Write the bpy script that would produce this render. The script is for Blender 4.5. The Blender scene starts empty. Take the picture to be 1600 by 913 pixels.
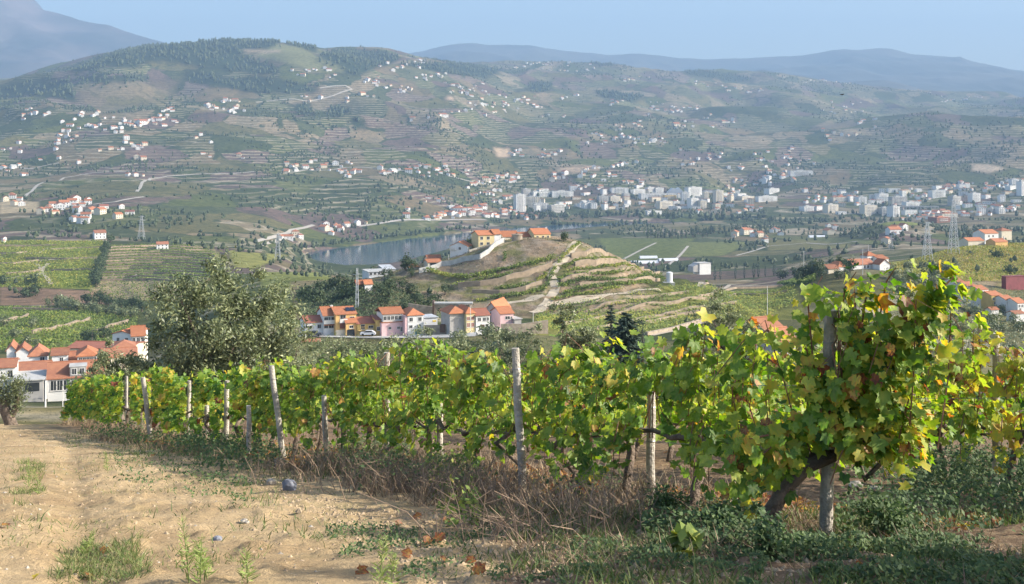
import bpy, math, random
import numpy as np
from mathutils import Vector, Matrix
random.seed(7); rng = np.random.default_rng(7)
C = bpy.context.scene.collection
SC = bpy.context.scene
R = math.radians
# ------------------------------------------------------------------ camera, sky, sun, exposure
F, CX, HY = 1750.0, 800.0, 250.0          # focal length in photo pixels, centre column, row of eye level
cam = bpy.data.objects.new('camera', bpy.data.cameras.new('camera')); C.objects.link(cam)
cam.data.sensor_width = 36; cam.data.lens = 36*F/1600
cam.data.shift_y = -(456.5-HY)/1600
cam.location = (0, 0, 0); cam.rotation_euler = (R(90), 0, 0)
cam.data.clip_start = 0.1; cam.data.clip_end = 60000
SC.camera = cam
SUN_AZ, SUN_EL = R(94), R(28)            # azimuth from the view direction towards the right
SUN = Vector((math.sin(SUN_AZ)*math.cos(SUN_EL), math.cos(SUN_AZ)*math.cos(SUN_EL), math.sin(SUN_EL)))
W = bpy.data.worlds.new('World'); SC.world = W; W.use_nodes = True
wn = W.node_tree.nodes; wl = W.node_tree.links
sky = wn.new('ShaderNodeTexSky'); sky.sky_type = 'NISHITA'; sky.sun_disc = False
sky.sun_elevation = SUN_EL; sky.sun_rotation = SUN_AZ
sky.altitude = 300; sky.air_density = 1.0; sky.dust_density = 3.0; sky.ozone_density = 1.0
wn['Background'].inputs[1].default_value = 0.148
wl.new(sky.outputs[0], wn['Background'].inputs[0])
sd = bpy.data.lights.new('sun', 'SUN'); sd.energy = 5.0; sd.angle = R(0.5); sd.color = (1, 0.93, 0.82)
so = bpy.data.objects.new('sun', sd); C.objects.link(so)
so.rotation_euler = SUN.to_track_quat('Z', 'Y').to_euler()
SC.view_settings.view_transform = 'Standard'; SC.view_settings.look = 'None'
SC.view_settings.exposure = 1.05; SC.view_settings.gamma = 1
SC.render.engine = 'CYCLES'
cy = SC.cycles
cy.use_denoising = True
try: cy.denoiser = 'OPENIMAGEDENOISE'
except Exception: pass
cy.max_bounces = 5; cy.diffuse_bounces = 2; cy.glossy_bounces = 2; cy.transmission_bounces = 3; cy.volume_bounces = 1
cy.caustics_reflective = False; cy.caustics_refractive = False
HAZE_DENSITY = 1.12e-4

# ------------------------------------------------------------------ helpers
def P(px, py, Y): return Vector(((px-CX)/F*Y, Y, -(py-HY)/F*Y))
def tag(o, label=None, cat=None, group=None, kind=None):
    if label: o['label'] = label
    if cat: o['category'] = cat
    if group: o['group'] = group
    if kind: o['kind'] = kind
    return o
def link(name, me, parent=None, loc=None, rz=None):
    o = bpy.data.objects.new(name, me); C.objects.link(o)
    if parent: o.parent = parent
    if loc is not None: o.location = loc
    if rz is not None: o.rotation_euler = (0, 0, rz)
    return o
def empty(name, loc, rz=0.0):
    o = bpy.data.objects.new(name, None); C.objects.link(o); o.location = loc; o.rotation_euler = (0, 0, rz)
    o.empty_display_size = .2
    return o
def mesh_np(name, V, Fa, mats, attrs=None, mi=None, smooth=False, colattr=None):
    V = np.asarray(V, np.float32); Fa = np.asarray(Fa, np.int32)
    k = Fa.shape[1]
    me = bpy.data.meshes.new(name)
    me.vertices.add(len(V)); me.vertices.foreach_set('co', V.ravel())
    me.loops.add(Fa.size); me.loops.foreach_set('vertex_index', Fa.ravel())
    me.polygons.add(len(Fa))
    me.polygons.foreach_set('loop_start', np.arange(0, Fa.size, k, dtype=np.int32))
    me.polygons.foreach_set('loop_total', np.full(len(Fa), k, np.int32))
    if mi is not None: me.polygons.foreach_set('material_index', np.asarray(mi, np.int32))
    me.polygons.foreach_set('use_smooth', np.full(len(Fa), smooth, bool))
    for n, a in (attrs or {}).items():
        a = np.asarray(a, np.float32)
        if a.ndim == 1:
            at = me.attributes.new(n, 'FLOAT', 'POINT'); at.data.foreach_set('value', a)
        else:
            at = me.attributes.new(n, 'FLOAT_VECTOR', 'POINT'); at.data.foreach_set('vector', a.ravel())
    me.update(calc_edges=True)
    for m in (mats if isinstance(mats, (list, tuple)) else [mats]): me.materials.append(m)
    return me
class MB:
    """collects polygons, then becomes ONE mesh"""
    def __init__(s): s.v = []; s.f = []; s.m = []
    def poly(s, pts, m=0):
        i = len(s.v); s.v += [tuple(p) for p in pts]; s.f.append(tuple(range(i, i+len(pts)))); s.m.append(m)
    def box(s, x0, x1, y0, y1, z0, z1, m=0):
        i = len(s.v)
        s.v += [(x0,y0,z0),(x1,y0,z0),(x1,y1,z0),(x0,y1,z0),(x0,y0,z1),(x1,y0,z1),(x1,y1,z1),(x0,y1,z1)]
        for f in ((0,3,2,1),(4,5,6,7),(0,1,5,4),(1,2,6,5),(2,3,7,6),(3,0,4,7)):
            s.f.append(tuple(i+k for k in f)); s.m.append(m)
    def prism(s, prof, axis, a, b, m=0):
        """closed profile (list of 2D) extruded along axis ('x': profile is (y,z); 'y': profile is (x,z); 'z': (x,y))"""
        def mk(p, t): return {'x': (t,p[0],p[1]), 'y': (p[0],t,p[1]), 'z': (p[0],p[1],t)}[axis]
        i = len(s.v); n = len(prof)
        s.v += [mk(p, a) for p in prof] + [mk(p, b) for p in prof]
        s.f.append(tuple(range(i, i+n))); s.m.append(m); s.f.append(tuple(range(i+2*n-1, i+n-1, -1))); s.m.append(m)
        for k in range(n):
            j = (k+1) % n; s.f.append((i+k, i+n+k, i+n+j, i+j)); s.m.append(m)
    def tube(s, pts, rad, n=6, m=0, cap=True):
        pts = [Vector(p) for p in pts]; rs = rad if isinstance(rad, (list, tuple)) else [rad]*len(pts)
        i0 = len(s.v)
        for k, p in enumerate(pts):
            d = (pts[min(k+1, len(pts)-1)] - pts[max(k-1, 0)]).normalized()
            a = d.orthogonal().normalized() if k == 0 else (a - d*a.dot(d)).normalized()
            b = d.cross(a)
            for j in range(n):
                t = 2*math.pi*j/n; s.v.append(tuple(p + (a*math.cos(t)+b*math.sin(t))*rs[k]))
        for k in range(len(pts)-1):
            for j in range(n):
                q = (j+1) % n
                s.f.append((i0+k*n+j, i0+k*n+q, i0+(k+1)*n+q, i0+(k+1)*n+j)); s.m.append(m)
        if cap:
            s.f.append(tuple(i0+n-1-j for j in range(n))); s.m.append(m)
            e = i0+(len(pts)-1)*n; s.f.append(tuple(e+j for j in range(n))); s.m.append(m)
    def bar(s, p, q, w, m=0): s.tube([p, q], w/2, 4, m)
    def mesh(s, name, mats, smooth=False):
        me = bpy.data.meshes.new(name); me.from_pydata(s.v, [], s.f)
        for x in (mats if isinstance(mats, (list, tuple)) else [mats]): me.materials.append(x)
        me.polygons.foreach_set('material_index', s.m)
        me.polygons.foreach_set('use_smooth', [smooth]*len(s.f))
        me.update()
        import bmesh
        bm = bmesh.new(); bm.from_mesh(me); bmesh.ops.recalc_face_normals(bm, faces=bm.faces); bm.to_mesh(me); bm.free()
        return me
    def build(s, name, mats, parent=None, loc=None, rz=None, smooth=False):
        return link(name, s.mesh(name, mats, smooth), parent, loc, rz)
# numpy noise
def _h(ix, iy, seed):
    n = (ix.astype(np.int64)*374761393 + iy.astype(np.int64)*668265263 + seed*974634777) & 0xffffffff
    n = ((n ^ (n >> 13))*1274126177) & 0xffffffff
    n = n ^ (n >> 16)
    return (n & 0xffff)/65535.0*2-1
def vnoise(x, y, seed=0):
    ix = np.floor(x); iy = np.floor(y); fx = x-ix; fy = y-iy
    u = fx*fx*fx*(fx*(fx*6-15)+10); v = fy*fy*fy*(fy*(fy*6-15)+10)
    a = _h(ix, iy, seed); b = _h(ix+1, iy, seed); c = _h(ix, iy+1, seed); d = _h(ix+1, iy+1, seed)
    return (a*(1-u)+b*u)*(1-v)+(c*(1-u)+d*u)*v
def fbm(x, y, oct=4, seed=0, gain=.5):
    s = 0; a = 1.0; t = 0
    for k in range(oct):
        s = s + a*vnoise(x*2**k+k*17.3, y*2**k-k*9.1, seed+k); t += a; a *= gain
    return s/t
def sst(x, a, b):
    t = np.clip((x-a)/(b-a), 0, 1); return t*t*(3-2*t)
def inpoly(px, py, poly):
    r = np.zeros(np.shape(px), bool); n = len(poly)
    for i in range(n):
        x0, y0 = poly[i]; x1, y1 = poly[(i+1) % n]
        if y0 == y1: continue
        c = ((y0 > py) != (y1 > py)) & (px < (x1-x0)*(py-y0)/(y1-y0)+x0)
        r ^= c
    return r

# ------------------------------------------------------------------ materials
def new_mat(name):
    m = bpy.data.materials.new(name); m.use_nodes = True
    return m, m.node_tree.nodes, m.node_tree.links, m.node_tree.nodes['Principled BSDF']
def ramp(n, stops, interp='LINEAR'):
    r = n.new('ShaderNodeValToRGB'); r.color_ramp.interpolation = interp
    el = r.color_ramp.elements
    while len(el) < len(stops): el.new(0.5)
    for e, (p, c) in zip(el, stops): e.position = p; e.color = (*c, 1)
    return r
def mat(name, col, rough=.85, var=.25, scale=3.0, bump=0.0, bscale=20, col2=None, metallic=0):
    """noise-varied plain material"""
    m, n, l, b = new_mat(name)
    tc = n.new('ShaderNodeTexCoord'); nz = n.new('ShaderNodeTexNoise'); nz.inputs['Scale'].default_value = scale
    nz.inputs['Detail'].default_value = 6
    oi = n.new('ShaderNodeObjectInfo')
    ad = n.new('ShaderNodeVectorMath'); ad.operation = 'ADD'
    l.new(tc.outputs['Object'], ad.inputs[0]); l.new(oi.outputs['Location'], ad.inputs[1]); l.new(ad.outputs[0], nz.inputs['Vector'])
    c2 = col2 or tuple(x*(1-var) for x in col)
    r = ramp(n, [(.35, c2), (.65, col)]); l.new(nz.outputs[0], r.inputs[0])
    l.new(r.outputs[0], b.inputs['Base Color']); b.inputs['Roughness'].default_value = rough; b.inputs['Metallic'].default_value = metallic
    if bump:
        nb = n.new('ShaderNodeTexNoise'); nb.inputs['Scale'].default_value = bscale; nb.inputs['Detail'].default_value = 5
        l.new(tc.outputs['Object'], nb.inputs['Vector'])
        bp = n.new('ShaderNodeBump'); bp.inputs['Strength'].default_value = bump; bp.inputs['Distance'].default_value = .05
        l.new(nb.outputs[0], bp.inputs['Height']); l.new(bp.outputs[0], b.inputs['Normal'])
    return m
def foliage_mat(name, stops, trans=.3, rough=.7, use_obj=False, veins=False):
    """leaf colour from attribute t (0..1) along a ramp; obj.color.r is added when use_obj"""
    m, n, l, b = new_mat(name)
    at = n.new('ShaderNodeAttribute'); at.attribute_name = 't'
    src = at.outputs['Fac']
    if use_obj:
        oi = n.new('ShaderNodeObjectInfo'); sp = n.new('ShaderNodeSeparateColor'); l.new(oi.outputs['Color'], sp.inputs[0])
        a = n.new('ShaderNodeMath'); a.operation = 'ADD'; l.new(src, a.inputs[0]); l.new(sp.outputs[0], a.inputs[1]); src = a.outputs[0]
    if veins:
        lc = n.new('ShaderNodeAttribute'); lc.attribute_name = 'lc'
        sx = n.new('ShaderNodeSeparateXYZ'); l.new(lc.outputs['Vector'], sx.inputs[0])
        nz = n.new('ShaderNodeTexNoise'); nz.inputs['Scale'].default_value = 3.6; nz.inputs['Detail'].default_value = 4
        if use_obj:
            av = n.new('ShaderNodeVectorMath'); av.operation = 'ADD'; l.new(lc.outputs['Vector'], av.inputs[0]); l.new(oi.outputs['Location'], av.inputs[1]); l.new(av.outputs[0], nz.inputs['Vector'])
        else: l.new(lc.outputs['Vector'], nz.inputs['Vector'])
        # blotches + margins turn further along the ramp than the middle
        mm = n.new('ShaderNodeMath'); mm.operation = 'MULTIPLY_ADD'; l.new(nz.outputs[0], mm.inputs[0]); mm.inputs[1].default_value = .50
        s2 = n.new('ShaderNodeMath'); s2.operation = 'SUBTRACT'; l.new(src, s2.inputs[0]); s2.inputs[1].default_value = .265
        l.new(s2.outputs[0], mm.inputs[2])
        rr = n.new('ShaderNodeMath'); rr.operation = 'MULTIPLY_ADD'; l.new(sx.outputs[2], rr.inputs[0]); rr.inputs[1].default_value = .07; l.new(mm.outputs[0], rr.inputs[2])
        src = rr.outputs[0]
    r = ramp(n, stops); l.new(src, r.inputs[0]); col = r.outputs[0]
    if veins:   # paler ribs: the distance to the nearest rib is stored in lc.y
        vr = ramp(n, [(0.0, (1, 1, 1)), (.09, (0, 0, 0))]); l.new(sx.outputs[1], vr.inputs[0])
        mx = n.new('ShaderNodeMix'); mx.data_type = 'RGBA'
        mf = n.new('ShaderNodeMath'); mf.operation = 'MULTIPLY'; l.new(vr.outputs[0], mf.inputs[0]); mf.inputs[1].default_value = .35
        l.new(mf.outputs[0], mx.inputs[0]); l.new(col, mx.inputs[6]); mx.inputs[7].default_value = (.30, .34, .10, 1); col = mx.outputs[2]
    l.new(col, b.inputs['Base Color']); b.inputs['Roughness'].default_value = rough
    tr = n.new('ShaderNodeBsdfTranslucent'); mixs = n.new('ShaderNodeMixShader'); mixs.inputs[0].default_value = trans
    hs = n.new('ShaderNodeHueSaturation'); hs.inputs['Value'].default_value = 1.35; hs.inputs['Saturation'].default_value = 1.1; l.new(col, hs.inputs['Color'])
    l.new(hs.outputs[0], tr.inputs['Color'])
    l.new(b.outputs[0], mixs.inputs[1]); l.new(tr.outputs[0], mixs.inputs[2])
    l.new(mixs.outputs[0], n['Material Output'].inputs['Surface'])
    return m
M = {}
M['vine_leaf'] = foliage_mat('vine_leaf', [(0, (.035,.090,.014)), (.22, (.085,.185,.022)), (.42, (.19,.30,.035)), (.60, (.36,.41,.055)), (.76, (.55,.44,.065)), (.87, (.48,.23,.06)), (.95, (.30,.09,.035)), (1, (.17,.06,.035))], trans=.50, rough=.55, use_obj=True, veins=True)
M['olive_leaf'] = foliage_mat('olive_leaf', [(0, (.060,.078,.032)), (.45, (.135,.165,.070)), (.8, (.24,.265,.135)), (1, (.36,.37,.18))], trans=.2, rough=.5)
M['tree_leaf'] = foliage_mat('tree_leaf', [(0, (.025,.045,.016)), (.5, (.055,.085,.03)), (1, (.11,.14,.05))], trans=.2)
M['far_tree'] = foliage_mat('far_tree', [(0, (.045,.065,.026)), (.5, (.080,.105,.042)), (1, (.13,.155,.065))], trans=.2)
M['conifer_leaf'] = foliage_mat('conifer_leaf', [(0, (.030,.058,.040)), (.6, (.062,.100,.068)), (1, (.11,.15,.10))], trans=.1)
M['far_vine'] = foliage_mat('far_vine', [(0, (.07,.12,.022)), (.4, (.165,.225,.036)), (.75, (.32,.32,.05)), (1, (.42,.31,.08))], trans=.25)
M['weed_leaf'] = foliage_mat('weed_leaf', [(0, (.03,.065,.022)), (.5, (.065,.115,.035)), (1, (.13,.18,.05))], trans=.3)
M['pale_weed'] = foliage_mat('pale_weed', [(0, (.13,.19,.05)), (1, (.30,.36,.10))], trans=.3)
M['dry_stem'] = foliage_mat('dry_stem', [(0, (.10,.065,.045)), (.5, (.22,.155,.095)), (.8, (.36,.27,.16)), (1, (.46,.38,.24))], trans=.1)
M['grass'] = foliage_mat('grass', [(0, (.05,.095,.022)), (.5, (.12,.16,.04)), (1, (.33,.29,.13))], trans=.25)
M['bark'] = mat('bark', (.20,.15,.115), .95, .5, 8, .8, 30)
M['olive_bark'] = mat('olive_bark', (.22,.17,.13), .95, .55, 5, .9, 14)
M['post_wood'] = mat('post_wood', (.46,.42,.355), .9, .35, 6, .5, 40)
M['wire'] = mat('wire', (.30,.30,.30), .45, .2, 5, metallic=.8)
M['white_wall'] = mat('white_wall', (.78,.77,.74), .9, .10, .5)
M['cream_wall'] = mat('cream_wall', (.70,.62,.48), .9, .12, .5)
M['yellow_wall'] = mat('yellow_wall', (.72,.50,.17), .9, .1, .5)
M['pale_yellow_wall'] = mat('pale_yellow_wall', (.74,.60,.32), .9, .1, .5)
M['orange_wall'] = mat('orange_wall', (.74,.46,.18), .9, .1, .5)
M['pink_wall'] = mat('pink_wall', (.74,.50,.50), .9, .1, .5)
M['grey_wall'] = mat('grey_wall', (.46,.44,.41), .9, .2, .6)
M['stone_wall'] = mat('stone_wall', (.40,.33,.25), .95, .4, .9, .5, 3)
M['stone'] = mat('stone', (.40,.36,.30), .95, .4, 9, .6, 18)
M['blue_stone'] = mat('blue_stone', (.20,.21,.24), .9, .35, 9, .6, 18)
M['glass_dark'] = mat('glass_dark', (.045,.05,.055), .25, .3, .8)
M['shutter'] = mat('shutter', (.30,.11,.07), .7, .2, 2)
M['trim'] = mat('trim', (.70,.68,.64), .8, .1, 1)
M['door_wood'] = mat('door_wood', (.16,.09,.06), .7, .3, 2)
M['door_red'] = mat('door_red', (.33,.03,.05), .6, .2, 2)
M['garage_green'] = mat('garage_green', (.05,.17,.15), .6, .2, 2)
M['metal_white'] = mat('metal_white', (.70,.71,.72), .5, .1, 1)
M['steel'] = mat('steel', (.52,.53,.54), .55, .2, .5)
M['red_metal'] = mat('red_metal', (.25,.05,.06), .6, .3, .4)
M['car_white'] = mat('car_white', (.75,.75,.76), .3, .05, 1)
M['car_grey'] = mat('car_grey', (.08,.09,.11), .3, .1, 1)
M['rubber'] = mat('rubber', (.02,.02,.02), .8, .2, 5)
M['solar'] = mat('solar', (.02,.025,.045), .2, .2, 2)
M['yellow_sign'] = mat('yellow_sign', (.75,.55,.05), .6, .05, 2)
M['roof_slab'] = mat('roof_slab', (.50,.49,.46), .9, .25, .7)
M['gravel_road'] = mat('gravel_road', (.50,.43,.34), .95, .25, .3)
M['earth_bank'] = mat('earth_bank', (.35,.275,.195), .97, .35, .5, .8, 1.5)
M['clod'] = mat('clod', (.40,.30,.19), .97, .3, 9, .5, 20)
M['bird'] = mat('bird', (.02,.02,.02), .8, .1, 5)
def roof_mat(name, c1, c2):
    m, n, l, b = new_mat(name)
    tc = n.new('ShaderNodeTexCoord'); nz = n.new('ShaderNodeTexNoise'); nz.inputs['Scale'].default_value = .9; nz.inputs['Detail'].default_value = 8
    nz.inputs['Roughness'].default_value = .7
    oi = n.new('ShaderNodeObjectInfo'); ad = n.new('ShaderNodeVectorMath'); l.new(tc.outputs['Object'], ad.inputs[0]); l.new(oi.outputs['Location'], ad.inputs[1]); l.new(ad.outputs[0], nz.inputs['Vector'])
    r = ramp(n, [(.3, c2), (.7, c1)]); l.new(nz.outputs[0], r.inputs[0])
    mx = n.new('ShaderNodeMix'); mx.data_type = 'RGBA'; mx.blend_type = 'MULTIPLY'; mx.inputs[0].default_value = 1
    hv = n.new('ShaderNodeHueSaturation'); mr = n.new('ShaderNodeMapRange'); l.new(oi.outputs['Random'], mr.inputs[0]); mr.inputs[3].default_value = .75; mr.inputs[4].default_value = 1.15
    l.new(mr.outputs[0], hv.inputs['Value']); l.new(r.outputs[0], hv.inputs['Color'])
    l.new(hv.outputs[0], b.inputs['Base Color']); b.inputs['Roughness'].default_value = .9
    return m
M['roof_orange'] = roof_mat('roof_orange', (.46,.185,.085), (.36,.13,.06))
M['roof_old'] = roof_mat('roof_old', (.40,.175,.09), (.28,.11,.065))
M['roof_brown'] = roof_mat('roof_brown', (.33,.125,.075), (.24,.09,.06))
# ------------------------------------------------------------------ terrain: one sheet, fan-shaped grid (columns are directions, rows are distances)
RIVER_Z = -137.0
PROF = {   # direction (photo column) -> (distance, photo row) of the ground
 -260: [(60,640),(150,634),(250,632),(400,552),(550,505),(700,475),(850,435),(1110,378),(1250,395),(1400,372),(1700,338),(2100,300),(2600,262),(3100,220),(3600,180),(4000,158),(4500,140),(5000,143),(6000,150),(7500,152)],
 0:    [(60,660),(140,636),(200,627),(250,615),(400,550),(550,502),(700,472),(850,432),(1110,374),(1250,393),(1400,369),(1700,335),(2100,300),(2600,262),(3100,215),(3600,172),(4000,148),(4500,127),(5000,138),(6000,140),(7500,142)],
 100:  [(60,660),(140,636),(200,626),(250,610),(400,553),(550,503),(700,471),(850,428),(1110,374),(1250,394),(1400,370),(1700,332),(2100,297),(2600,258),(3100,212),(3600,167),(4000,135),(4400,112),(4800,100),(5300,112),(6500,135),(7500,140)],
 200:  [(60,658),(140,628),(200,612),(250,590),(400,556),(550,505),(700,470),(850,426),(1110,375),(1250,394),(1400,371),(1700,330),(2100,295),(2600,255),(3100,213),(3600,163),(4100,112),(4600,76),(5000,82),(6500,125),(7500,140)],
 400:  [(60,655),(200,570),(300,530),(340,510),(400,478),(550,450),(800,428),(1000,404),(1150,393),(1300,390),(1500,371),(1800,345),(2200,305),(2700,262),(3200,215),(3700,163),(4200,103),(4500,76),(4800,64),(5200,76),(6500,110),(7500,130)],
 500:  [(60,655),(200,575),(300,528),(340,512),(400,480),(480,450),(600,432),(900,436),(1200,424),(1420,419),(1500,412),(1620,399),(1700,388),(1900,362),(2100,333),(2400,302),(2800,265),(3300,215),(3900,155),(4400,100),(4800,76),(5100,80),(6500,105),(7500,125)],
 600:  [(60,655),(200,580),(306,527),(350,497),(400,453),(440,442),(500,434),(560,446),(750,458),(900,460),(1200,443),(1440,421),(1490,411),(1873,379),(1950,372),(2030,356),(2150,337),(2400,308),(2800,270),(3300,225),(3900,175),(4500,128),(5000,93),(5300,83),(5700,90),(7500,112)],
 700:  [(60,655),(200,580),(306,525),(360,505),(400,485),(600,474),(900,464),(1200,440),(1440,417),(1550,403),(2000,368),(2120,359),(2250,346),(2500,318),(2900,278),(3400,238),(4000,190),(4700,145),(5400,115),(6000,98),(6400,95),(7500,105)],
 800:  [(60,655),(200,580),(306,520),(400,487),(600,472),(900,460),(1300,426),(1600,399),(2080,364),(2350,350),(2500,342),(2800,320),(3200,288),(3700,250),(4300,205),(5000,160),(5800,125),(6500,98),(7000,98),(7500,101)],
 1000: [(60,655),(110,590),(150,570),(200,562),(306,530),(400,487),(480,456),(600,450),(900,448),(1250,426),(1500,403),(2000,367),(2300,352),(2500,343),(2900,322),(3300,290),(3800,256),(4500,215),(5300,170),(6200,135),(7000,113),(7500,111)],
 1200: [(60,655),(110,582),(150,562),(200,556),(306,536),(400,492),(480,459),(600,450),(900,440),(1250,416),(1600,393),(2000,367),(2350,349),(2600,336),(3000,308),(3500,280),(4200,245),(5000,203),(6000,160),(7000,126),(7500,123)],
 1300: [(60,655),(110,586),(150,566),(200,562),(306,540),(400,486),(440,452),(486,425),(510,424),(560,432),(650,430),(800,420),(1200,403),(1500,386),(1900,368),(2300,350),(2600,335),(2950,309),(3400,279),(4000,244),(4650,210),(5400,196),(6200,164),(7100,138),(7500,136)],
 1400: [(60,655),(110,590),(150,572),(200,570),(306,545),(400,490),(440,455),(486,426),(530,424),(580,424),(650,425),(800,412),(1200,396),(1500,372),(1700,346),(1800,347),(1950,362),(2300,350),(2600,334),(2900,310),(3300,278),(3800,243),(4300,215),(4700,197),(5000,205),(5600,200),(6500,167),(7200,148),(7500,148)],
 1500: [(60,655),(200,590),(306,552),(400,510),(480,480),(560,440),(650,415),(740,390),(780,387),(830,395),(1000,397),(1300,386),(1700,365),(2300,345),(2600,326),(2900,304),(3300,270),(3800,232),(4300,198),(4600,190),(5000,200),(5600,195),(6500,170),(7500,150)],
 1600: [(60,655),(200,590),(306,560),(400,515),(480,487),(560,455),(650,420),(740,390),(800,380),(860,387),(1000,393),(1300,385),(1800,362),(2300,342),(2600,322),(2900,299),(3300,265),(3800,225),(4300,186),(4700,195),(5500,190),(6500,170),(7500,152)],
 1860: [(60,655),(200,590),(306,565),(400,520),(480,495),(560,465),(650,420),(740,388),(800,377),(900,387),(1300,380),(1800,358),(2300,338),(2600,320),(2900,292),(3300,255),(3800,212),(4300,172),(4700,185),(5500,190),(6500,170),(7500,155)],
}
def steps(a, b, r):
    n = max(2, int(math.log(b/a)/r)); return list(np.exp(np.linspace(math.log(a), math.log(b), n+1))[:-1])
YR = np.array(steps(2.2, 60, .0125) + steps(60, 300, .015) + steps(300, 380, .005) + steps(380, 470, .0022) + steps(470, 700, .004) + steps(700, 1250, .0042) + steps(1250, 7500, .0052) + [7500.0])
NEAR_ROWS = len(steps(2.2, 60, .0125))
PX = np.arange(-260, 1861, 4.0)
NR, NC = len(YR), len(PX)
lY = np.log(YR)
keys = sorted(PROF)
zc = []
for k in keys:
    pr = PROF[k]; y = np.array([a for a, b in pr], float); z = np.array([-(b-HY)/F*a for a, b in pr])
    zz = np.interp(lY, np.log(y), z)
    zc.append(zz)
zc = np.array(zc)                                   # columns x rows
def smooth_rows(z, wlog):
    g = np.linspace(lY[0], lY[-1], 4000); d = g[1]-g[0]
    k = max(1, int(wlog/d)); ker = np.hanning(2*k+3); ker /= ker.sum()
    out = []
    for r_ in z:
        q = np.interp(g, lY, r_); q = np.convolve(np.pad(q, len(ker)//2, mode='edge'), ker, 'valid'); out.append(np.interp(lY, g, q))
    return np.array(out)
zs = smooth_rows(zc, .035)
# across the columns: Catmull-Rom
Z = np.zeros((NR, NC))
kk = np.array(keys, float)
for j, p in enumerate(PX):
    i = min(max(np.searchsorted(kk, p, 'right')-1, 0), len(kk)-2)
    t = (p-kk[i])/(kk[i+1]-kk[i]); 
    p0 = zs[i-1] if i > 0 else zs[i]; p1 = zs[i]; p2 = zs[i+1]; p3 = zs[i+2] if i+2 < len(kk) else zs[i+1]
    d0 = kk[i]-kk[i-1] if i > 0 else kk[i+1]-kk[i]; d1 = kk[i+1]-kk[i]; d2 = kk[i+2]-kk[i+1] if i+2 < len(kk) else d1
    m1 = (p2-p0)/(d0+d1)*d1; m2 = (p3-p1)/(d1+d2)*d1
    Z[:, j] = (2*t**3-3*t*t+1)*p1+(t**3-2*t*t+t)*m1+(-2*t**3+3*t*t)*p2+(t**3-t*t)*m2
YY = np.repeat(YR[:, None], NC, 1); XX = (PX[None, :]-CX)/F*YY
PPX = np.repeat(PX[None, :], NR, 0)
# near slope: a plane falling away, blended to the profiles at 60 m
plane = -np.maximum(1.62, 1.0+.212*YY)
wn_ = sst(YY, 40, 62); Z = np.where(YY < 62, plane*(1-wn_)+np.minimum(Z, plane*0+Z)*wn_, Z)
base_noise = fbm(XX/3.1, YY/3.1, 3, 5)*.10+fbm(XX/.7, YY/.7, 3, 9)*.035
cl = fbm(XX/.17, YY/.17, 2, 31); cl2 = fbm(XX/.45, YY/.32, 3, 37); base_noise += np.where(YY < 18, np.maximum(cl, 0)**1.5*.055+np.abs(cl2)*-.035, 0)
# two faint wheel ruts along the track
for o_ in (-2.3, -3.9): base_noise += -.05*np.exp(-((XX-(o_-(YY-6)*.40))/.22)**2)*sst(YY, 34, 20)
Z += np.where(YY < 70, base_noise*sst(YY, 75, 50), 0)
# a heap of loose soil beside the row and the soft bank along it
Z += .10*np.exp(-(((XX-.58)/.45)**2+((YY-8.3)/.5)**2))*(YY < 20)
# the terraced knoll
KX = np.array([-130,-95,-66,-53,-41,-26,-20,-14,0,14,27,36,46,56,72,90,120.])
KZ = np.array([-54,-51.5,-49,-47.2,-43.2,-39.8,-38.6,-35.3,-32.2,-31.2,-32.6,-37.2,-42.0,-46.5,-50.5,-53,-56])
def knoll(X, Y):
    zt = np.interp(X, KX, KZ); zt2 = (np.interp(X-4, KX, KZ)+np.interp(X+4, KX, KZ)+zt)/3
    base = -52.5
    yc = 447+.05*X
    d = yc-Y
    s = np.where(d > 0, 1-sst(d, 2, 66), 1-sst(-d, 10, 90))
    s = np.where(d > 0, .55*s+.45*np.clip(1-(d-1)/64, 0, 1), s)
    return base+(zt2-base)*s-60*(sst(-X, 60, 95)+sst(X, 82, 112)+sst(-d, 25, 120)+sst(d, 66, 100))
Kz = knoll(XX, YY)
band = (YY > 330) & (YY < 600)
kmask = band & (Kz > Z-.2)
# treads and banks on the knoll's flank
st = 2.3
q = Kz/st + .25*vnoise(XX/14, YY/14, 77); fl = np.floor(q); fr = q-fl
Kt = (fl + sst(fr, .62, 1.0))*st - (q*st-Kz)
wt = sst(XX, 8, 20)*.9+sst(-Kz, 39.5, 42)*.5*(XX < 20)
wt = np.clip(wt, 0, .9)*sst(-Kz, 34.5, 37.5)
Kz2 = Kz*(1-wt)+Kt*wt + fbm(XX/6, YY/6, 3, 3)*.35
a_ = np.clip(.5+.5*(Kz2-Z)/1.2, 0, 1)
Z = np.where(band, Z*(1-a_)+Kz2*a_ + np.where((a_>0)&(a_<1), .3*a_*(1-a_), 0), Z)
KM = np.where(band, a_, 0)
# relief of the far hills: spurs and gullies, growing with distance, none on the valley floor
hmask = sst(Z, -118, -60)*sst(YY, 1350, 2600)
rid = 1-np.abs(fbm(XX/820+.3*fbm(XX/500, YY/500, 2, 8), YY/950, 3, 21))*2.2
Z += hmask*(fbm(XX/1500, YY/1500, 3, 40)*52*sst(YY, 2200, 4500) + (rid-.45)*62*sst(YY, 1700, 3900) + fbm(XX/230, YY/260, 4, 50)*13)
Z += sst(YY, 700, 1200)*fbm(XX/160, YY/160, 4, 61)*2.2*sst(Z, -133, -120)
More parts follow.
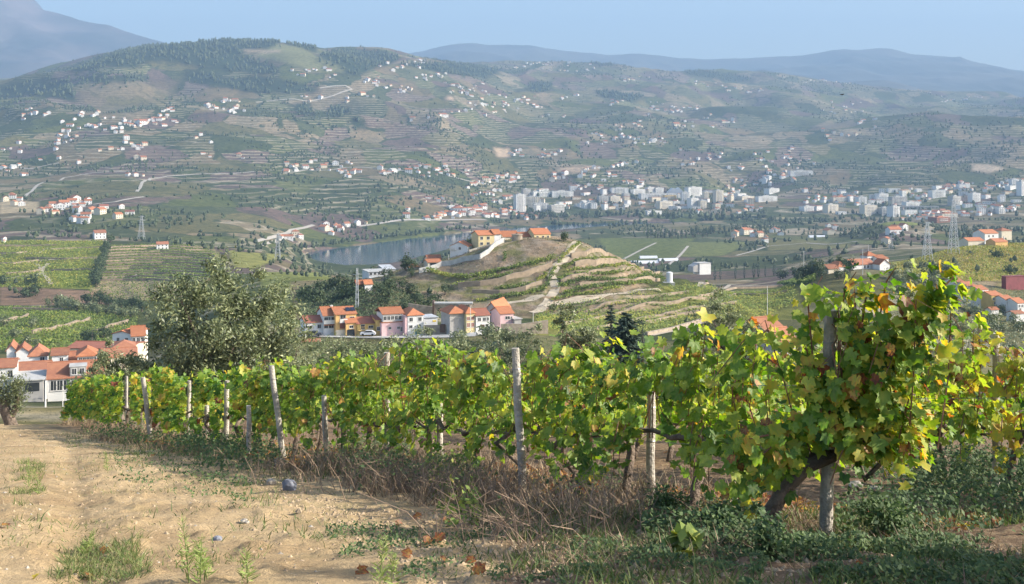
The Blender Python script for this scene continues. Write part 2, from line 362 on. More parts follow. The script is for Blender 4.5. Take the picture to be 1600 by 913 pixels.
# stepped terraces of the near vineyard hills
def terrace(Zin, mask, step, edge=.68, wob=60, seed=5):
    q = Zin/step+.35*vnoise(XX/wob, YY/wob, seed); f = np.floor(q)
    return Zin*(1-mask)+mask*((f+sst(q-f, edge, 1))*step-(q*step-Zin))
PY = HY-F*Z/YY
tm1 = inpoly(PPX, PY, [(165,384),(330,384),(350,400),(330,440),(300,470),(130,470),(150,440)])*(YY > 600)*(YY < 1150)
def blur(a, n=3):
    for _ in range(n):
        a = (a+np.roll(a, 1, 0)+np.roll(a, -1, 0)+np.roll(a, 1, 1)+np.roll(a, -1, 1))/5
    return a
tm1 = blur(tm1.astype(float), 4)
Z = terrace(Z, tm1, 1.5, .6, 60, 6)
tm2 = blur((((PPX < 170) & (YY > 330) & (YY < 1150))*(1-(tm1 > .1))).astype(float), 3)
Z = terrace(Z, tm2*.7, 2.6, .75, 50, 7)
# river bed: cut below the water where the river runs
def at_level(poly, z): return [((px-CX)/F*(-z*F/(py-HY)), -z*F/(py-HY)) for px, py in poly]
RIVER = at_level([(470,398),(500,391),(560,384),(610,377.5),(655,371),(700,366.5),(740,362),(790,357.5),(860,352.5),(960,348.5),(1080,346),(1220,344),(1400,342.5),(1400,344.3),(1220,346.5),(1080,349),(960,353.5),(880,359),(830,364),(770,372),(715,383),(690,393),(645,404),(615,411),(575,414.5),(540,415),(500,409),(478,402)], RIVER_Z)
rm = inpoly(XX, YY, RIVER).astype(float)
rm = blur(rm, 2)
bank = blur(np.where(inpoly(XX, YY, RIVER), 1., 0.), 9)
Z = np.where((bank > .01) & (Z < RIVER_Z+14), np.maximum(Z, RIVER_Z+1.2), Z)
Z = np.where((YY > 1200) & (rm < .5), np.maximum(Z, RIVER_Z+.8), Z)
Z = Z*(1-sst(rm, .25, .75))+(RIVER_Z-5)*sst(rm, .25, .75)
PY = HY-F*Z/YY
# ------------------------------------------------------------------ where things stand
def ground(X, Y):
    X = np.asarray(X, float); Y = np.asarray(Y, float)
    c = np.clip((CX+F*X/Y-PX[0])/4.0, 0, NC-1.001); j = c.astype(int); fc = c-j
    i = np.clip(np.searchsorted(YR, Y, 'right')-1, 0, NR-2); fy = np.clip((Y-YR[i])/(YR[i+1]-YR[i]), 0, 1)
    return (Z[i, j]*(1-fc)+Z[i, j+1]*fc)*(1-fy)+(Z[i+1, j]*(1-fc)+Z[i+1, j+1]*fc)*fy
def G(X, Y): return float(ground(X, Y))
def hit(px, py, y0=60, y1=7400):
    """point of the ground seen at photo pixel (px, py) at or beyond distance y0"""
    c = min(max((px-PX[0])/4.0, 0), NC-1.001); j = int(c); fc = c-j
    i0 = np.searchsorted(YR, y0); i1 = np.searchsorted(YR, y1)
    z = Z[i0:i1, j]*(1-fc)+Z[i0:i1, j+1]*fc; v = HY-F*z/YR[i0:i1]
    w = np.nonzero(v <= py)[0]
    if len(w) == 0:
        k = int(np.argmin(v)); Y = YR[i0+k]; return Vector(((px-CX)/F*Y, Y, z[k]))
    k = w[0]
    if k == 0: Y = YR[i0]
    else:
        t = (v[k-1]-py)/max(v[k-1]-v[k], 1e-6); Y = YR[i0+k-1]*(1-t)+YR[i0+k]*t
    X = (px-CX)/F*Y
    return Vector((X, Y, G(X, Y)))
def drape(poly, y0=60, y1=7400, step=2.0):
    """photo polyline -> dense points on the ground"""
    ctrl = [hit(x, y, y0, y1) for x, y in poly]
    out = []
    for a, b in zip(ctrl[:-1], ctrl[1:]):
        n = max(1, int((b-a).to_2d().length/step))
        for k in range(n):
            q = a.lerp(b, k/n); out.append(Vector((q.x, q.y, G(q.x, q.y))))
    out.append(ctrl[-1]); return out
def ribbon(name, pts, width, material, lift=.05, mb=None):
    b = mb or MB(); L = []
    for k, p in enumerate(pts):
        d = (pts[min(k+1, len(pts)-1)]-pts[max(k-1, 0)]); d.z = 0; d.normalize(); s = Vector((d.y, -d.x, 0))*width/2
        a = p-s; c = p+s
        L.append((Vector((a.x, a.y, G(a.x, a.y)+lift)), Vector((p.x, p.y, p.z+lift*1.3)), Vector((c.x, c.y, G(c.x, c.y)+lift))))
    for u, v in zip(L[:-1], L[1:]):
        b.poly([u[0], v[0], v[1], u[1]]); b.poly([u[1], v[1], v[2], u[2]])
    return b if mb else tag(b.build(name, material), kind='structure')
# ------------------------------------------------------------------ land cover (painted as the land's own colours: crops, soil, woods)
def col(*c): return np.array(c)
T = np.zeros((NR, NC, 3)); MK = np.zeros((NR, NC))      # own colour and how much it replaces the patchwork
def paint(poly, c, y0, y1, jitter=0, w=1.0, bl=1):
    m = inpoly(PPX, PY, poly) & (YY > y0) & (YY < y1)
    m = blur(m.astype(float), bl)*w
    cc = np.array(c)[None, None, :]*(1+jitter*fbm(XX/25*400/np.maximum(YY, 200), YY/25*400/np.maximum(YY, 200), 3, 90))[:, :, None]
    T[:] = T*(1-m[:, :, None])+cc*m[:, :, None]; MK[:] = np.maximum(MK, m)
WOOD = (.030,.045,.022); FOREST = np.zeros((NR, NC))
WOODS = [
 [(105,112),(150,92),(205,76),(250,66),(330,58),(436,62),(440,74),(380,78),(372,86),(436,104),(436,114),(400,116),(330,108),(262,96),(225,97),(215,108),(160,104),(120,116)],
 [(282,114),(300,110),(360,124),(405,118),(500,134),(500,146),(400,146),(330,136),(300,130)],
 [(-260,140),(0,134),(50,125),(108,124),(122,160),(70,152),(30,150),(0,153),(-260,160)],
 [(120,122),(230,116),(236,124),(215,130),(160,132)],
 [(494,90),(535,76),(600,80),(628,92),(600,104),(560,118),(548,118),(500,98)],
 [(440,66),(495,74),(492,82),(460,74)],
 [(458,162),(484,160),(492,181),(464,180)], [(541,184),(560,180),(577,201),(556,203)], [(508,176),(520,166),(546,168),(546,178),(525,184)],
 [(620,100),(700,98),(790,108),(760,122),(700,116)],
 [(1060,108),(1150,116),(1190,128),(1140,128),(1080,118)], [(905,92),(950,96),(965,104),(930,103)],
 [(826,128),(864,128),(862,142),(830,146)], [(925,140),(1010,150),(990,160),(940,152)],
]
for w_ in WOODS:
    m = blur((inpoly(PPX, PY, w_) & (YY > 1500)).astype(float), 1); FOREST = np.maximum(FOREST, m)
T[:] = T*(1-FOREST[:, :, None])+np.array(WOOD)*FOREST[:, :, None]; MK = np.maximum(MK, FOREST)
paint([(436,68),(470,74),(545,112),(510,116),(440,100),(395,88)], (.17,.17,.075), 3000, 6000, .3)
paint([(376,78),(438,78),(438,82),(390,84)], (.36,.28,.19), 3000, 6000)
paint([(125,135),(215,128),(290,120),(275,150),(235,165),(160,180),(122,160)], (.16,.13,.075), 2500, 5500, .5, .65, 3)
paint([(1515,255),(1550,256),(1578,264),(1545,271),(1518,268)], (.42,.33,.23), 2500, 4500)
paint([(770,230),(798,231),(796,246),(776,247)], (.40,.30,.20), 2500, 4500)
paint([(700,150),(712,150),(712,158),(690,158)], (.40,.30,.22), 2500, 6500)
paint([(0,312),(60,315),(62,332),(0,335)], (.36,.29,.18), 1200, 2600)
paint([(870,262),(940,258),(940,268),(868,272)], (.34,.26,.18), 2500, 5000)
# near terraced vineyards
paint([(-260,374),(165,373),(160,405),(145,452),(0,450),(-260,455)], (.145,.150,.035), 500, 1180, .35)
paint([(75,420),(160,418),(143,452),(95,450)], (.155,.185,.03), 500, 1180, .3)
paint([(168,383),(330,383),(352,405),(330,470),(130,470),(150,440)], (.25,.20,.115), 500, 1180, .25)
paint([(0,448),(170,455),(180,476),(0,478)], (.19,.125,.08), 450, 1180, .3)
paint([(-260,478),(0,478),(215,480),(215,545),(0,548),(-260,550)], (.125,.135,.045), 330, 760, .5)
paint([(355,392),(455,398),(400,420),(365,418)], (.17,.17,.05), 600, 1500, .3)
paint([(405,425),(520,425),(520,440),(470,450),(405,448)], (.145,.16,.045), 500, 1300, .3)
paint([(1380,392),(1480,384),(1860,378),(1860,440),(1500,440),(1380,425)], (.205,.165,.055), 520, 900, .4)
paint([(1560,440),(1860,440),(1860,520),(1500,510)], (.16,.14,.06), 300, 700, .4)
# valley floor fields
paint([(930,372),(1090,372),(1050,405),(960,410)], (.115,.135,.04), 1000, 2300, .2)
paint([(1075,378),(1180,378),(1130,400),(1050,402)], (.135,.15,.05), 1000, 2300, .2)
paint([(1200,375),(1330,370),(1330,388),(1200,392)], (.16,.15,.06), 1000, 2300, .2)
paint([(1375,340),(1430,345),(1440,352),(1370,354)], (.17,.19,.05), 1300, 2300, .2)
paint([(1200,366),(1380,376),(1380,384),(1200,372)], (.12,.13,.05), 1300, 2300, .2)
# flat vineyards between village and knoll, scrub about the village
paint([(830,490),(985,455),(1040,446),(1250,446),(1260,500),(1090,503),(1010,525),(830,525)], (.16,.165,.045), 290, 520, .2)
paint([(1050,420),(1275,420),(1275,446),(1100,446)], (.085,.11,.03), 470, 760, .2)
paint([(450,420),(700,430),(720,480),(640,500),(460,500)], (.165,.14,.075), 320, 560, .5)
paint([(460,526),(900,520),(1250,520),(1600,500),(1860,500),(1860,600),(460,600)], (.14,.13,.06), 70, 300, .5)
# the knoll: dry stony earth with grass, green where it is planted
kn = KM*sst(-XX, -60, -45)*sst(XX, -75, -62)
kc = np.zeros((NR, NC, 3)); n1 = fbm(XX/9, YY/9, 4, 71); n2 = fbm(XX/2.2, YY/2.2, 3, 72)
e = np.array([.24,.18,.12]); g_ = np.array([.15,.145,.06]); rk = np.array([.31,.255,.19])
w1 = sst(n1, -.1, .35)[:, :, None]; w2 = sst(n2, .0, .4)[:, :, None]*.7
kc = e*(1-w1)+g_*w1; kc = kc*(1-w2)+rk*w2
tread = (sst(fr, .05, .12)*(1-sst(fr, .45, .6))*wt/.9)[:, :, None]
kc = kc*(1-tread*.75)+np.array([.12,.135,.045])*tread*.75
T = T*(1-kn[:, :, None])+kc*kn[:, :, None]; MK = np.maximum(MK, kn)

def terrain_mesh(name, r0, r1, material, c0=0, c1=NC):
    z = Z[r0:r1+1, c0:c1]; n, m = z.shape
    V = np.stack([XX[r0:r1+1, c0:c1], YY[r0:r1+1, c0:c1], z], -1).reshape(-1, 3)
    i = np.arange((n-1)*m).reshape(n-1, m)[:, :-1].ravel()
    Fa = np.stack([i, i+1, i+1+m, i+m], -1)
    at = {'tint': T[r0:r1+1, c0:c1].reshape(-1, 3), 'own': MK[r0:r1+1, c0:c1].ravel(), 'dry': DRY[r0:r1+1, c0:c1].ravel()}
    me = mesh_np(name, V, Fa, material, at, smooth=True)
    return tag(link(name, me), kind='structure')
# vine rows: where they stand on the near slope
ROW1 = [(2.95,6.9),(2.27,8.25),(1.25,10.4),(.10,12.4),(-1.70,15.6),(-2.87,17.6),(-5.6,22.4),(-8.8,27.6),(-16.6,42.5)]
ROW2 = [(7.3,7.6),(5.6,11.2),(4.1,14.2),(2.2,18.0),(.0,22.0)]
def row_dist(row):
    d = np.full((NR, NC), 1e9); sgn = np.zeros((NR, NC))
    for (x0, y0), (x1, y1) in zip(row[:-1], row[1:]):
        dx, dy = x1-x0, y1-y0; L2 = dx*dx+dy*dy
        t = np.clip(((XX-x0)*dx+(YY-y0)*dy)/L2, 0, 1)
        dd = np.hypot(XX-x0-t*dx, YY-y0-t*dy); s = (XX-x0)*dy-(YY-y0)*dx
        sgn = np.where(dd < d, s, sgn); d = np.minimum(d, dd)
    return d, sgn
d1, s1 = row_dist(ROW1)
DRY0 = inpoly(PPX, PY, [(690,800),(790,850),(770,935),(1900,935),(1900,760),(900,760)])*(YY < 14)
DRY = np.where(YY < 70, np.where(s1 > 0, 1.0, 1-sst(d1, .5, 1.6+.8*vnoise(XX/1.2, YY/1.2, 4))), 0)   # leaf litter and weeds under and behind the row

DRY = np.maximum(DRY, np.clip(blur(DRY0.astype(float), 14)*1.2-.35*(vnoise(XX/.35, YY/.35, 14) > .15), 0, 1))
# hill material: vineyard parcels with terrace lines that follow the height
def hill_material():
    m, n, l, b = new_mat('hillside_land')
    geo = n.new('ShaderNodeNewGeometry'); sep = n.new('ShaderNodeSeparateXYZ'); l.new(geo.outputs['Position'], sep.inputs[0])
    own = n.new('ShaderNodeAttribute'); own.attribute_name = 'own'; tint = n.new('ShaderNodeAttribute'); tint.attribute_name = 'tint'
    # warped ground coordinates
    nz = n.new('ShaderNodeTexNoise'); nz.inputs['Scale'].default_value = .004; nz.inputs['Detail'].default_value = 3
    l.new(geo.outputs['Position'], nz.inputs['Vector'])
    sc = n.new('ShaderNodeVectorMath'); sc.operation = 'SCALE'; sc.inputs[3].default_value = 260; l.new(nz.outputs['Color'], sc.inputs[0])
    ad = n.new('ShaderNodeVectorMath'); ad.operation = 'ADD'; l.new(geo.outputs['Position'], ad.inputs[0]); l.new(sc.outputs[0], ad.inputs[1])
    fl = n.new('ShaderNodeVectorMath'); fl.operation = 'MULTIPLY'; fl.inputs[1].default_value = (1, .62, 1.2); l.new(ad.outputs[0], fl.inputs[0])
    def voro(scale, feat='F1'):
        v = n.new('ShaderNodeTexVoronoi'); v.feature = feat; v.inputs['Scale'].default_value = scale; l.new(fl.outputs[0], v.inputs['Vector']); return v
    v1 = voro(.0085); v2 = voro(.021)
    s1_ = n.new('ShaderNodeSeparateColor'); l.new(v1.outputs['Color'], s1_.inputs[0]); s2_ = n.new('ShaderNodeSeparateColor'); l.new(v2.outputs['Color'], s2_.inputs[0])
    parcels = ramp(n, [(0, (.058,.074,.028)), (.18, (.090,.105,.035)), (.34, (.118,.112,.050)), (.50, (.155,.125,.072)), (.64, (.120,.090,.075)), (.78, (.070,.084,.038)), (.9, (.20,.165,.105)), (1, (.05,.062,.030))], 'CONSTANT')
    l.new(s1_.outputs[0], parcels.inputs[0])
    sub = ramp(n, [(0, (.82,.86,.80)), (.4, (1, 1, 1)), (.7, (1.12,1.05,1.0)), (1, (.70,.78,.70))]); l.new(s2_.outputs[1], sub.inputs[0])
    mul = n.new('ShaderNodeMix'); mul.data_type = 'RGBA'; mul.blend_type = 'MULTIPLY'; mul.inputs[0].default_value = 1
    l.new(parcels.outputs[0], mul.inputs[6]); l.new(sub.outputs[0], mul.inputs[7])
    # terrace lines: soil banks at regular heights
    pz = n.new('ShaderNodeMath'); pz.operation = 'MULTIPLY_ADD'; l.new(sep.outputs[2], pz.inputs[0]); pz.inputs[1].default_value = .13
    nz2 = n.new('ShaderNodeTexNoise'); nz2.inputs['Scale'].default_value = .012; nz2.inputs['Detail'].default_value = 3; l.new(geo.outputs['Position'], nz2.inputs['Vector'])
    nm = n.new('ShaderNodeMath'); nm.operation = 'MULTIPLY'; l.new(nz2.outputs[0], nm.inputs[0]); nm.inputs[1].default_value = 2.2; l.new(nm.outputs[0], pz.inputs[2])
    fr_ = n.new('ShaderNodeMath'); fr_.operation = 'FRACT'; l.new(pz.outputs[0], fr_.inputs[0])
    tr_ = ramp(n, [(0, (1, 1, 1)), (.2, (0, 0, 0)), (.75, (0, 0, 0)), (1, (1, 1, 1))]); l.new(fr_.outputs[0], tr_.inputs[0])
    on = ramp(n, [(.35, (0, 0, 0)), (.45, (.9, .9, .9)), (.85, (.9, .9, .9)), (.95, (.3, .3, .3))]); l.new(s1_.outputs[1], on.inputs[0])
    tm = n.new('ShaderNodeMath'); tm.operation = 'MULTIPLY'; l.new(tr_.outputs[0], tm.inputs[0]); l.new(on.outputs[0], tm.inputs[1])
    soil = n.new('ShaderNodeMix'); soil.data_type = 'RGBA'; l.new(tm.outputs[0], soil.inputs[0]); l.new(mul.outputs[2], soil.inputs[6]); soil.inputs[7].default_value = (.33,.285,.205, 1)
    # hedges between parcels
    e1 = voro(.0085, 'DISTANCE_TO_EDGE'); he = ramp(n, [(0, (1, 1, 1)), (.035, (.9, .9, .9)), (.055, (0, 0, 0))]); l.new(e1.outputs['Distance'], he.inputs[0])
    hn = n.new('ShaderNodeTexNoise'); hn.inputs['Scale'].default_value = .02; l.new(geo.outputs['Position'], hn.inputs['Vector'])
    hr = ramp(n, [(.48, (0, 0, 0)), (.56, (1, 1, 1))]); l.new(hn.outputs[0], hr.inputs[0])
    hm = n.new('ShaderNodeMath'); hm.operation = 'MULTIPLY'; l.new(he.outputs[0], hm.inputs[0]); l.new(hr.outputs[0], hm.inputs[1])
    hx = n.new('ShaderNodeMix'); hx.data_type = 'RGBA'; l.new(hm.outputs[0], hx.inputs[0]); l.new(soil.outputs[2], hx.inputs[6]); hx.inputs[7].default_value = (.045,.060,.026, 1)
    # own colours
    mo = n.new('ShaderNodeMix'); mo.data_type = 'RGBA'; l.new(own.outputs['Fac'], mo.inputs[0]); l.new(hx.outputs[2], mo.inputs[6]); l.new(tint.outputs['Vector'], mo.inputs[7])
    # grain
    g1 = n.new('ShaderNodeTexNoise'); g1.inputs['Scale'].default_value = .09; g1.inputs['Detail'].default_value = 7; g1.inputs['Roughness'].default_value = .75; l.new(geo.outputs['Position'], g1.inputs['Vector'])
    gr = ramp(n, [(.32, (.45,.50,.46)), (.5, (1, 1, 1)), (.68, (1.5,1.4,1.28))]); l.new(g1.outputs[0], gr.inputs[0])
    mg = n.new('ShaderNodeMix'); mg.data_type = 'RGBA'; mg.blend_type = 'MULTIPLY'; mg.inputs[0].default_value = 1; l.new(mo.outputs[2], mg.inputs[6]); l.new(gr.outputs[0], mg.inputs[7])
    l.new(mg.outputs[2], b.inputs['Base Color']); b.inputs['Roughness'].default_value = 1; b.inputs['Specular IOR Level'].default_value = .1
    bp = n.new('ShaderNodeBump'); bp.inputs['Strength'].default_value = .5; bp.inputs['Distance'].default_value = 4; l.new(g1.outputs[0], bp.inputs['Height']); l.new(bp.outputs[0], b.inputs['Normal'])
    return m
def soil_material():
    m, n, l, b = new_mat('vineyard_soil')
    geo = n.new('ShaderNodeNewGeometry'); dry = n.new('ShaderNodeAttribute'); dry.attribute_name = 'dry'
    def noise(s, d=6, r=.6):
        q = n.new('ShaderNodeTexNoise'); q.inputs['Scale'].default_value = s; q.inputs['Detail'].default_value = d; q.inputs['Roughness'].default_value = r; l.new(geo.outputs['Position'], q.inputs['Vector']); return q
    a = noise(.7, 8, .65); c = noise(9, 8, .7); f = noise(60, 4, .7); gq = noise(1.1, 5, .6)
    soil = ramp(n, [(.3, (.30,.205,.11)), (.5, (.43,.31,.17)), (.7, (.52,.39,.23))]); l.new(a.outputs[0], soil.inputs[0])
    crumb = ramp(n, [(.28, (.45,.42,.40)), (.45, (.95,.95,.95)), (.7, (1.15,1.13,1.1))]); l.new(c.outputs[0], crumb.inputs[0])
    mx = n.new('ShaderNodeMix'); mx.data_type = 'RGBA'; mx.blend_type = 'MULTIPLY'; mx.inputs[0].default_value = .8; l.new(soil.outputs[0], mx.inputs[6]); l.new(crumb.outputs[0], mx.inputs[7])
    # thin grass stain in patches
    gr = ramp(n, [(.55, (0, 0, 0)), (.70, (.65,.65,.65))]); l.new(gq.outputs[0], gr.inputs[0])
    gm = n.new('ShaderNodeMath'); gm.operation = 'MULTIPLY'; l.new(gr.outputs[0], gm.inputs[0]); l.new(c.outputs[0], gm.inputs[1])
    mg = n.new('ShaderNodeMix'); mg.data_type = 'RGBA'; l.new(gm.outputs[0], mg.inputs[0]); l.new(mx.outputs[2], mg.inputs[6]); mg.inputs[7].default_value = (.17,.17,.065, 1)
    lit = ramp(n, [(.35, (.10,.072,.045)), (.5, (.20,.13,.08)), (.62, (.27,.20,.12)), (.72, (.10,.10,.04))]); l.new(c.outputs[0], lit.inputs[0])
    ml = n.new('ShaderNodeMix'); ml.data_type = 'RGBA'; l.new(dry.outputs['Fac'], ml.inputs[0]); l.new(mg.outputs[2], ml.inputs[6]); l.new(lit.outputs[0], ml.inputs[7])
    l.new(ml.outputs[2], b.inputs['Base Color']); b.inputs['Roughness'].default_value = .97; b.inputs['Specular IOR Level'].default_value = .15
    ah = n.new('ShaderNodeMath'); ah.operation = 'MULTIPLY_ADD'; l.new(f.outputs[0], ah.inputs[0]); ah.inputs[1].default_value = .35; l.new(c.outputs[0], ah.inputs[2])
    bp = n.new('ShaderNodeBump'); bp.inputs['Strength'].default_value = .9; bp.inputs['Distance'].default_value = .06; l.new(ah.outputs[0], bp.inputs['Height']); l.new(bp.outputs[0], b.inputs['Normal'])
    return m
M['hill'] = hill_material(); M['soil'] = soil_material()
terrain_mesh('ground', 0, NEAR_ROWS, M['soil'])
def side_ground(px0, px1):      # the same slope carried on to either side of the view
    yr = YR[:NEAR_ROWS+1:3]; u = np.linspace(px0, px1, 60); Y2 = np.repeat(yr[:, None], 60, 1); X2 = (u[None, :]-CX)/F*Y2
    z = -np.maximum(1.62, 1.0+.212*Y2)+fbm(X2/3.1, Y2/3.1, 3, 5)*.10+fbm(X2/.7, Y2/.7, 3, 9)*.035-.012
    n = len(yr); i = np.arange((n-1)*60).reshape(n-1, 60)[:, :-1].ravel(); V = np.stack([X2, Y2, z], -1).reshape(-1, 3)
    dry = np.where(X2 > 0, 1., 0.).ravel()
    tag(link('ground', mesh_np('ground', V, np.stack([i, i+1, i+61, i+60], -1), M['soil'], {'tint': V*0, 'own': dry*0, 'dry': dry}, smooth=True)), kind='structure')
side_ground(1856, 5200); side_ground(-3600, -256)
terrain_mesh('valley_terrain', NEAR_ROWS, NR-1, M['hill'])

# far mountains, each a ridge with its own relief
def far_mountain(name, crest, Y, py_foot, depth, c, seed, rough=1.0):
    xs = np.arange(crest[0][0], crest[-1][0]+1, 3.0); n = 70
    cy_ = np.interp(xs, [a for a, b in crest], [b for a, b in crest])
    k = np.hanning(9); k /= k.sum(); cy_ = np.convolve(np.pad(cy_, 4, mode='edge'), k, 'valid')
    zt = -(cy_-HY)/F*Y; zf = -(py_foot-HY)/F*(Y-depth)
    V = []; t = np.linspace(-.35, 1, n)
    for tt in t:
        y = np.where(tt >= 0, Y-depth*tt, Y-depth*tt*1.5)*np.ones_like(xs); X = (xs-CX)/F*Y
        p = np.abs(tt)**.8
        zz = zt*(1-p)+zf*p if tt >= 0 else zt-(zt-zf)*np.abs(tt)*1.6
        rg = (.5-np.abs(fbm(X/1500+.2*seed, y/2600, 4, seed)))*.34*rough + fbm(X/420, y/600, 4, seed+5)*.11*rough
        zz = zz+rg*(zt-zf)*np.minimum(1, 5*np.abs(tt))*(1-.5*np.abs(tt)) + fbm(X/260, y/300, 3, seed+9)*.012*(zt-zf)
        V.append(np.stack([X, y, zz], -1))
    V = np.array(V); m = len(xs); V = V.reshape(-1, 3)
    i = np.arange((n-1)*m).reshape(n-1, m)[:, :-1].ravel()
    me = mesh_np(name, V, np.stack([i, i+m, i+1+m, i+1], -1), c, smooth=True)
    return tag(link(name, me), kind='structure')
M['mountain'] = mat('mountain', (.10,.095,.08), 1, .5, .0009, col2=(.035,.042,.032))
M['rocky_mountain'] = mat('rocky_mountain', (.15,.115,.11), 1, .5, .0011, col2=(.03,.034,.03))
far_mountain('mountain', [(-700,70),(-300,-10),(-100,-70),(0,-45),(30,-22),(44,-2),(52,9),(75,16),(100,23),(125,30),(150,35),(170,37),(190,45),(210,53),(240,62),(262,67),(300,82),(360,105),(440,140)], 11000, 165, 3300, M['rocky_mountain'], 3, 1.0)
far_mountain('mountain', [(480,130),(560,104),(630,85),(660,80),(690,72),(715,68),(740,67),(770,69),(800,70),(830,71.5),(850,75),(900,81),(930,83),(950,86),(985,83),(1020,85),(1040,87),(1060,91),(1100,92),(1160,91),(1200,89),(1260,85),(1290,80),(1320,77),(1340,78),(1375,75),(1395,77),(1420,84),(1460,87),(1480,88),(1500,90),(1530,98),(1560,106),(1600,111),(1700,122),(1900,135)], 13500, 165, 4500, M['mountain'], 11, .8)
far_mountain('mountain', [(940,150),(1010,128),(1060,112),(1100,117),(1130,120),(1160,114),(1190,108),(1230,116),(1260,119),(1300,132),(1340,127),(1380,125),(1410,130),(1440,142),(1480,148),(1540,151),(1620,154),(1700,150),(1900,150)], 8900, 175, 1500, M['mountain'], 23, .7)
# water
wb = MB(); xs = [x for x, y in RIVER]; ys = [y for x, y in RIVER]
wb.poly([(min(xs)-120, min(ys)-80, RIVER_Z), (max(xs)+300, min(ys)-80, RIVER_Z), (max(xs)+300, max(ys)+150, RIVER_Z), (min(xs)-120, max(ys)+150, RIVER_Z)])
def water_material():
    m, n, l, b = new_mat('river_water')
    b.inputs['Base Color'].default_value = (.018,.06,.105, 1); b.inputs['Roughness'].default_value = .10; b.inputs['IOR'].default_value = 1.33
    tc = n.new('ShaderNodeNewGeometry'); nz = n.new('ShaderNodeTexNoise'); nz.inputs['Scale'].default_value = .12; nz.inputs['Detail'].default_value = 4; l.new(tc.outputs['Position'], nz.inputs['Vector'])
    bp = n.new('ShaderNodeBump'); bp.inputs['Strength'].default_value = .06; bp.inputs['Distance'].default_value = .5; l.new(nz.outputs[0], bp.inputs['Height']); l.new(bp.outputs[0], b.inputs['Normal'])
    return m
tag(wb.build('river_water', water_material()), kind='structure')
# haze: one closed box of even air round everything
hb = MB(); hb.box(-9000, 9000, -60, 16500, RIVER_Z-300, 2050)
m_, n_, l_, b_ = new_mat('haze_air'); n_.remove(b_)
pv = n_.new('ShaderNodeVolumePrincipled'); pv.inputs['Color'].default_value = (.305,.46,.675, 1); pv.inputs['Density'].default_value = HAZE_DENSITY; pv.inputs['Anisotropy'].default_value = .0
l_.new(pv.outputs[0], n_['Material Output'].inputs['Volume'])
hz = tag(hb.build('haze', m_), kind='stuff')
# ------------------------------------------------------------------ houses
_cache = {}
def cached(key, fn):
    if key not in _cache: _cache[key] = fn()
    return _cache[key]
def window_part(root, x, z, w, h, face='front', W_=0, D_=0, frame='trim', pane='glass_dark', name='window', sill=True):
    """a framed window proud of the wall, its pane a sub-part; x along the face, z above the base"""
    def fr():
        b = MB(); t = .09
        b.box(-w/2-t, -w/2, -.07, .05, -t, h+t); b.box(w/2, w/2+t, -.07, .05, -t, h+t)
        b.box(-w/2, w/2, -.065, .05, h, h+t-.002); b.box(-w/2-.15, w/2+.15, -.14, .05, -t-.05, -t+.002)
        b.box(-w/2, w/2, -.06, .05, -t+.004, 0); b.box(-.025, .025, -.055, .04, .002, h-.002)
        return b.mesh(name, M[frame])
    def pn():
        b = MB(); b.box(-w/2, w/2, -.03, .03, .001, h-.001); return b.mesh('pane', M[pane])
    o = link(name, cached((name, 'fr', round(w, 2), round(h, 2), frame), fr), root)
    p = link('pane', cached((name, 'pn', round(w, 2), round(h, 2), pane), pn), o)
    if face == 'front': o.location = (x, 0, z)
    elif face == 'right': o.location = (W_/2, x, z); o.rotation_euler = (0, 0, R(90))
    elif face == 'left': o.location = (-W_/2, D_-x, z); o.rotation_euler = (0, 0, R(-90))
    return o
def door_part(root, x, z, w, h, mt, name='door', face='front', W_=0):
    b = MB(); b.box(-w/2, w/2, -.05, .05, 0, h); n = max(2, int(w/.5))
    for k in range(n+1): xx = -w/2+.02+(w-.04)*k/n; b.box(xx-.02, xx+.02, -.08, -.045, .03, h-.03)
    o = b.build(name, M[mt], root); o.location = (x, 0, z) if face == 'front' else (W_/2, x, z)
    if face != 'front': o.rotation_euler = (0, 0, R(90))
    return o
def balcony_part(root, x0, x1, z, dep=1.1, mt='trim', rail='metal_white', solid=False):
    b = MB(); b.box(x0, x1, -dep, .02, z-.14, z)
    if solid:
        b.box(x0, x1, -dep-.005, -dep+.12, z+.002, z+.95)
    else:
        n = max(2, int((x1-x0)/.35))
        for k in range(n+1): xx = x0+.03+(x1-x0-.06)*k/n; b.box(xx-.025, xx+.025, -dep+.02, -dep+.07, z+.002, z+.9)
        b.box(x0, x1, -dep, -dep+.09, z+.902, z+.96)
    return b.build('balcony', M[mt], root)
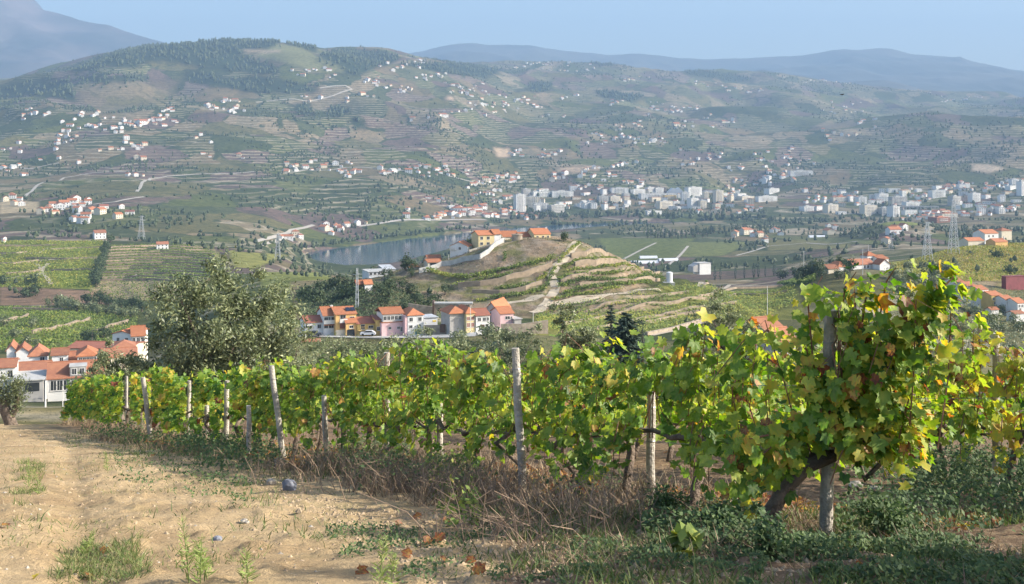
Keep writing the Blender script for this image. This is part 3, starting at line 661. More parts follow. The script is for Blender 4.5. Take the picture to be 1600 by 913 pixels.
def roof_mesh(kind, w, d, h, rh, ov, t=.16):
    b = MB(); z = h+.004
    if kind == 'gable_x':     # ridge along the front
        s = rh/(d/2); e = z-ov*s
        b.prism([(-ov, e), (d/2, z+rh), (d+ov, e), (d+ov, e+t), (d/2, z+rh+t*1.2), (-ov, e+t)], 'x', -w/2-ov, w/2+ov)
        b.tube([(-w/2-ov, d/2, z+rh+t*1.2), (w/2+ov, d/2, z+rh+t*1.2)], .13, 6)
    elif kind == 'gable_y':
        s = rh/(w/2); e = z-ov*s
        b.prism([(-w/2-ov, e), (0, z+rh), (w/2+ov, e), (w/2+ov, e+t), (0, z+rh+t*1.2), (-w/2-ov, e+t)], 'y', -ov, d+ov)
        b.tube([(0, -ov, z+rh+t*1.2), (0, d+ov, z+rh+t*1.2)], .13, 6)
    elif kind == 'shed':      # slopes up to the back
        s = rh/d; e = z-ov*s
        b.prism([(-ov, e), (d+ov, z+rh+ov*s), (d+ov, z+rh+ov*s+t), (-ov, e+t)], 'x', -w/2-ov, w/2+ov)
    elif kind == 'hip':
        x0, x1, y0, y1 = -w/2-ov, w/2+ov, -ov, d+ov; m = min(w, d)/2
        if w >= d: a, c = (-w/2+m, d/2, z+rh), (w/2-m, d/2, z+rh)
        else: a, c = (0, m, z+rh), (0, d-m, z+rh)
        for dz, flip in ((0, 1), (t, 0)):
            pass
        E0 = [(x0,y0,z-.02),(x1,y0,z-.02),(x1,y1,z-.02),(x0,y1,z-.02)]; E = [(p[0],p[1],p[2]+t) for p in E0]
        a = (a[0], a[1], a[2]+t); c = (c[0], c[1], c[2]+t)
        b.poly(E0[::-1])
        for k in range(4): q = (k+1) % 4; b.poly([E0[k], E0[q], E[q], E[k]])
        if w >= d: b.poly([E[0],E[1],c,a]); b.poly([E[1],E[2],c]); b.poly([E[2],E[3],a,c]); b.poly([E[3],E[0],a])
        else: b.poly([E[0],E[1],a]); b.poly([E[1],E[2],c,a]); b.poly([E[2],E[3],c]); b.poly([E[3],E[0],a,c])
    else:                     # flat with a low parapet
        b.box(-w/2-ov, w/2+ov, -ov, d+ov, z, z+t)
    return b
def wall_mesh(kind, w, d, h, rh, base=4.0):
    b = MB()
    if kind == 'gable_x': b.prism([(0,-base),(d,-base),(d,h),(d/2,h+rh),(0,h)], 'x', -w/2, w/2)
    elif kind == 'gable_y': b.prism([(-w/2,-base),(w/2,-base),(w/2,h),(0,h+rh),(-w/2,h)], 'y', 0, d)
    elif kind == 'shed': b.prism([(0,-base),(d,-base),(d,h+rh),(0,h)], 'x', -w/2, w/2)
    else: b.box(-w/2, w/2, 0, d, -base, h)
    return b
def house(label, x0, x1, eave, base, Y, d, kind, ridge, wall='white_wall', roof='roof_orange', rz=0, wins=(), rwins=(), lwins=(), doors=(), ov=.3, group=None, name='house', cat='house', chim=None, frame='trim', pane='glass_dark', rwall=None):
    """front face spans photo columns x0..x1 at distance Y; eave, base, ridge are photo rows"""
    sc = Y/F; w = (x1-x0)*sc/max(.3, math.cos(rz)); zb = -(base-HY)*sc; h = (base-eave)*sc; rh = max(.15, (eave-ridge)*sc)
    if kind == 'gable_x' or kind == 'hip': rh = max(.4, -(ridge-HY)*(Y+d/2)/F-(zb+h))
    xc = ((x0+x1)/2-CX)*sc
    if rz == 0: rz = R(22) if group == VG else R(20)
    r = empty(name, (xc, Y, zb), rz); tag(r, label, cat, group)
    wall_mesh(kind, w, d, h, rh-.1).build('wall', M[wall], r)
    rf = roof_mesh(kind, w, d, h, rh, ov).build('roof', M[roof], r)
    for (fx, fz, ww, wh) in wins: window_part(r, (fx-.5)*w, fz*h, ww, wh, frame=frame, pane=pane)
    for (fy, fz, ww, wh) in rwins: window_part(r, fy*d, fz*h, ww, wh, 'right', w, d, frame, pane)
    for (fy, fz, ww, wh) in lwins: window_part(r, fy*d, fz*h, ww, wh, 'left', w, d, frame, pane)
    for (fx, ww, wh, mt, nm) in doors: door_part(r, (fx-.5)*w, 0, ww, wh, mt, nm)
    if chim:
        cx_, cyy, chh = chim; b = MB(); b.box((cx_-.5)*w-.3, (cx_-.5)*w+.3, cyy*d-.3, cyy*d+.3, h-.2, h+rh+chh); b.box((cx_-.5)*w-.38, (cx_-.5)*w+.38, cyy*d-.38, cyy*d+.38, h+rh+chh+.002, h+rh+chh+.15)
        b.build('chimney', M['trim'], rf)
    r['dims'] = (w, d, h)
    return r
VG = 'houses of the village street'
# --- the street of the village below the knoll (about 300 m away)
Yv = 306
def gd(px, py, Y): return py
h1 = house('small white house with brown roof at the end of the village street', 477, 505, 504, 525, Yv, 7, 'gable_x', 494, 'white_wall', 'roof_brown', wins=[(.22,.58,1.6,.7),(.78,.55,.9,1.0),(.52,.14,.9,.8),(.2,.14,1.1,.4)], group=VG)
h2 = house('tall white house with orange roof and two balconies above a white garage', 505.3, 524, 493, 525, Yv+.5, 8, 'gable_x', 480, 'white_wall', 'roof_orange', wins=[(.22,.68,1.0,1.3),(.5,.68,.5,1.3),(.8,.68,.8,1.3),(.22,.38,1.0,1.0),(.66,.38,1.3,1.0)], doors=[(.35,1.9,2.0,'metal_white','garage_door')], group=VG, chim=(.95,.5,.3))
balcony_part(h2, -1.6, 1.6, .62*5.6, .9, solid=True); b = MB(); b.prism([(-.9, 0), (0, .32), (0, .45), (-.9, .12)], 'x', -1.6, 1.6); o = b.build('awning_roof', M['roof_orange'], h2); o.location = (0, 0, .53*5.6)
h3 = house('tall orange walled house with solar panels on its orange roof', 524.3, 557, 491, 525, Yv, 9, 'gable_x', 480, 'orange_wall', 'roof_orange', wins=[(.35,.70,1.5,1.6),(.80,.70,1.2,1.0)], doors=[], group=VG)
balcony_part(h3, -1.9, .2, .64*6, 1.0, solid=True); door_part(h3, -1.0, .34*6, 1.5, 1.6, 'shutter', 'balcony_door')
b = MB(); b.box(-2.8, -.3, -.4, .02, 0, 1.75); b.build('porch_wall', M['cream_wall'], h3)
for k in range(2):
    b = MB(); b.box(-.62, .62, -.9, .9, .0, .09); o = b.build('solar_panel', M['solar'], h3); o.location = (1.0+k*1.35, 2.1, 6.95); o.rotation_euler = (R(26), 0, 0)
h4 = house('low orange house front with dark metal gate and narrow tiled lip', 540.5, 557.5, 504, 525, Yv-1.2, 1.1, 'shed', 500, 'orange_wall', 'roof_orange', wins=[(.5,.58,1.0,.7)], doors=[(.45,2.1,1.75,'glass_dark','garage_gate')], group=VG)
h5 = house('yellow house with wide brown roof and a railed balcony', 557.8, 588, 505.5, 525, Yv, 8, 'gable_x', 496, 'yellow_wall', 'roof_brown', wins=[(.30,.54,1.0,1.3),(.72,.62,1.2,.6)], doors=[(.76,1.9,1.5,'orange_wall','garage_door')], group=VG)
balcony_part(h5, -2.5, .1, .5*3.4, .8, rail='yellow_wall', mt='yellow_wall')
h6 = house('narrow yellow stair tower between the yellow house and the pink house', 588.2, 595.5, 500, 525, Yv-.4, 5, 'shed', 497, 'yellow_wall', 'roof_brown', wins=[(.45,.35,.8,.9)], group=VG, cat='stair tower', name='stair_tower')
h7 = house('pink house with glazed white upper storey under an orange roof', 596, 632, 504, 525, Yv-1, 8, 'flat', 503, 'pink_wall', 'roof_orange', wins=[(.36,.50,.7,.6),(.75,.50,.7,.6),(.88,.3,.5,1.2)], group=VG, ov=.15)
b = MB(); b.box(-2.7, 2.9, .3, 7, 3.87, 6.0); b.build('upper_storey', M['white_wall'], h7)
for k in range(5): window_part(h7, -2.15+k*1.05, 4.35, .8, 1.0).location.y = .3
o = roof_mesh('gable_x', 5.8, 7.2, 5.99, 1.2, .3).build('upper_roof', M['roof_orange'], h7); o.location = (.1, .2, 0)
h8 = house('three storey white house with pink side wall and orange hipped roof', 637.5, 661, 493, 523, Yv-1, 8, 'hip', 481, 'white_wall', 'roof_orange', wins=[(.22,.70,.9,1.0),(.78,.70,.9,1.0),(.2,.34,.9,.8),(.72,.36,.9,.8)], doors=[(.66,1.6,1.3,'garage_green','garage_door')], group=VG, rz=R(22))
b = MB(); b.box(-2.95, -2.055, .1, 7.5, -3, 5.2); b.build('side_wing', M['pink_wall'], h8)
house('white metal shed with flat roof beside the street', 661.8, 684, 496.5, 509, Yv+6, 6, 'flat', 495.5, 'metal_white', 'steel', group=VG, name='shed', cat='shed')
b = MB(); b.box(-.5, .5, -.05, .03, 0, .45); o = b.build('yellow_sign', M['yellow_sign'], bpy.data.objects['shed']); o.location = (1.1, 0, 1.0)
h9 = house('yellow corner house with broad orange hipped roof', 728, 742.5, 490, 517, Yv-4, 9, 'hip', 478, 'pale_yellow_wall', 'roof_orange', wins=[(.25,.62,.8,.9),(.75,.62,.8,.9),(.25,.22,.8,1.1),(.75,.22,.8,1.1)], group=VG, frame='trim', pane='shutter')
b = MB(); b.box(-5.4, -1.265, 1.5, 8.9, -3, 4.66); b.build('rear_wing', M['grey_wall'], h9); o = roof_mesh('hip', 4.6, 8, 4.66, 1.6, .35).build('wing_roof', M['roof_orange'], h9); o.location = (-3.2, 1.2, 0)
house('white house with dark red roof joined to the yellow corner house', 743, 766, 493, 516, Yv-3, 7, 'gable_x', 483, 'white_wall', 'roof_brown', wins=[(.25,.62,.8,.9),(.6,.62,.8,.9),(.85,.62,.6,.9),(.8,.2,.6,.8)], doors=[(.5,.9,1.5,'door_wood','door')], group=VG)
h10 = house('white gabled house with outside stair behind the corner house', 757, 778, 486, 507, Yv+10, 11, 'gable_y', 473, 'grey_wall', 'roof_orange', rz=R(-18), wins=[(.5,.65,.8,.9)], group=VG)
b = MB()
for k in range(8): b.box(-.1+k*.45, .36+k*.45, -1.2, -.05, -1, 2.9-k*.36)
o = b.build('outside_stair', M['trim'], h10); o.location = (.9, -.0, -.2)
house('pink house with orange roof at the end of the village', 781, 803, 490, 508, Yv+2, 7, 'gable_x', 480, 'pink_wall', 'roof_orange', wins=[(.55,.5,1.3,.8),(.85,.5,.5,.7)], group=VG)
house('low concrete lean-to beside the pink house at the village end', 803.5, 815, 499, 508, Yv+2, 5, 'flat', 498, 'grey_wall', 'roof_slab', group=VG, name='lean_to', cat='shed')
house('tiny white hut with red door below the street wall', 474, 501, 537.5, 549, Yv-22, 3.5, 'gable_x', 531, 'white_wall', 'roof_brown', doors=[(.52,.8,1.6,'door_red','door')], name='hut', cat='hut')
# retaining wall, ruin with dark archway, boundary walls
def wall_strip(label, pts, h, th, mt, name='retaining_wall', lift=0, cat='wall', below=3.0):
    """pts: world points along the foot"""
    b = MB()
    for a, c in zip(pts[:-1], pts[1:]):
        d = Vector((c.x-a.x, c.y-a.y, 0)); 
        if d.length < .01: continue
        d.normalize(); s = Vector((d.y, -d.x, 0))*th/2
        q = [a-s, c-s, c+s, a+s]; i = len(b.v)
        b.v += [(p.x, p.y, (a.z if k in (0, 3) else c.z)-below+lift) for k, p in enumerate(q)]+[(p.x, p.y, (a.z if k in (0, 3) else c.z)+h+lift) for k, p in enumerate(q)]
        for f in ((4,5,6,7),(0,1,5,4),(1,2,6,5),(2,3,7,6),(3,0,4,7)): b.f.append(tuple(i+k for k in f)); b.m.append(0)
    o = b.build(name, M[mt]); return tag(o, label, cat)
wall_strip('long grey retaining wall below the village street', [P(470,541,Yv-4), P(540,542,Yv-4), P(601,542,Yv-5)], 2.35, .5, 'grey_wall')
wall_strip('tan rubble boundary wall between the shed and the yellow corner house', [P(662,520,Yv-1), P(703,519,Yv-2), P(727,520,Yv-3)], 2.0, .5, 'stone_wall', 'boundary_wall')
b = MB(); b.box(-.7, .7, -.06, .06, 0, 2.3); o = b.build('gate', M['door_wood'], bpy.data.objects['boundary_wall']); o.location = P(691.5, 519.5, Yv-2); o.location.y -= .3
wall_strip('tan earth bank wall at the end of the village below the vineyard', [P(783,520,Yv-3), P(815,520,Yv-2), P(856,514,Yv)], 2.4, .6, 'stone_wall', 'bank_wall')
wall_strip('pale wall climbing the slope above the village street', [P(638,484,352), P(680,490,352)], 2.0, .5, 'stone_wall', 'slope_wall')
rr = empty('ruined_vault', P(708, 492, 346)); tag(rr, 'ruined stone vault with dark arch openings behind the village', 'ruin')
for k in range(3):
    b = MB(); n = 10; prof = [(-1.9,-2),(-1.9,3.2),(1.9,3.2),(1.9,-2),(1.3,-2)]+[(1.3*math.cos(math.pi*j/n), .9+1.3*math.sin(math.pi*j/n)) for j in range(n+1)]+[(-1.3,-2)]
    b.prism(prof, 'y', 0, 2.5); o = b.build('arch', M['stone_wall'], rr); o.location = (-3.9+k*3.85, .02*k, -.25*k)
b = MB(); b.box(-6.4, -5.85, -.5, 3, -2, 4.2); b.build('pier', M['door_wood'], rr)
b = MB(); b.box(-6.5, 6, -.2, 2.8, 3.24, 3.7); b.build('roof_deck', M['roof_slab'], rr)
# street
ribbon('street', [P(465,526.5,Yv-2.6), P(560,526.5,Yv-2.6), P(640,526,Yv-3), P(700,524,Yv-5), P(745,520,Yv-6)], 4.5, M['roof_slab'], .15)
def car(label, pos, rz, mt, group='cars parked in the village street', cat='car'):
    r = empty('parked_car', pos, rz); tag(r, label, cat, group)
    def body():
        b = MB(); b.prism([(-2.05,.3),(-2.1,.75),(-1.9,.9),(-1.1,.95),(-.55,1.42),(1.1,1.45),(1.75,1.0),(2.05,.9),(2.1,.35)], 'y', -.83, .83); return b.mesh('body', M[mt])
    link('body', cached(('carb', mt), body), r)
    def gl():
        b = MB(); b.prism([(-.98,.97),(-.5,1.36),(1.0,1.38),(1.5,1.0)], 'y', -.845, .845); return b.mesh('window', M['glass_dark'])
    link('window', cached('carg', gl), r)
    def wh():
        b = MB(); b.tube([(0,-.11,0),(0,.11,0)], .31, 12); return b.mesh('wheel', M['rubber'])
    for sx in (-1.3, 1.3):
        for sy in (-.75, .75): o = link('wheel', cached('carw', wh), r); o.location = (sx, sy, .31)
    return r
car('white car parked before the yellow house on the street', P(575, 525.5, Yv-2.6)+Vector((0,0,.18)), 0, 'car_white')
car('dark car parked before the small white house on the street', P(491, 526, Yv-2.6)+Vector((0,0,.15)), R(180), 'car_grey')
q = hit(776, 509, 280); car('white car parked by the outside stair at the village end', q+Vector((0,0,.1)), R(15), 'car_white')
# --- houses on the knoll and its shoulder
KG = 'houses on the knoll top'
hw = house('white gabled house with small balcony on the knoll shoulder', 703, 731, 385, 399, 452, 7, 'gable_y', 378.5, 'white_wall', 'roof_orange', rz=R(-14), wins=[(.55,.62,.9,1.0)], rwins=[(.5,.5,.9,1.0)], group=KG, ov=.25)
b = MB(); b.box(-3.6, -1.2, -1.0, -.002, 2.2, 2.35); b.box(-3.6, -1.2, -1.0, -.9, 2.352, 3.2); b.build('balcony', M['trim'], hw)
hy = house('big yellow house with orange roof and white side wing on the knoll', 747, 773, 367.5, 386, 452, 9, 'gable_x', 361, 'pale_yellow_wall', 'roof_orange', wins=[(.2,.62,1.1,1.2),(.62,.62,1.1,1.2),(.2,.18,1.1,1.0),(.62,.18,1.1,1.0)], group=KG)
b = MB(); b.prism([(0,-3),(7,-3),(7,5),(3.5,6.5),(0,5)], 'x', 3.38, 6.2); b.build('side_wing', M['white_wall'], hy)
o = roof_mesh('gable_x', 3.0, 7.2, 5.05, 1.5, .3).build('wing_roof', M['roof_orange'], hy); o.location = (4.8, -.1, 0)
house('low barn with long orange roof beside the big yellow house', 786, 812, 370, 381, 458, 8, 'gable_x', 361.5, 'cream_wall', 'roof_orange', group=KG, name='barn', cat='barn')
house('low annex with orange roof between round tower and yellow end house', 812.5, 836, 370, 379, 457, 7, 'gable_x', 363.5, 'cream_wall', 'roof_orange', wins=[(.3,.4,.9,.8)], group=KG, name='annex', cat='house')
house('yellow end house with big orange roof at the knoll edge', 834, 861, 366, 377, 455, 9, 'gable_x', 357.5, 'pale_yellow_wall', 'roof_orange', wins=[(.2,.4,.9,1.0),(.55,.4,.9,1.0),(.85,.4,.9,1.0)], group=KG, chim=(.97,.5,.3))
rt = empty('round_tower', P(808, 380, 449)); tag(rt, 'squat round stone tower before the orange barn roof', 'tower')
b = MB(); b.tube([(0,0,-3),(0,0,3.3)], [2.2,2.1], 20); b.build('wall', M['stone_wall'], rt); b = MB(); b.tube([(0,0,3.302),(0,0,3.6)], [2.3,2.3], 20); b.build('coping', M['stone_wall'], rt)
b = MB(); b.box(-1.6, 1.8, -.5, .5, -2.5, 1.4); o = b.build('buttress', M['stone_wall'], rt); o.location = (3.4, -1.4, -.7)
KL = 'houses on the slope beside the knoll'
house('open orange roofed hut with white wall below the mast', 570, 582, 444, 451, 402, 4, 'gable_x', 438, 'white_wall', 'roof_orange', group=KL, ov=.3)
bpy.data.objects[-1] if False else None
house('dark walled lean-to carrying the same orange roof as the white hut', 557, 569.8, 444, 451, 402.5, 3.4, 'gable_x', 438.5, 'door_wood', 'roof_orange', group=KL, name='lean_to', cat='shed')
house('long flat roofed white warehouse on the slope', 576, 609, 425, 431.5, 455, 12, 'flat', 423.5, 'metal_white', 'roof_slab', wins=[(.1,.3,1,1),(.3,.3,1,1),(.5,.3,1,1)], group=KL, name='warehouse', cat='warehouse')
house('grey roofed warehouse behind the long white warehouse', 600, 618, 421, 427, 470, 10, 'shed', 417.5, 'grey_wall', 'steel', group=KL, name='warehouse', cat='warehouse')
house('white house with bright orange hipped roof beside two round bushes', 640, 656, 418, 425, 445, 7, 'hip', 412, 'white_wall', 'roof_orange', group=KL, chim=(.1,.3,.4))
house('open carport with orange roof below the white gabled house', 668, 690, 410, 417, 440, 6, 'gable_x', 405.5, 'cream_wall', 'roof_orange', group=KL, name='carport', cat='carport', doors=[(.4,2.6,1.5,'glass_dark','opening')])
house('cream house with red roof behind the carport', 668, 690, 405, 411, 455, 5, 'gable_x', 399, 'cream_wall', 'roof_old', group=KL)
# white pump house, tank and box on the flats beyond the knoll
tk = empty('water_tank', hit(1046, 443, 440)); tag(tk, 'upright white cylindrical tank standing on a concrete pad', 'tank')
b = MB(); b.tube([(0,0,-.5),(0,0,4.0)], 1.25, 20); b.tube([(0,0,4.0),(0,0,4.35)], [1.25,.5], 20); b.build('shell', M['metal_white'], tk)
b = MB(); b.box(-2.6, 1.8, -2.2, 1.6, -1, .25); b.build('plinth', M['roof_slab'], tk)
b = MB(); b.tube([(-1.9,-.6,.25),(-1.9,-.6,1.2),(-1.2,-.2,1.3)], .12, 6); b.build('pipe', M['steel'], tk)
wb_ = house('white box building with grey lean-to on the green flats', 1092, 1112, 411.5, 420, 760, 9, 'flat', 410, 'white_wall', 'roof_slab', name='pump_house', cat='building')
b = MB(); b.prism([(-9,-2),(-9,1.6),(-.2-4.4,3.7),(-.2-4.4,-2)], 'y', .5, 8); b.build('lean_to', M['grey_wall'], wb_)
# --- estate trio and the houses of the right hand slope
EG = 'buildings of the white estate'
house('low white house with orange hipped roof beside the estate', 1309, 1326, 417, 424, 490, 8, 'hip', 408.5, 'white_wall', 'roof_orange', group=EG)
house('low annex with faded red roof at the estate entrance', 1293, 1312, 420, 426, 484, 6, 'gable_x', 414, 'cream_wall', 'roof_old', group=EG, name='annex')
house('long white estate wing with old red roof', 1329, 1370, 413.5, 423, 492, 8, 'gable_x', 405.5, 'white_wall', 'roof_old', wins=[(.55,.4,.8,1.2),(.7,.4,.8,1.2)], group=EG)
ht = house('white square estate tower with pyramid roof', 1354, 1371, 400, 415, 500, 5, 'hip', 393, 'white_wall', 'roof_orange', wins=[(.22,.55,.8,1.0),(.5,.55,.8,1.0)], group=EG, name='tower_house', cat='tower')
b = MB(); b.bar((0,2.5,6), (0,2.5,9.2), .12); b.build('weather_vane', M['steel'], ht)
house('white estate house with terraced orange roof right of the tower', 1371.5, 1390, 404.5, 419, 498, 9, 'gable_x', 399, 'white_wall', 'roof_orange', wins=[(.3,.6,.8,1.1),(.7,.6,.8,1.1)], group=EG)
house('small white gabled porch before the estate tower', 1373, 1392, 413, 422, 489, 5, 'gable_y', 406, 'white_wall', 'roof_orange', group=EG, name='porch_house')
RG = 'stepped terrace of white houses on the slope'
for k, (x0, x1, ev, bs, rdg, wl_, lb) in enumerate([
  (1495,1509,441,456,435,'white_wall','topmost house of the stepped white terrace'),
  (1509.3,1527,447,462,441,'white_wall','second house down in the stepped white terrace'),
  (1527.3,1546,453,468,446.5,'white_wall','third house down in the stepped white terrace'),
  (1547,1569,462,477,455.5,'yellow_wall','yellow house in the stepped white terrace'),
  (1570,1588,469,482,462,'white_wall','white house just below the yellow one in the terrace'),
  (1588.3,1606,474,487,466,'white_wall','lowest white house of the terrace, cut by the picture edge')]):
    house(lb, x0, x1, ev, bs, 480-k*5, 8, 'gable_x', rdg, wl_, 'roof_orange', wins=[(.2,.55,.7,.9),(.5,.55,.7,.9),(.8,.55,.7,.9),(.3,.12,.8,.9)], group=RG, ov=.15, rz=R(0))
house('tiny white hut with orange roof below the terrace', 1547, 1562, 484, 490, 440, 3, 'gable_x', 480.5, 'white_wall', 'roof_orange', name='hut', cat='hut')
house('white shed with red roof at the foot of the terrace', 1583, 1603, 490, 496, 430, 4, 'gable_x', 486, 'white_wall', 'roof_old', name='hut', cat='hut')
cn = house('long dark red metal container on the vineyard slope', 1568, 1606, 432, 441, 560, 3, 'flat', 431, 'red_metal', 'red_metal', name='container', cat='container')
UG = 'houses on the golden vineyard hill'
house('big white house with orange roof on the golden hill', 1536, 1563, 365, 374, 800, 12, 'gable_x', 359, 'white_wall', 'roof_orange', group=UG, wins=[(.3,.4,1.2,1.2),(.6,.4,1.2,1.2)])
house('long low orange roof at the hill foot of the white house', 1510, 1541, 376.5, 381, 770, 9, 'gable_x', 371.5, 'cream_wall', 'roof_orange', group=UG)
house('low orange roofed house with chimney tower on the golden hill', 1553, 1577, 378, 384, 765, 9, 'gable_x', 373, 'orange_wall', 'roof_orange', group=UG, chim=(.95,.3,1.5))
house('pinkish house with dark trees behind on the golden hill', 1563, 1583, 361, 367, 830, 9, 'hip', 356, 'cream_wall', 'roof_old', group=UG)
# red roofed house just behind the vines
hn = house('red tiled house with white gable seen just over the vines', 1197, 1231, 519, 560, 150, 6, 'gable_x', 497, 'white_wall', 'roof_old', rz=R(28), ov=.25)
hn2 = house('lower red tiled roof against the white gable house over the vines', 1216, 1246, 533, 562, 142, 4, 'gable_x', 514, 'grey_wall', 'roof_old', rz=R(28), ov=.2)
# tile rows on those two nearest roofs
# --- the village at the lower left (150-300 m)
LG = 'houses of the lower village'
la = house('big white house with long red roof and a dormer in the lower village', 78, 164, 590, 626, 200, 9, 'gable_x', 565, 'white_wall', 'roof_old', wins=[(.1,.5,1.0,1.7),(.2,.5,1.0,1.7),(.32,.5,1.0,1.7),(.55,.5,1.0,1.7),(.75,.5,1.0,1.7)], group=LG, ov=.25)
dz = -(572-HY)/F*201+(626-HY)/F*200
b = MB(); b.box(-1.35, 1.35, .1, 3.4, 3.9, dz); o = b.build('dormer', M['grey_wall'], la); o.location.x = .1
b = MB(); b.box(-1.5, 1.5, 0, 3.6, dz+.004, dz+.14); o = b.build('dormer_roof', M['roof_slab'], la); o.location.x = .1
for k in (-.65, .65): q = window_part(la, .1+k, dz-1.3, .7, 1.0); q.location.y = .1
house('long low house with rust red roof behind the dormer house', 30, 76, 579.5, 592, 212, 8, 'gable_x', 566, 'white_wall', 'roof_old', wins=[(.3,.3,.8,.8),(.7,.3,.8,.8)], group=LG)
house('hip roofed red pavilion above the lower village', 46, 72, 557, 574, 226, 7, 'hip', 539, 'white_wall', 'roof_old', wins=[(.75,.5,.8,.9)], group=LG)
house('white cottage with shaded gable in the middle of the lower village', 82, 105, 555, 572, 224, 6, 'gable_x', 545, 'white_wall', 'roof_old', wins=[(.6,.4,.6,.8)], group=LG)
house('tall house with bright orange hipped roof over a white glazed gallery', 122, 150, 557, 570, 222, 7, 'hip', 542, 'white_wall', 'roof_orange', wins=[(.15,.25,.6,1.0),(.35,.25,.6,1.0),(.55,.25,.6,1.0),(.75,.25,.6,1.0),(.9,.25,.5,1.0)], group=LG)
house('very long dark red roof at the back of the lower village', 104, 204, 545, 553, 262, 10, 'gable_x', 535, 'cream_wall', 'roof_brown', group=LG, rz=R(-4))
house('tan walled house with red roof before the long dark roof', 161, 212, 558, 576, 235, 9, 'gable_x', 545, 'cream_wall', 'roof_old', wins=[(.2,.35,.8,1.1),(.45,.35,.8,1.1),(.7,.35,.8,1.1)], group=LG)
house('tall white house with orange roof and gabled face beside the big olive', 175, 206, 522, 550, 285, 9, 'gable_y', 518, 'white_wall', 'roof_orange', wins=[(.3,.6,.7,.8),(.75,.6,.7,.8)], group=LG, rz=R(-8))
lw = house('side wing of the tall white house with two rows of windows', 206.5, 226, 525, 549, 283, 8, 'gable_x', 510, 'white_wall', 'roof_orange', wins=[(.15,.6,.7,1.1),(.5,.6,.7,1.1),(.85,.6,.7,1.1),(.15,.15,.7,1.1),(.5,.15,.7,1.1)], group=LG)
for k, (x0, x1, rg_, lb) in enumerate([(11,24,540,'leftmost small white gable at the edge of the lower village'), (26,44,543,'second small white gable at the edge of the lower village')]):
    house(lb, x0, x1, rg_+7, rg_+17, 240, 7, 'gable_y', rg_, 'white_wall', 'roof_old', group=LG)
house('grey flat roofed outbuilding below the red roofs', 24, 66, 595, 612, 196, 9, 'flat', 593, 'grey_wall', 'roof_slab', doors=[(.6,2.5,1.5,'glass_dark','opening')], group=LG, name='outbuilding', cat='outbuilding')
house('low house with rust roof at the left rim of the lower village', -14, 22, 575, 600, 200, 8, 'gable_x', 562, 'white_wall', 'roof_old', wins=[(.8,.4,.8,1.2)], group=LG)
house('low red roof between the cottage and the orange gallery house', 100, 124, 562, 574, 228, 6, 'gable_x', 550, 'cream_wall', 'roof_old', group=LG)
house('small red roof behind the dormer of the big house', 150, 168, 566, 578, 230, 6, 'gable_x', 556, 'cream_wall', 'roof_brown', group=LG)
house('reddish roof at the edge of the lower village under the tall white house', 178, 210, 543, 552, 258, 6, 'hip', 532, 'white_wall', 'roof_old', group=LG)

# ------------------------------------------------------------------ towns and hamlets far across the river
def far_house_mesh(k, roofm, wallm):
    """about 11 x 8 m, one mesh with wall, roof and window colours"""
    b = MB(); w, d, h, rh = [(11,8,5.5,2.0),(9,8,6.5,1.9),(14,9,4.5,2.2),(10,9,6,2.4)][k]
    kind = ['gable_x','hip','gable_x','gable_y'][k]
    a = wall_mesh(kind, w, d, h, rh-.15, 3.5); r_ = roof_mesh(kind, w, d, h, rh, .4, .3)
    for src, mi in ((a, 0), (r_, 1)):
        i = len(b.v); b.v += src.v; b.f += [tuple(i+q for q in f) for f in src.f]; b.m += [mi]*len(src.f)
    for x in (-.32, 0, .32):
        for z in ((1.0, 3.6) if h > 5 else (1.4,)):
            b.box(x*w-.5, x*w+.5, -.06, .1, z, z+1.3, 2)
    for y in (.3, .7):
        for z in ((1.0, 3.6) if h > 5 else (1.4,)): b.box(w/2-.1, w/2+.06, y*d-.5, y*d+.5, z, z+1.3, 2)
    return b.mesh('house', [M[wallm], M[roofm], M['glass_dark']])
FH = []; FHL = []
for k in range(4):
    for rm_, wm, lb in (('roof_orange','white_wall','in white, orange tiled,'), ('roof_old','white_wall','in white, faded tiles,'), ('roof_orange','cream_wall','in cream, orange tiled,'), ('roof_brown','white_wall','in white, brown tiled,'), ('roof_slab','white_wall','in white, grey roofed,')):
        FH.append(far_house_mesh(k, rm_, wm)); FHL.append((['two storey house','hipped house','long low house','gabled house'][k], lb))
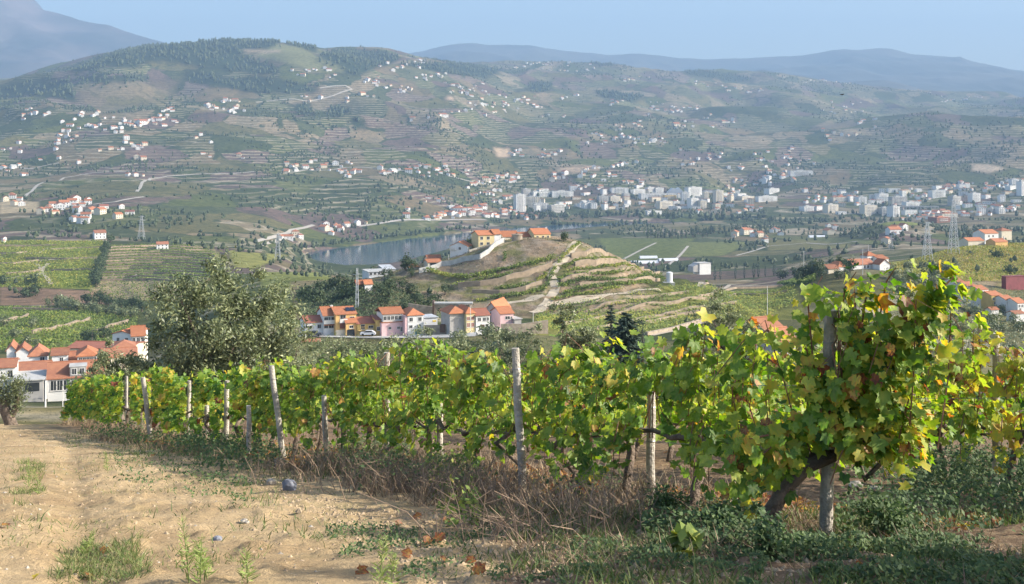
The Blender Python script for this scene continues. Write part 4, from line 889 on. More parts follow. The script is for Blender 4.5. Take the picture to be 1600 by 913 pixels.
# clusters: (photo x0, y0, x1, y1, number, where)
CL = [
 (30,163,55,188,9,'in the hamlet at the upper left edge'), (50,175,92,186,5,'in the hamlet at the upper left edge'), (112,176,132,188,5,'beside the left hillside village'), (144,170,165,187,6,'by the lone tree on the left hillside'),
 (175,185,262,202,34,'in the hillside village on the left'), (240,170,285,192,14,'at the top of the left hillside village'), (148,196,200,212,9,'below the hillside village on the left'), (92,192,145,206,7,'along the road by the left hillside village'), (92,206,125,224,6,'round the white chapel'), (160,214,260,226,5,'under the hillside village on the left'),
 (322,158,384,178,22,'in the round hamlet of the left hill'), (284,212,340,224,4,'in the vineyards below the round hamlet'),
 (455,103,480,120,5,'near the skyline wood'), (480,108,528,122,9,'under the skyline pine wood'), (590,95,668,112,22,'in the village on the skyline spur'), (560,122,600,136,9,'in the villages below the skyline spur'), (600,135,650,145,10,'in the villages below the skyline spur'), (640,112,700,128,14,'on the ridge road of the big hill'), (690,130,760,150,22,'on the ridge road of the big hill'), (720,140,800,165,24,'on the shoulder of the big hill'), (760,160,800,182,16,'on the shoulder of the big hill'),
 (470,150,505,162,6,'by the winding road of the big hill'), (540,140,600,160,6,'by the winding road of the big hill'), (640,180,700,190,6,'among the parcels of the big hill'), (690,170,740,178,5,'among the parcels of the big hill'),
 (800,150,842,164,14,'on the crest spur above the town'), (800,168,860,184,6,'on the crest spur above the town'), (800,98,930,112,34,'in the skyline village beyond the town'), (975,120,1015,130,11,'in the hazy hamlet under the far ridge'), (1085,128,1120,137,9,'along the hazy ridge road'), (1128,134,1200,145,14,'along the hazy ridge road'), (1250,115,1330,130,13,'in the hazy ridge village'), (1300,160,1350,170,7,'in the hazy fold below the ridge'), (1280,170,1350,178,8,'in the hazy fold below the ridge'), (1340,185,1375,200,7,'above the dark slope on the right'), (1280,205,1345,220,7,'above the dark slope on the right'), (1470,150,1545,160,18,'in the hazy windy village far right'), (1435,140,1455,146,3,'in the hazy windy village far right'),
 (955,155,985,165,6,'on the middle hill beyond the town'), (1010,160,1100,180,26,'in the long village beyond the town'), (1050,185,1115,208,14,'below the long village beyond the town'), (960,188,1005,204,10,'below the long village beyond the town'), (915,210,965,226,16,'on the low ridge above the town'), (960,212,1050,230,18,'on the low ridge above the town'), (875,150,925,160,6,'in the fields above the town'), (880,178,895,184,3,'in the fields above the town'), (1110,180,1165,196,6,'in the fields above the town'),
 (440,252,505,272,14,'in the lane village above the river'), (505,255,565,272,16,'in the lane village above the river'), (530,268,552,278,4,'in the lane village above the river'), (590,262,640,274,12,'in the roadside hamlet over the gorge'), (645,258,700,278,14,'on the road down to the town'), (695,262,735,276,10,'on the road down to the town'), (730,284,760,300,5,'on the road down to the town'),
 (735,272,815,290,36,'in the terraced quarter by the towers'), (800,236,820,250,7,'in the outskirts above the towers'), (840,234,880,248,12,'in the outskirts above the towers'), (860,270,890,284,8,'round the white church above the town'), (900,262,962,284,18,'round the white church above the town'), (955,255,1000,262,7,'in the outskirts above the towers'), (975,282,1010,290,10,'along the upper street of the town'), (895,290,940,298,9,'along the upper street of the town'),
 (652,308,700,320,6,'on the bank above the river suburb'), (632,330,700,345,22,'in the river suburb'), (690,322,760,342,28,'in the river suburb'), (745,322,800,340,22,'in the river suburb'), (735,295,795,312,14,'above the river suburb'), (765,305,805,318,12,'above the river suburb'), (800,330,838,344,12,'at the foot of the white towers'),
 (840,318,900,330,8,'in the lower streets of the town'), (900,312,1040,326,16,'in the lower streets of the town'), (1040,318,1190,334,22,'in the lower streets of the town'), (1130,290,1165,312,14,'among the blocks of the town'), (1145,276,1200,290,10,'at the upper right of the town'),
 (1200,262,1250,290,18,'in the side valley hamlet'), (1232,250,1275,262,6,'in the side valley hamlet'), (1180,230,1240,262,14,'on the slope above the side valley'), (1060,235,1130,258,12,'on the slope above the side valley'), (1130,245,1200,268,10,'on the slope above the side valley'),
 (1255,300,1300,318,8,'at the edge of the right hand town'), (1300,302,1345,318,14,'in the right hand town'), (1340,305,1440,326,24,'in the right hand town'), (1425,296,1480,318,20,'in the right hand town'), (1478,286,1545,300,22,'high in the right hand town'), (1540,282,1600,300,16,'high in the right hand town'), (1400,328,1500,344,22,'low in the right hand town'), (1500,320,1600,338,24,'low in the right hand town'),
 (1145,362,1200,380,14,'in the hamlet on the valley floor'), (1200,358,1225,368,4,'in the hamlet on the valley floor'), (1285,355,1312,366,5,'below the right hand town'), (1395,358,1420,370,4,'below the right hand town'),
 (0,258,45,275,7,'beside the pale road on the left'), (58,248,130,256,3,'beside the pale road on the left'), (8,306,40,322,8,'in the group by the bare yellow field'), (62,322,90,340,6,'along the lane left of the vineyards'), (95,318,128,332,10,'along the lane left of the vineyards'), (125,312,152,324,5,'along the lane left of the vineyards'), (140,325,210,342,10,'on the lane above the terraces'), (100,340,135,352,5,'on the lane above the terraces'), (195,272,226,280,4,'by the curved vineyard road'), (310,240,335,246,3,'on the terraces of the left hill'), (365,240,385,250,4,'on the terraces of the left hill'), (145,228,250,240,10,'along the white wall road'), (200,246,225,252,2,'along the white wall road'), (0,225,35,240,4,'along the white wall road'), (85,226,100,236,3,'along the white wall road'),
 (505,350,520,362,4,'by the railway at the river'), (520,352,545,368,9,'by the railway at the river'), (440,368,475,376,4,'by the railway at the river'), (560,345,575,354,3,'by the railway at the river'), (1375,375,1400,384,2,'below the pylons'),
 (155,370,178,374,2,'on the crest of the terraced vineyard'), (252,387,276,392,2,'on the rim of the tan terraces'), (0,375,12,382,2,'on the crest of the terraced vineyard'),
]
FG = []
for (x0, y0, x1, y1, n, where) in CL:
    for _ in range(n):
        f_ = rng.random(); k_ = rng.integers(0, 3); px = x0+(x1-x0)*f_; py = y0+(y1-y0)*np.clip((.2+.3*k_)+.25*math.sin(f_*5+x0+k_)+.07*rng.normal(), 0, 1)
        p = hit(px, py, 640)
        if p.z < RIVER_Z+1.0 and p.y < 2500: continue
        FG.append((p.y, p, where))
FG.sort(key=lambda q: q[0])
def pick_rz(): return float(rng.choice([.1, .35, .5, .7, .9, 1.57, 1.3]))+float(rng.normal(0, .08))
NIND = 225
placed = []; rest = []
lblc = {}
for Yd, p, where in FG:
    if any((p.x-q.x)**2+(p.y-q.y)**2 < 85 for q in placed[-160:]): continue
    placed.append(p); vi = int(rng.integers(0, len(FH))) if rng.random() < .35 else int(rng.choice([0, 1, 5, 10, 15, 2])); rz = pick_rz(); s = float(np.exp(.24*rng.normal()))*(.95+.12*(Yd > 3500))*(.62 if Yd < 1350 else 1)
    if len(placed) <= NIND:
        o = link('house', FH[vi], None, p, rz); o.scale = (s, s, s*float(rng.uniform(.9, 1.2)))
        a, c = FHL[vi]
        lb = f'{a} {c} {where}'
        tag(o, lb, 'house', f'{a}s, {c}, {where}')
    else: rest.append((vi, p, rz, s))
# the smallest far houses: one mass
def join_far(name, items, kind='stuff'):
    V = []; Fq = []; mi = []; base = 0; mats = [M[k] for k in ('white_wall','cream_wall','roof_orange','roof_old','roof_brown','roof_slab','glass_dark')]; idx = {m.name: i for i, m in enumerate(mats)}
    b = MB()
    for vi, p, rz, s in items:
        me = FH[vi]; c, sn = math.cos(rz)*s, math.sin(rz)*s; i = len(b.v)
        b.v += [(p.x+v.co.x*c-v.co.y*sn, p.y+v.co.x*sn+v.co.y*c, p.z+v.co.z*s) for v in me.vertices]
        lm = [idx[x.name] for x in me.materials]
        for f in me.polygons: b.f.append(tuple(i+q for q in f.vertices)); b.m.append(lm[f.material_index])
    me = bpy.data.meshes.new(name); me.from_pydata(b.v, [], b.f)
    for x in mats: me.materials.append(x)
    me.polygons.foreach_set('material_index', b.m); me.update()
    return tag(link(name, me), kind=kind)
join_far('distant_houses', rest)
# apartment blocks of the two towns
def block(label, x0, x1, top, base, d, mt='white_wall', Y=None, rz=0, group='apartment blocks of the riverside town', rows=None, balc=True, name='apartment_block', cat='apartment block', roofm='roof_slab'):
    p = hit((x0+x1)/2, base, 1500) if Y is None else P((x0+x1)/2, base, Y)
    sc = p.y/F; w = (x1-x0)*sc; h = (base-top)*sc
    r = empty(name, p, rz); tag(r, label, cat, group)
    b = MB(); b.box(-w/2, w/2, 0, d, -5, h); b.build('wall', M[mt], r)
    b = MB(); b.box(-w/2-.3, w/2+.3, -.3, d+.3, h+.01, h+.7); b.box(-w*.18, w*.12, d*.3, d*.7, h+.71, h+3.0); b.build('roof', M[roofm], r)
    nf = rows or max(2, int(h/3.1)); fh = h/nf; nx = max(2, int(w/4.2)); ny = max(1, int(d/4.5))
    b = MB()
    for f in range(nf):
        for k in range(nx): xx = -w/2+w*(k+.5)/nx; b.box(xx-.8, xx+.8, -.08, .1, f*fh+.9, f*fh+2.4)
        for k in range(ny): yy = d*(k+.5)/ny; b.box(w/2-.1, w/2+.08, yy-.7, yy+.7, f*fh+.9, f*fh+2.4)
    tag(b.build('window_grid', M['glass_dark'], r), kind='stuff')
    if balc:
        b = MB()
        for f in range(1, nf): b.box(-w*.3, w*.3, -1.3, -.09, f*fh-.1, f*fh+.75)
        tag(b.build('balcony_band', M['trim'], r), kind='stuff')
    return r
TB = [
 ('tall white slab tower beside its beige twin above the river',806,822,304,331,16,'white_wall'), ('beige tower with grey stripes beside the tall white slab',822,843,308,325,18,'cream_wall'),
 ('grey white block by the red roofs of the terraced quarter',817,830,296,307,14,'grey_wall'), ('stepped white terrace block below the beige tower',835,857,318,331,16,'white_wall'), ('dark fronted low block above the river woods',859,885,321,333,18,'grey_wall'),
 ('white apartment row behind the stepped terrace',840,862,300,308,14,'white_wall'), ('long white apartment row on the upper street',862,897,299,308,14,'white_wall'), ('white gallery block beside the yellow tower',912,935,318,326,18,'white_wall'),
 ('dark faced block with light side in the town middle',936,952,307,317,18,'grey_wall'), ('brown faced block right of the dark faced block',953,971,307,317,18,'cream_wall'), ('slim grey blue block left of the hall',974,985,303,312,12,'grey_wall'),
 ('wide white block at the upper edge of the town',955,983,294,303,16,'white_wall'), ('white striped slab behind the school',988,1010,296,304,16,'white_wall'), ('low pale school with window bands',1000,1060,303,311,20,'white_wall'), ('tall white block with flat roof behind the school',1011,1024,293,302,14,'white_wall'),
 ('pale cube block at the hall',1024,1038,294,302,14,'white_wall'), ('yellow striped low block before the big hall',1038,1058,305,313,16,'yellow_wall'), ('white front block left of the tall cream pair',1066,1078,301,313,14,'white_wall'),
 ('tall block on the ridge with roof frames',1072,1101,293,308,16,'white_wall'), ('cream towers on the main street',1028,1055,315,326,16,'cream_wall'), ('tall cream block with pointed parapet',1100,1108,300,312,12,'cream_wall'),
 ('large white slab by the railway quarter',1078,1094,310,326,16,'white_wall'), ('beige twin of the large white slab',1094,1105,314,326,14,'cream_wall'), ('tall cream high rise at the edge of the town',1118,1132,298,318,16,'cream_wall'),
 ('low white market hall by the river woods',1010,1036,330,336,20,'white_wall'), ('long white warehouse on the riverside',905,930,318,324,20,'white_wall'), ('pale works building with red roof on the right rim',1156,1182,307,312,20,'cream_wall'), ('row of pale silo blocks on the right rim of the town',1182,1218,307,315,14,'white_wall'),
 ('long white factory in the side valley',1234,1272,267,275,22,'white_wall'), ('white works with rounded gables beyond the town',1198,1222,295,302,20,'white_wall'),
]
for lb, x0, x1, t, bs, d, mt in TB: block(lb, x0, x1, t, bs, d, mt, rz=.42+float(rng.normal(0, .12)))
RT = [
 ('cream stepped block at the near corner of the right hand town',1291,1313,320,333,18,'cream_wall'), ('white block beside the round tree',1341,1356,308,320,16,'white_wall'), ('white hillside building with arches',1372,1390,303,313,18,'white_wall'), ('dark fronted long block in the middle of the right hand town',1392,1420,308,322,16,'grey_wall'),
 ('long white block with window rows by the viaduct',1413,1440,316,325,16,'white_wall'), ('broad tan block over the green mound',1348,1374,321,337,18,'cream_wall'), ('white slab with blind side wall by the viaduct',1394,1408,323,339,20,'white_wall'), ('grey block left of the blind white slab',1377,1393,325,335,18,'grey_wall'),
 ('white stepped terraces climbing the upper town',1455,1480,298,309,18,'white_wall'), ('grey tower in front of the upper town',1486,1505,307,321,16,'grey_wall'), ('tall white tower of the upper town',1518,1534,302,316,16,'white_wall'), ('slim white tower at the picture edge of the upper town',1594,1604,284,306,14,'white_wall'),
 ('white block on the crest of the upper town',1580,1594,280,290,14,'white_wall'), ('low red brick hall below the pylon',1459,1490,340,348,22,'roof_old'), ('wide red roofed hall in the low quarter',1468,1500,334,341,20,'cream_wall'), ('white block in the low quarter',1560,1572,325,334,16,'white_wall'), ('grey white block above the low quarter',1548,1560,326,334,16,'grey_wall'),
 ('pale long works hall on the plain',1255,1275,323,330,20,'white_wall'), ('cream corner building with orange roof above the round tree',1300,1332,308,316,16,'cream_wall')]
for lb, x0, x1, t, bs, d, mt in RT: block(lb, x0, x1, t, bs, d, mt, rz=.42+float(rng.normal(0, .12)), group='apartment blocks of the right hand town', roofm='roof_orange' if 'orange' in lb or 'red' in lb else 'roof_slab')
# the smaller flats and shops between them
def flats_mesh(k):
    w, d, h = [(20,12,9),(28,13,7),(16,12,12),(34,14,10),(22,12,6),(14,12,15)][k]; b = MB(); b.box(-w/2, w/2, 0, d, -5, h, 0); b.box(-w/2-.3, w/2+.3, -.3, d+.3, h+.01, h+.6, 1)
    nf = max(2, int(h/3)); nx = int(w/4)
    for f in range(nf):
        for j in range(nx): xx = -w/2+w*(j+.5)/nx; b.box(xx-.9, xx+.9, -.08, .1, f*h/nf+.9, f*h/nf+2.3, 2)
        for j in range(2): yy = d*(j+.5)/2; b.box(w/2-.1, w/2+.08, yy-.8, yy+.8, f*h/nf+.9, f*h/nf+2.3, 2)
    out = []
    for wm, rm_ in (('white_wall','roof_slab'), ('white_wall','roof_old'), ('cream_wall','roof_orange')): out.append(b.mesh('town_flats', [M[wm], M[rm_], M['glass_dark']]))
    return out
FLM = [flats_mesh(k) for k in range(6)]; seen = []
KN = ['three floor flats','long two floor flats','square four floor flats','long three floor flats','low shop row','tall five floor flats']; RN = ['white with grey roof','white with faded red roof','cream with orange roof']
for (x0, y0, x1, y1, n, where) in [(836,298,960,332,17,'mid riverside town'),(955,292,1110,330,22,'farther riverside town'),(1110,300,1180,330,9,'far end of riverside town'),(1262,300,1420,336,18,'nearer right hand town'),(1420,292,1600,338,22,'upper right hand town')]:
    c = 0
    for _ in range(n*8):
        if c >= n: break
        q = hit(rng.uniform(x0, x1), rng.uniform(y0, y1), 1900)
        if any((q.x-z.x)**2+(q.y-z.y)**2 < 900 for z in seen): continue
        seen.append(q); c += 1; k = int(rng.integers(0, 6)); v = int(rng.choice([0, 0, 1, 2, 1]))
        o = link('town_flats', FLM[k][v], None, q, .3+.35*float(rng.normal())); tag(o, f'{KN[k]}, {RN[v]}, {where}', 'flats', f'{KN[k]}, {RN[v]}, {where}')
# market hall with folded white roof, church, chapel, greenhouses, viaduct, quay
p = hit(1056, 304, 1500); s = p.y/F
r = empty('sports_hall', p); tag(r, 'big hall with folded white roof in the town', 'hall')
b = MB(); b.box(-13*s, 13*s, 0, 30, -4, 3); b.build('wall', M['white_wall'], r)
b = MB(); b.prism([(-14.5*s,3),(-5*s,10*s),(2*s,9*s),(5*s,10.5*s),(14.5*s,3)], 'y', -1, 31); b.build('roof', M['metal_white'], r)
def church(label, px, py, sc_, flip=1):
    p = hit(px, py, 1200); r = empty('church', p); tag(r, label, 'church'); k = sc_
    b = MB(); b.prism([(-3*k,-4),(3*k,-4),(3*k,4*k),(0,6*k),(-3*k,4*k)], 'y', 0, 10*k); b.build('nave', M['white_wall'], r)
    o = roof_mesh('gable_y', 6*k, 10*k, 4*k, 2*k, .4, .3).build('roof', M['roof_orange'], r)
    b = MB(); b.box(3*k*flip-1*k, 3*k*flip+1*k, -.5, 2*k, -4, 8*k); b.build('bell_tower', M['white_wall'], r)
    b = MB(); b.tube([(3*k*flip, .75*k, 8*k+.01), (3*k*flip, .75*k, 11*k)], [1.2*k, .05], 8); b.build('spire', M['white_wall'], r)
church('white church with tall bell tower above the town', 906, 278, 2.1)
church('white chapel with spire on the left hillside', 103, 216, 1.6)
for i, (x0, x1, y, dpt) in enumerate([(987,1030,412,12),(1030,1062,408,10),(1000,1028,404,8),(1265,1290,371,10)]):
    p = hit((x0+x1)/2, y, 600); s = p.y/F; w = (x1-x0)*s
    r = empty('greenhouse', p, R([8,14,6,0][i])); tag(r, ['long pale greenhouse beside the knoll','white greenhouse with rounded back beyond the long pale one','narrow greenhouse behind the long pale one','low white greenhouse on the valley plain'][i], 'greenhouse', 'greenhouses on the valley floor')
    n = 8; b = MB(); b.prism([(-1,-2)]+[(dpt*k/n, .4+2.8*math.sin(math.pi*k/n)) for k in range(n+1)]+[(dpt+1,-2)], 'x', -w/2, w/2); b.build('cover', M['metal_white'], r)
p0 = hit(1405, 330, 1500); s = p0.y/F
r = empty('viaduct', p0); tag(r, 'low many arched viaduct in the right hand town', 'viaduct')
L = 62*s; n = 11
b = MB(); b.box(0, L, 0, 6, 9, 12); b.build('deck', M['grey_wall'], r)
for k in range(n+1):
    b = MB(); b.box(L*k/n-1, L*k/n+1, .3, 5.7, -8, 9.003); b.build('pier', M['grey_wall'], r)
# pale roads and the stone quay, draped over the land
M['road_pale'] = mat('road_pale', (.42,.38,.32), .95, .15, .05); M['quay'] = mat('quay', (.44,.40,.35), .95, .2, .05); M['track'] = mat('track', (.50,.42,.31), .95, .25, .3)
def road(poly, wd, mt='road_pale', y0=600, lift=.5, step=8, name='road'): return ribbon(name, drape(poly, y0, 7400, step), wd, M[mt], lift)
road([(36,310),(58,290),(100,278),(150,270),(210,268),(215,300)][:5], 6)
road([(214,300),(222,286),(235,279),(260,276),(300,273),(360,272),(400,268)], 6)
road([(145,320),(180,316),(225,308)], 6)
road([(0,262),(50,264),(75,258),(92,255)], 6)
road([(400,378),(430,370),(455,360),(490,352)], 7); road([(400,386),(440,374),(470,365)], 5)
road([(560,354),(590,350),(630,344),(700,344),(760,344)], 9, 'quay')
road([(440,270),(480,266),(540,262),(600,264),(640,268)], 6)
road([(500,138),(540,134),(550,140),(520,150),(440,156),(400,160)], 7)
road([(255,380),(262,392)], 3); road([(700,275),(740,285),(800,292)], 7)
road([(1040,418),(1060,402),(1075,385)], 4, y0=900); road([(975,405),(1000,392),(1025,380)], 4, y0=900)
road([(1150,400),(1200,385),(1260,380),(1340,378)], 5, y0=900)
road([(330,398),(318,404),(300,410),(250,418),(200,436)], 2.5, 'track', 500, .3, 4); road([(56,412),(66,424),(80,445)], 3, 'track', 500, .3, 4); road([(0,437),(60,430),(75,412)], 3, 'track', 500, .3, 4); road([(60,408),(160,405)], 2.2, 'track', 500, .3, 4); road([(0,398),(60,396),(75,388)], 2.2, 'track', 500, .3, 4)
road([(1095,449),(1140,445),(1220,444)], 3.5, 'track', 440, .12, 3)
road([(830,489),(870,476),(930,466),(985,457),(1030,452)], 2.6, 'track', 330, .12, 2)
road([(905,379),(888,398),(868,415),(862,430),(868,448),(858,470),(845,484)], 3.4, 'track', 385, .15, 2, name='track')
road([(765,477),(800,473),(850,462)], 2.6, 'track', 330, .15, 2)
road([(1012,524),(1050,516),(1096,503)], 4.0, 'track', 280, .1, 2)
# earth banks and terrace walls that hold the vineyards
BG = 'banks and terrace walls of the vineyards'
def bank(label, poly, h, y0, y1, th=.8, mt='earth_bank'): return tag(wall_strip(label, drape(poly, y0, y1, 3 if y1 < 500 else 7), h, th, mt, 'terrace_bank', cat='bank', below=1.5), group=BG)
for lb, poly, h in [
 ('broad pale bank under the long yellow green vine row on the knoll', [(716,450),(750,447),(790,439),(830,428),(862,415)], 1.9),
 ('pale bank above the village corner houses', [(738,458),(780,459),(820,453),(846,444)], 1.3),
 ('topmost pale bank on the terraced knoll flank', [(892,402),(915,399),(950,400),(985,405)], 1.5),
 ('second pale bank on the terraced knoll flank', [(898,416),(930,413),(965,412),(1005,416)], 1.6),
 ('long pale bank across the terraced knoll flank', [(876,444),(892,436),(920,431),(970,426),(1030,424)], 1.6),
 ('low pale bank near the foot of the knoll flank', [(905,447),(940,444),(990,441),(1030,439)], 1.1)]: bank(lb, poly, h, 380, 470)
bank('brown stony bank at the lower edge of the flat vineyard', [(1010,524),(1050,516),(1096,502)], .9, 280, 420, mt='stone_wall')
for lb, poly in [('low earth bank in the upper part of the flat vineyard', [(860,494),(940,479),(1010,466),(1075,458)]), ('earth bank across the middle of the flat vineyard', [(880,508),(980,487),(1060,473),(1120,468)]), ('long earth bank low in the flat vineyard', [(930,516),(1010,498),(1080,483),(1150,474)]), ('short earth bank near the lower corner of the flat vineyard', [(990,510),(1060,494),(1115,484)]), ('earth bank on the right part of the flat vineyard', [(1090,466),(1150,460),(1230,456)])]: bank(lb, poly, .95, 290, 480)
bank('pale bank beside the white sand track on the flats', [(1100,449),(1150,445),(1222,444)], 1.0, 440, 620)
for k in range(13):
    y_ = 385+4.4*k; x0, x1 = 172-k*2.4, 322+min(k, 6)*5-max(0, k-8)*9
    bank('tan bank of the stepped vineyard on the left hill', [(x0, y_+3), (x0+50, y_+.8), ((x0+x1)/2, y_), (x1-40, y_+1.5), (x1, y_+4)], 1.15+.5*rng.random(), 560, 1160)
for lb, poly in [('pale terrace wall in the golden vineyard, topmost', [(0,385),(40,385.5),(88,384)]), ('pale terrace wall crossing the golden vineyard high up', [(80,391),(120,389),(160,386.5)]), ('long pale terrace wall in the middle of the golden vineyard', [(40,405.5),(100,406),(152,404)]), ('slanting pale terrace wall on the left of the golden vineyard', [(-20,414),(20,413),(60,408)]), ('pale terrace wall low in the golden vineyard', [(80,424),(110,423),(146,422)]), ('lowest pale terrace wall at the golden vineyard corner', [(10,429),(40,427),(62,423)]), ('pale wall above the bright corner plot', [(0,397),(25,397),(42,395)])]: bank(lb, poly, 1.5, 560, 1160)
for lb, poly in [('pale bank on the terraces above the lower village', [(50,522),(90,513),(120,505),(140,500)]), ('short pale bank at the rim of the lower terraces', [(0,506),(25,499),(44,494)]), ('pale bank by the hedge over the white house', [(150,520),(170,512),(200,504)]), ('brown bank under the olive belt', [(20,480),(80,482),(110,484)])]: bank(lb, poly, 1.6, 330, 640)
# winding white wall up the knoll
wall_strip('pale winding wall climbing the left side of the knoll', drape([(655,427),(690,416),(720,410),(750,405),(764,396),(772,387),(788,379)], 385, 520, 2.0), 1.9, .5, 'roof_slab', 'winding_wall')
wall_strip('low tan wall before the yellow house on the knoll', [P(733,397,448), P(747,393,449), P(766,388,449)], 1.6, .4, 'cream_wall', 'garden_wall')
# ------------------------------------------------------------------ vegetation
def rand_dirs(n):
    v = rng.normal(size=(n, 3)); return v/np.linalg.norm(v, axis=1, keepdims=True)
def quads(cen, size, nrm=None, asp=.5, tip=None):
    """one rhombic leaf per centre"""
    n = len(cen); nrm = rand_dirs(n) if nrm is None else nrm/np.maximum(np.linalg.norm(nrm, axis=1, keepdims=True), 1e-6)
    t = rand_dirs(n) if tip is None else tip
    u = t-nrm*np.sum(t*nrm, 1, keepdims=True); u /= np.maximum(np.linalg.norm(u, axis=1, keepdims=True), 1e-6); v = np.cross(nrm, u)
    s = np.asarray(size).reshape(-1, 1)*np.ones((n, 1))
    V = np.stack([cen-u*s, cen+v*s*asp, cen+u*s, cen-v*s*asp], 1).reshape(-1, 3)
    return V, np.arange(n*4).reshape(n, 4)
def clumpy(n, clumps, spread, rad, zscale=1.0):
    """leaf centres gathered round clump centres spread over an uneven crown"""
    d = rand_dirs(clumps); r = rng.uniform(.35, 1.0, clumps)**.6
    c = d*r[:, None]*rad*(1+.18*rng.normal(size=(clumps, 1)))
    c[:, 2] *= zscale
    k = rng.integers(0, clumps, n)
    p = c[k]+rng.normal(size=(n, 3))*spread*rng.uniform(.6, 1.3, clumps)[k][:, None]
    t = np.clip(.5+.18*rng.normal(size=clumps)[k]+.16*rng.normal(size=n), 0, 1)
    return p, t
def crown_variant(name, kind, n=300):
    if kind == 'round': p, t = clumpy(n, 22, .24, .78, .95); p[:, 2] += 1.0; size = rng.uniform(.10, .19, n)
    elif kind == 'bush': p, t = clumpy(n, 18, .24, .8, .55); p[:, 2] = np.abs(p[:, 2]+.42); size = rng.uniform(.10, .18, n)
    elif kind == 'tall':
        p, t = clumpy(n, 26, .2, .62, 2.1); p[:, 2] += 1.75; size = rng.uniform(.10, .18, n)
    elif kind == 'cypress':
        z = rng.random(n)**.8*4; r = .48*np.sin(np.clip((z+.35)/4.4, 0, 1)*math.pi)**.7*rng.uniform(.5, 1, n); a = rng.uniform(0, 2*math.pi, n)
        p = np.stack([r*np.cos(a), r*np.sin(a), z+.1], -1); t = np.clip(.45+.2*rng.normal(size=n), 0, 1); size = rng.uniform(.10, .17, n)
    nr = p-np.array([0, 0, .8]); nr = nr/np.maximum(np.linalg.norm(nr, axis=1, keepdims=True), .1)+.7*rand_dirs(n)
    V, Fq = quads(p, size, nr, .62)
    return V, Fq, np.repeat(t, 4)
def trunk_mesh(h, r):
    b = MB(); b.tube([(0,0,-.25),(.06*h,.02*h,.4*h),(.02*h,-.02*h,h)], [r*1.4, r, r*.5], 7)
    b.tube([(.05*h,.02*h,.45*h),(.3*h,.1*h,.95*h)], [r*.7, r*.25], 5); b.tube([(.05*h,.0,.5*h),(-.28*h,-.12*h,.95*h)], [r*.6, r*.25], 5)
    return b.mesh('trunk', M['bark'], True)
CRV = {}
for kind, lm in (('round','olive_leaf'),('round','tree_leaf'),('bush','olive_leaf'),('bush','tree_leaf'),('tall','tree_leaf'),('cypress','conifer_leaf')):
    CRV[(kind, lm)] = []
    for k in range(3):
        V, Fq, t = crown_variant('crown', kind); CRV[(kind, lm)].append((mesh_np('crown', V, Fq, M[lm], {'t': t}), V, Fq, t))
TRUNK = trunk_mesh(1.0, .09)
TREES = []   # (point, height, kind, leafmat, label, group, category)
def along(poly, n, h, kind, lm, label, group, cat='tree', y0=60, jit=3, y1=7400):
    seg = [math.hypot(b[0]-a[0], b[1]-a[1]) for a, b in zip(poly[:-1], poly[1:])]; tot = sum(seg)
    for k in range(n):
        s = (k+rng.uniform(.1, .9))/n*tot; i = 0
        while i < len(seg)-1 and s > seg[i]: s -= seg[i]; i += 1
        f = s/seg[i]; x = poly[i][0]+(poly[i+1][0]-poly[i][0])*f+rng.normal()*jit; y = poly[i][1]+(poly[i+1][1]-poly[i][1])*f+rng.normal()*jit*.35
        TREES.append((hit(x, y, y0, y1), h*float(rng.uniform(.7, 1.3)), kind, lm, label, group, cat))
def inside(poly, n, h, kind, lm, label, group, cat='tree', y0=60, y1=7400):
    xs = [p[0] for p in poly]; ys = [p[1] for p in poly]; k = 0
    for _ in range(n*30):
        if k >= n: break
        x, y = rng.uniform(min(xs), max(xs)), rng.uniform(min(ys), max(ys))
        if not bool(inpoly(np.array([x]), np.array([y]), poly)[0]): continue
        TREES.append((hit(x, y, y0, y1), h*float(rng.uniform(.6, 1.35)), kind, lm, label, group, cat)); k += 1
def rect(x0, y0, x1, y1): return [(x0,y0),(x1,y0),(x1,y1),(x0,y1)]
O, TL = 'olive_leaf', 'tree_leaf'
along([(172,376),(165,395),(158,415),(147,452)], 24, 7.5, 'round', TL, 'dark leafy tree in the hedge line between the two terraced vineyards', 'trees of the vineyard hedge line', y0=500, jit=2)
along([(95,370),(180,374),(260,380),(330,390),(400,396)], 34, 5.5, 'round', O, 'grey green tree on the crest above the tan terraces', 'trees on the terraced crest', y0=900)
along([(75,480),(120,484),(160,490),(222,500)], 24, 6.5, 'round', O, 'olive tree in the belt above the lower village', 'olive belt above the lower village', y0=350, jit=4)
along([(130,474),(180,480),(222,488)], 14, 6, 'round', TL, 'dark tree in the upper belt above the lower village', 'olive belt above the lower village', y0=350)
inside(rect(0,440,60,476), 8, 5, 'bush', TL, 'shrub on the lower edge of the golden vineyard', 'shrubs below the golden vineyard', 'shrub', 400, 1100)
inside([(0,500),(60,510),(60,545),(0,545)], 6, 5, 'round', O, 'olive tree on the terraces left of the lower village', 'olives left of the lower village', y0=300, y1=620)
inside([(400,400),(470,410),(525,420),(520,432),(440,420),(400,412)], 34, 5.5, 'round', O, 'olive tree in the grove before the river', 'olive grove before the river', y0=500)
along([(440,428),(480,433),(530,430),(560,428)], 14, 4.5, 'round', O, 'olive tree along the river side field', 'olive grove before the river', y0=500)
inside([(355,375),(470,380),(470,398),(400,400)], 26, 6.5, 'round', TL, 'leafy tree on the slope by the river bend', 'trees at the river bend', y0=900)
along([(470,388),(520,382),(560,375),(620,369),(680,362),(740,356)], 74, 8, 'round', TL, 'tall bank tree on the far shore of the river', 'trees on the far river bank', y0=1500, jit=3)
along([(640,414),(670,408),(700,399),(725,390),(760,378)], 22, 6, 'round', TL, 'bank tree on the near shore of the river', 'trees on the near river bank', y0=1000)
along([(800,342),(870,340),(950,338),(1040,340),(1120,342),(1200,340)], 80, 14, 'round', TL, 'tall tree in the river wood before the town', 'river wood before the town', y0=1800, jit=4)
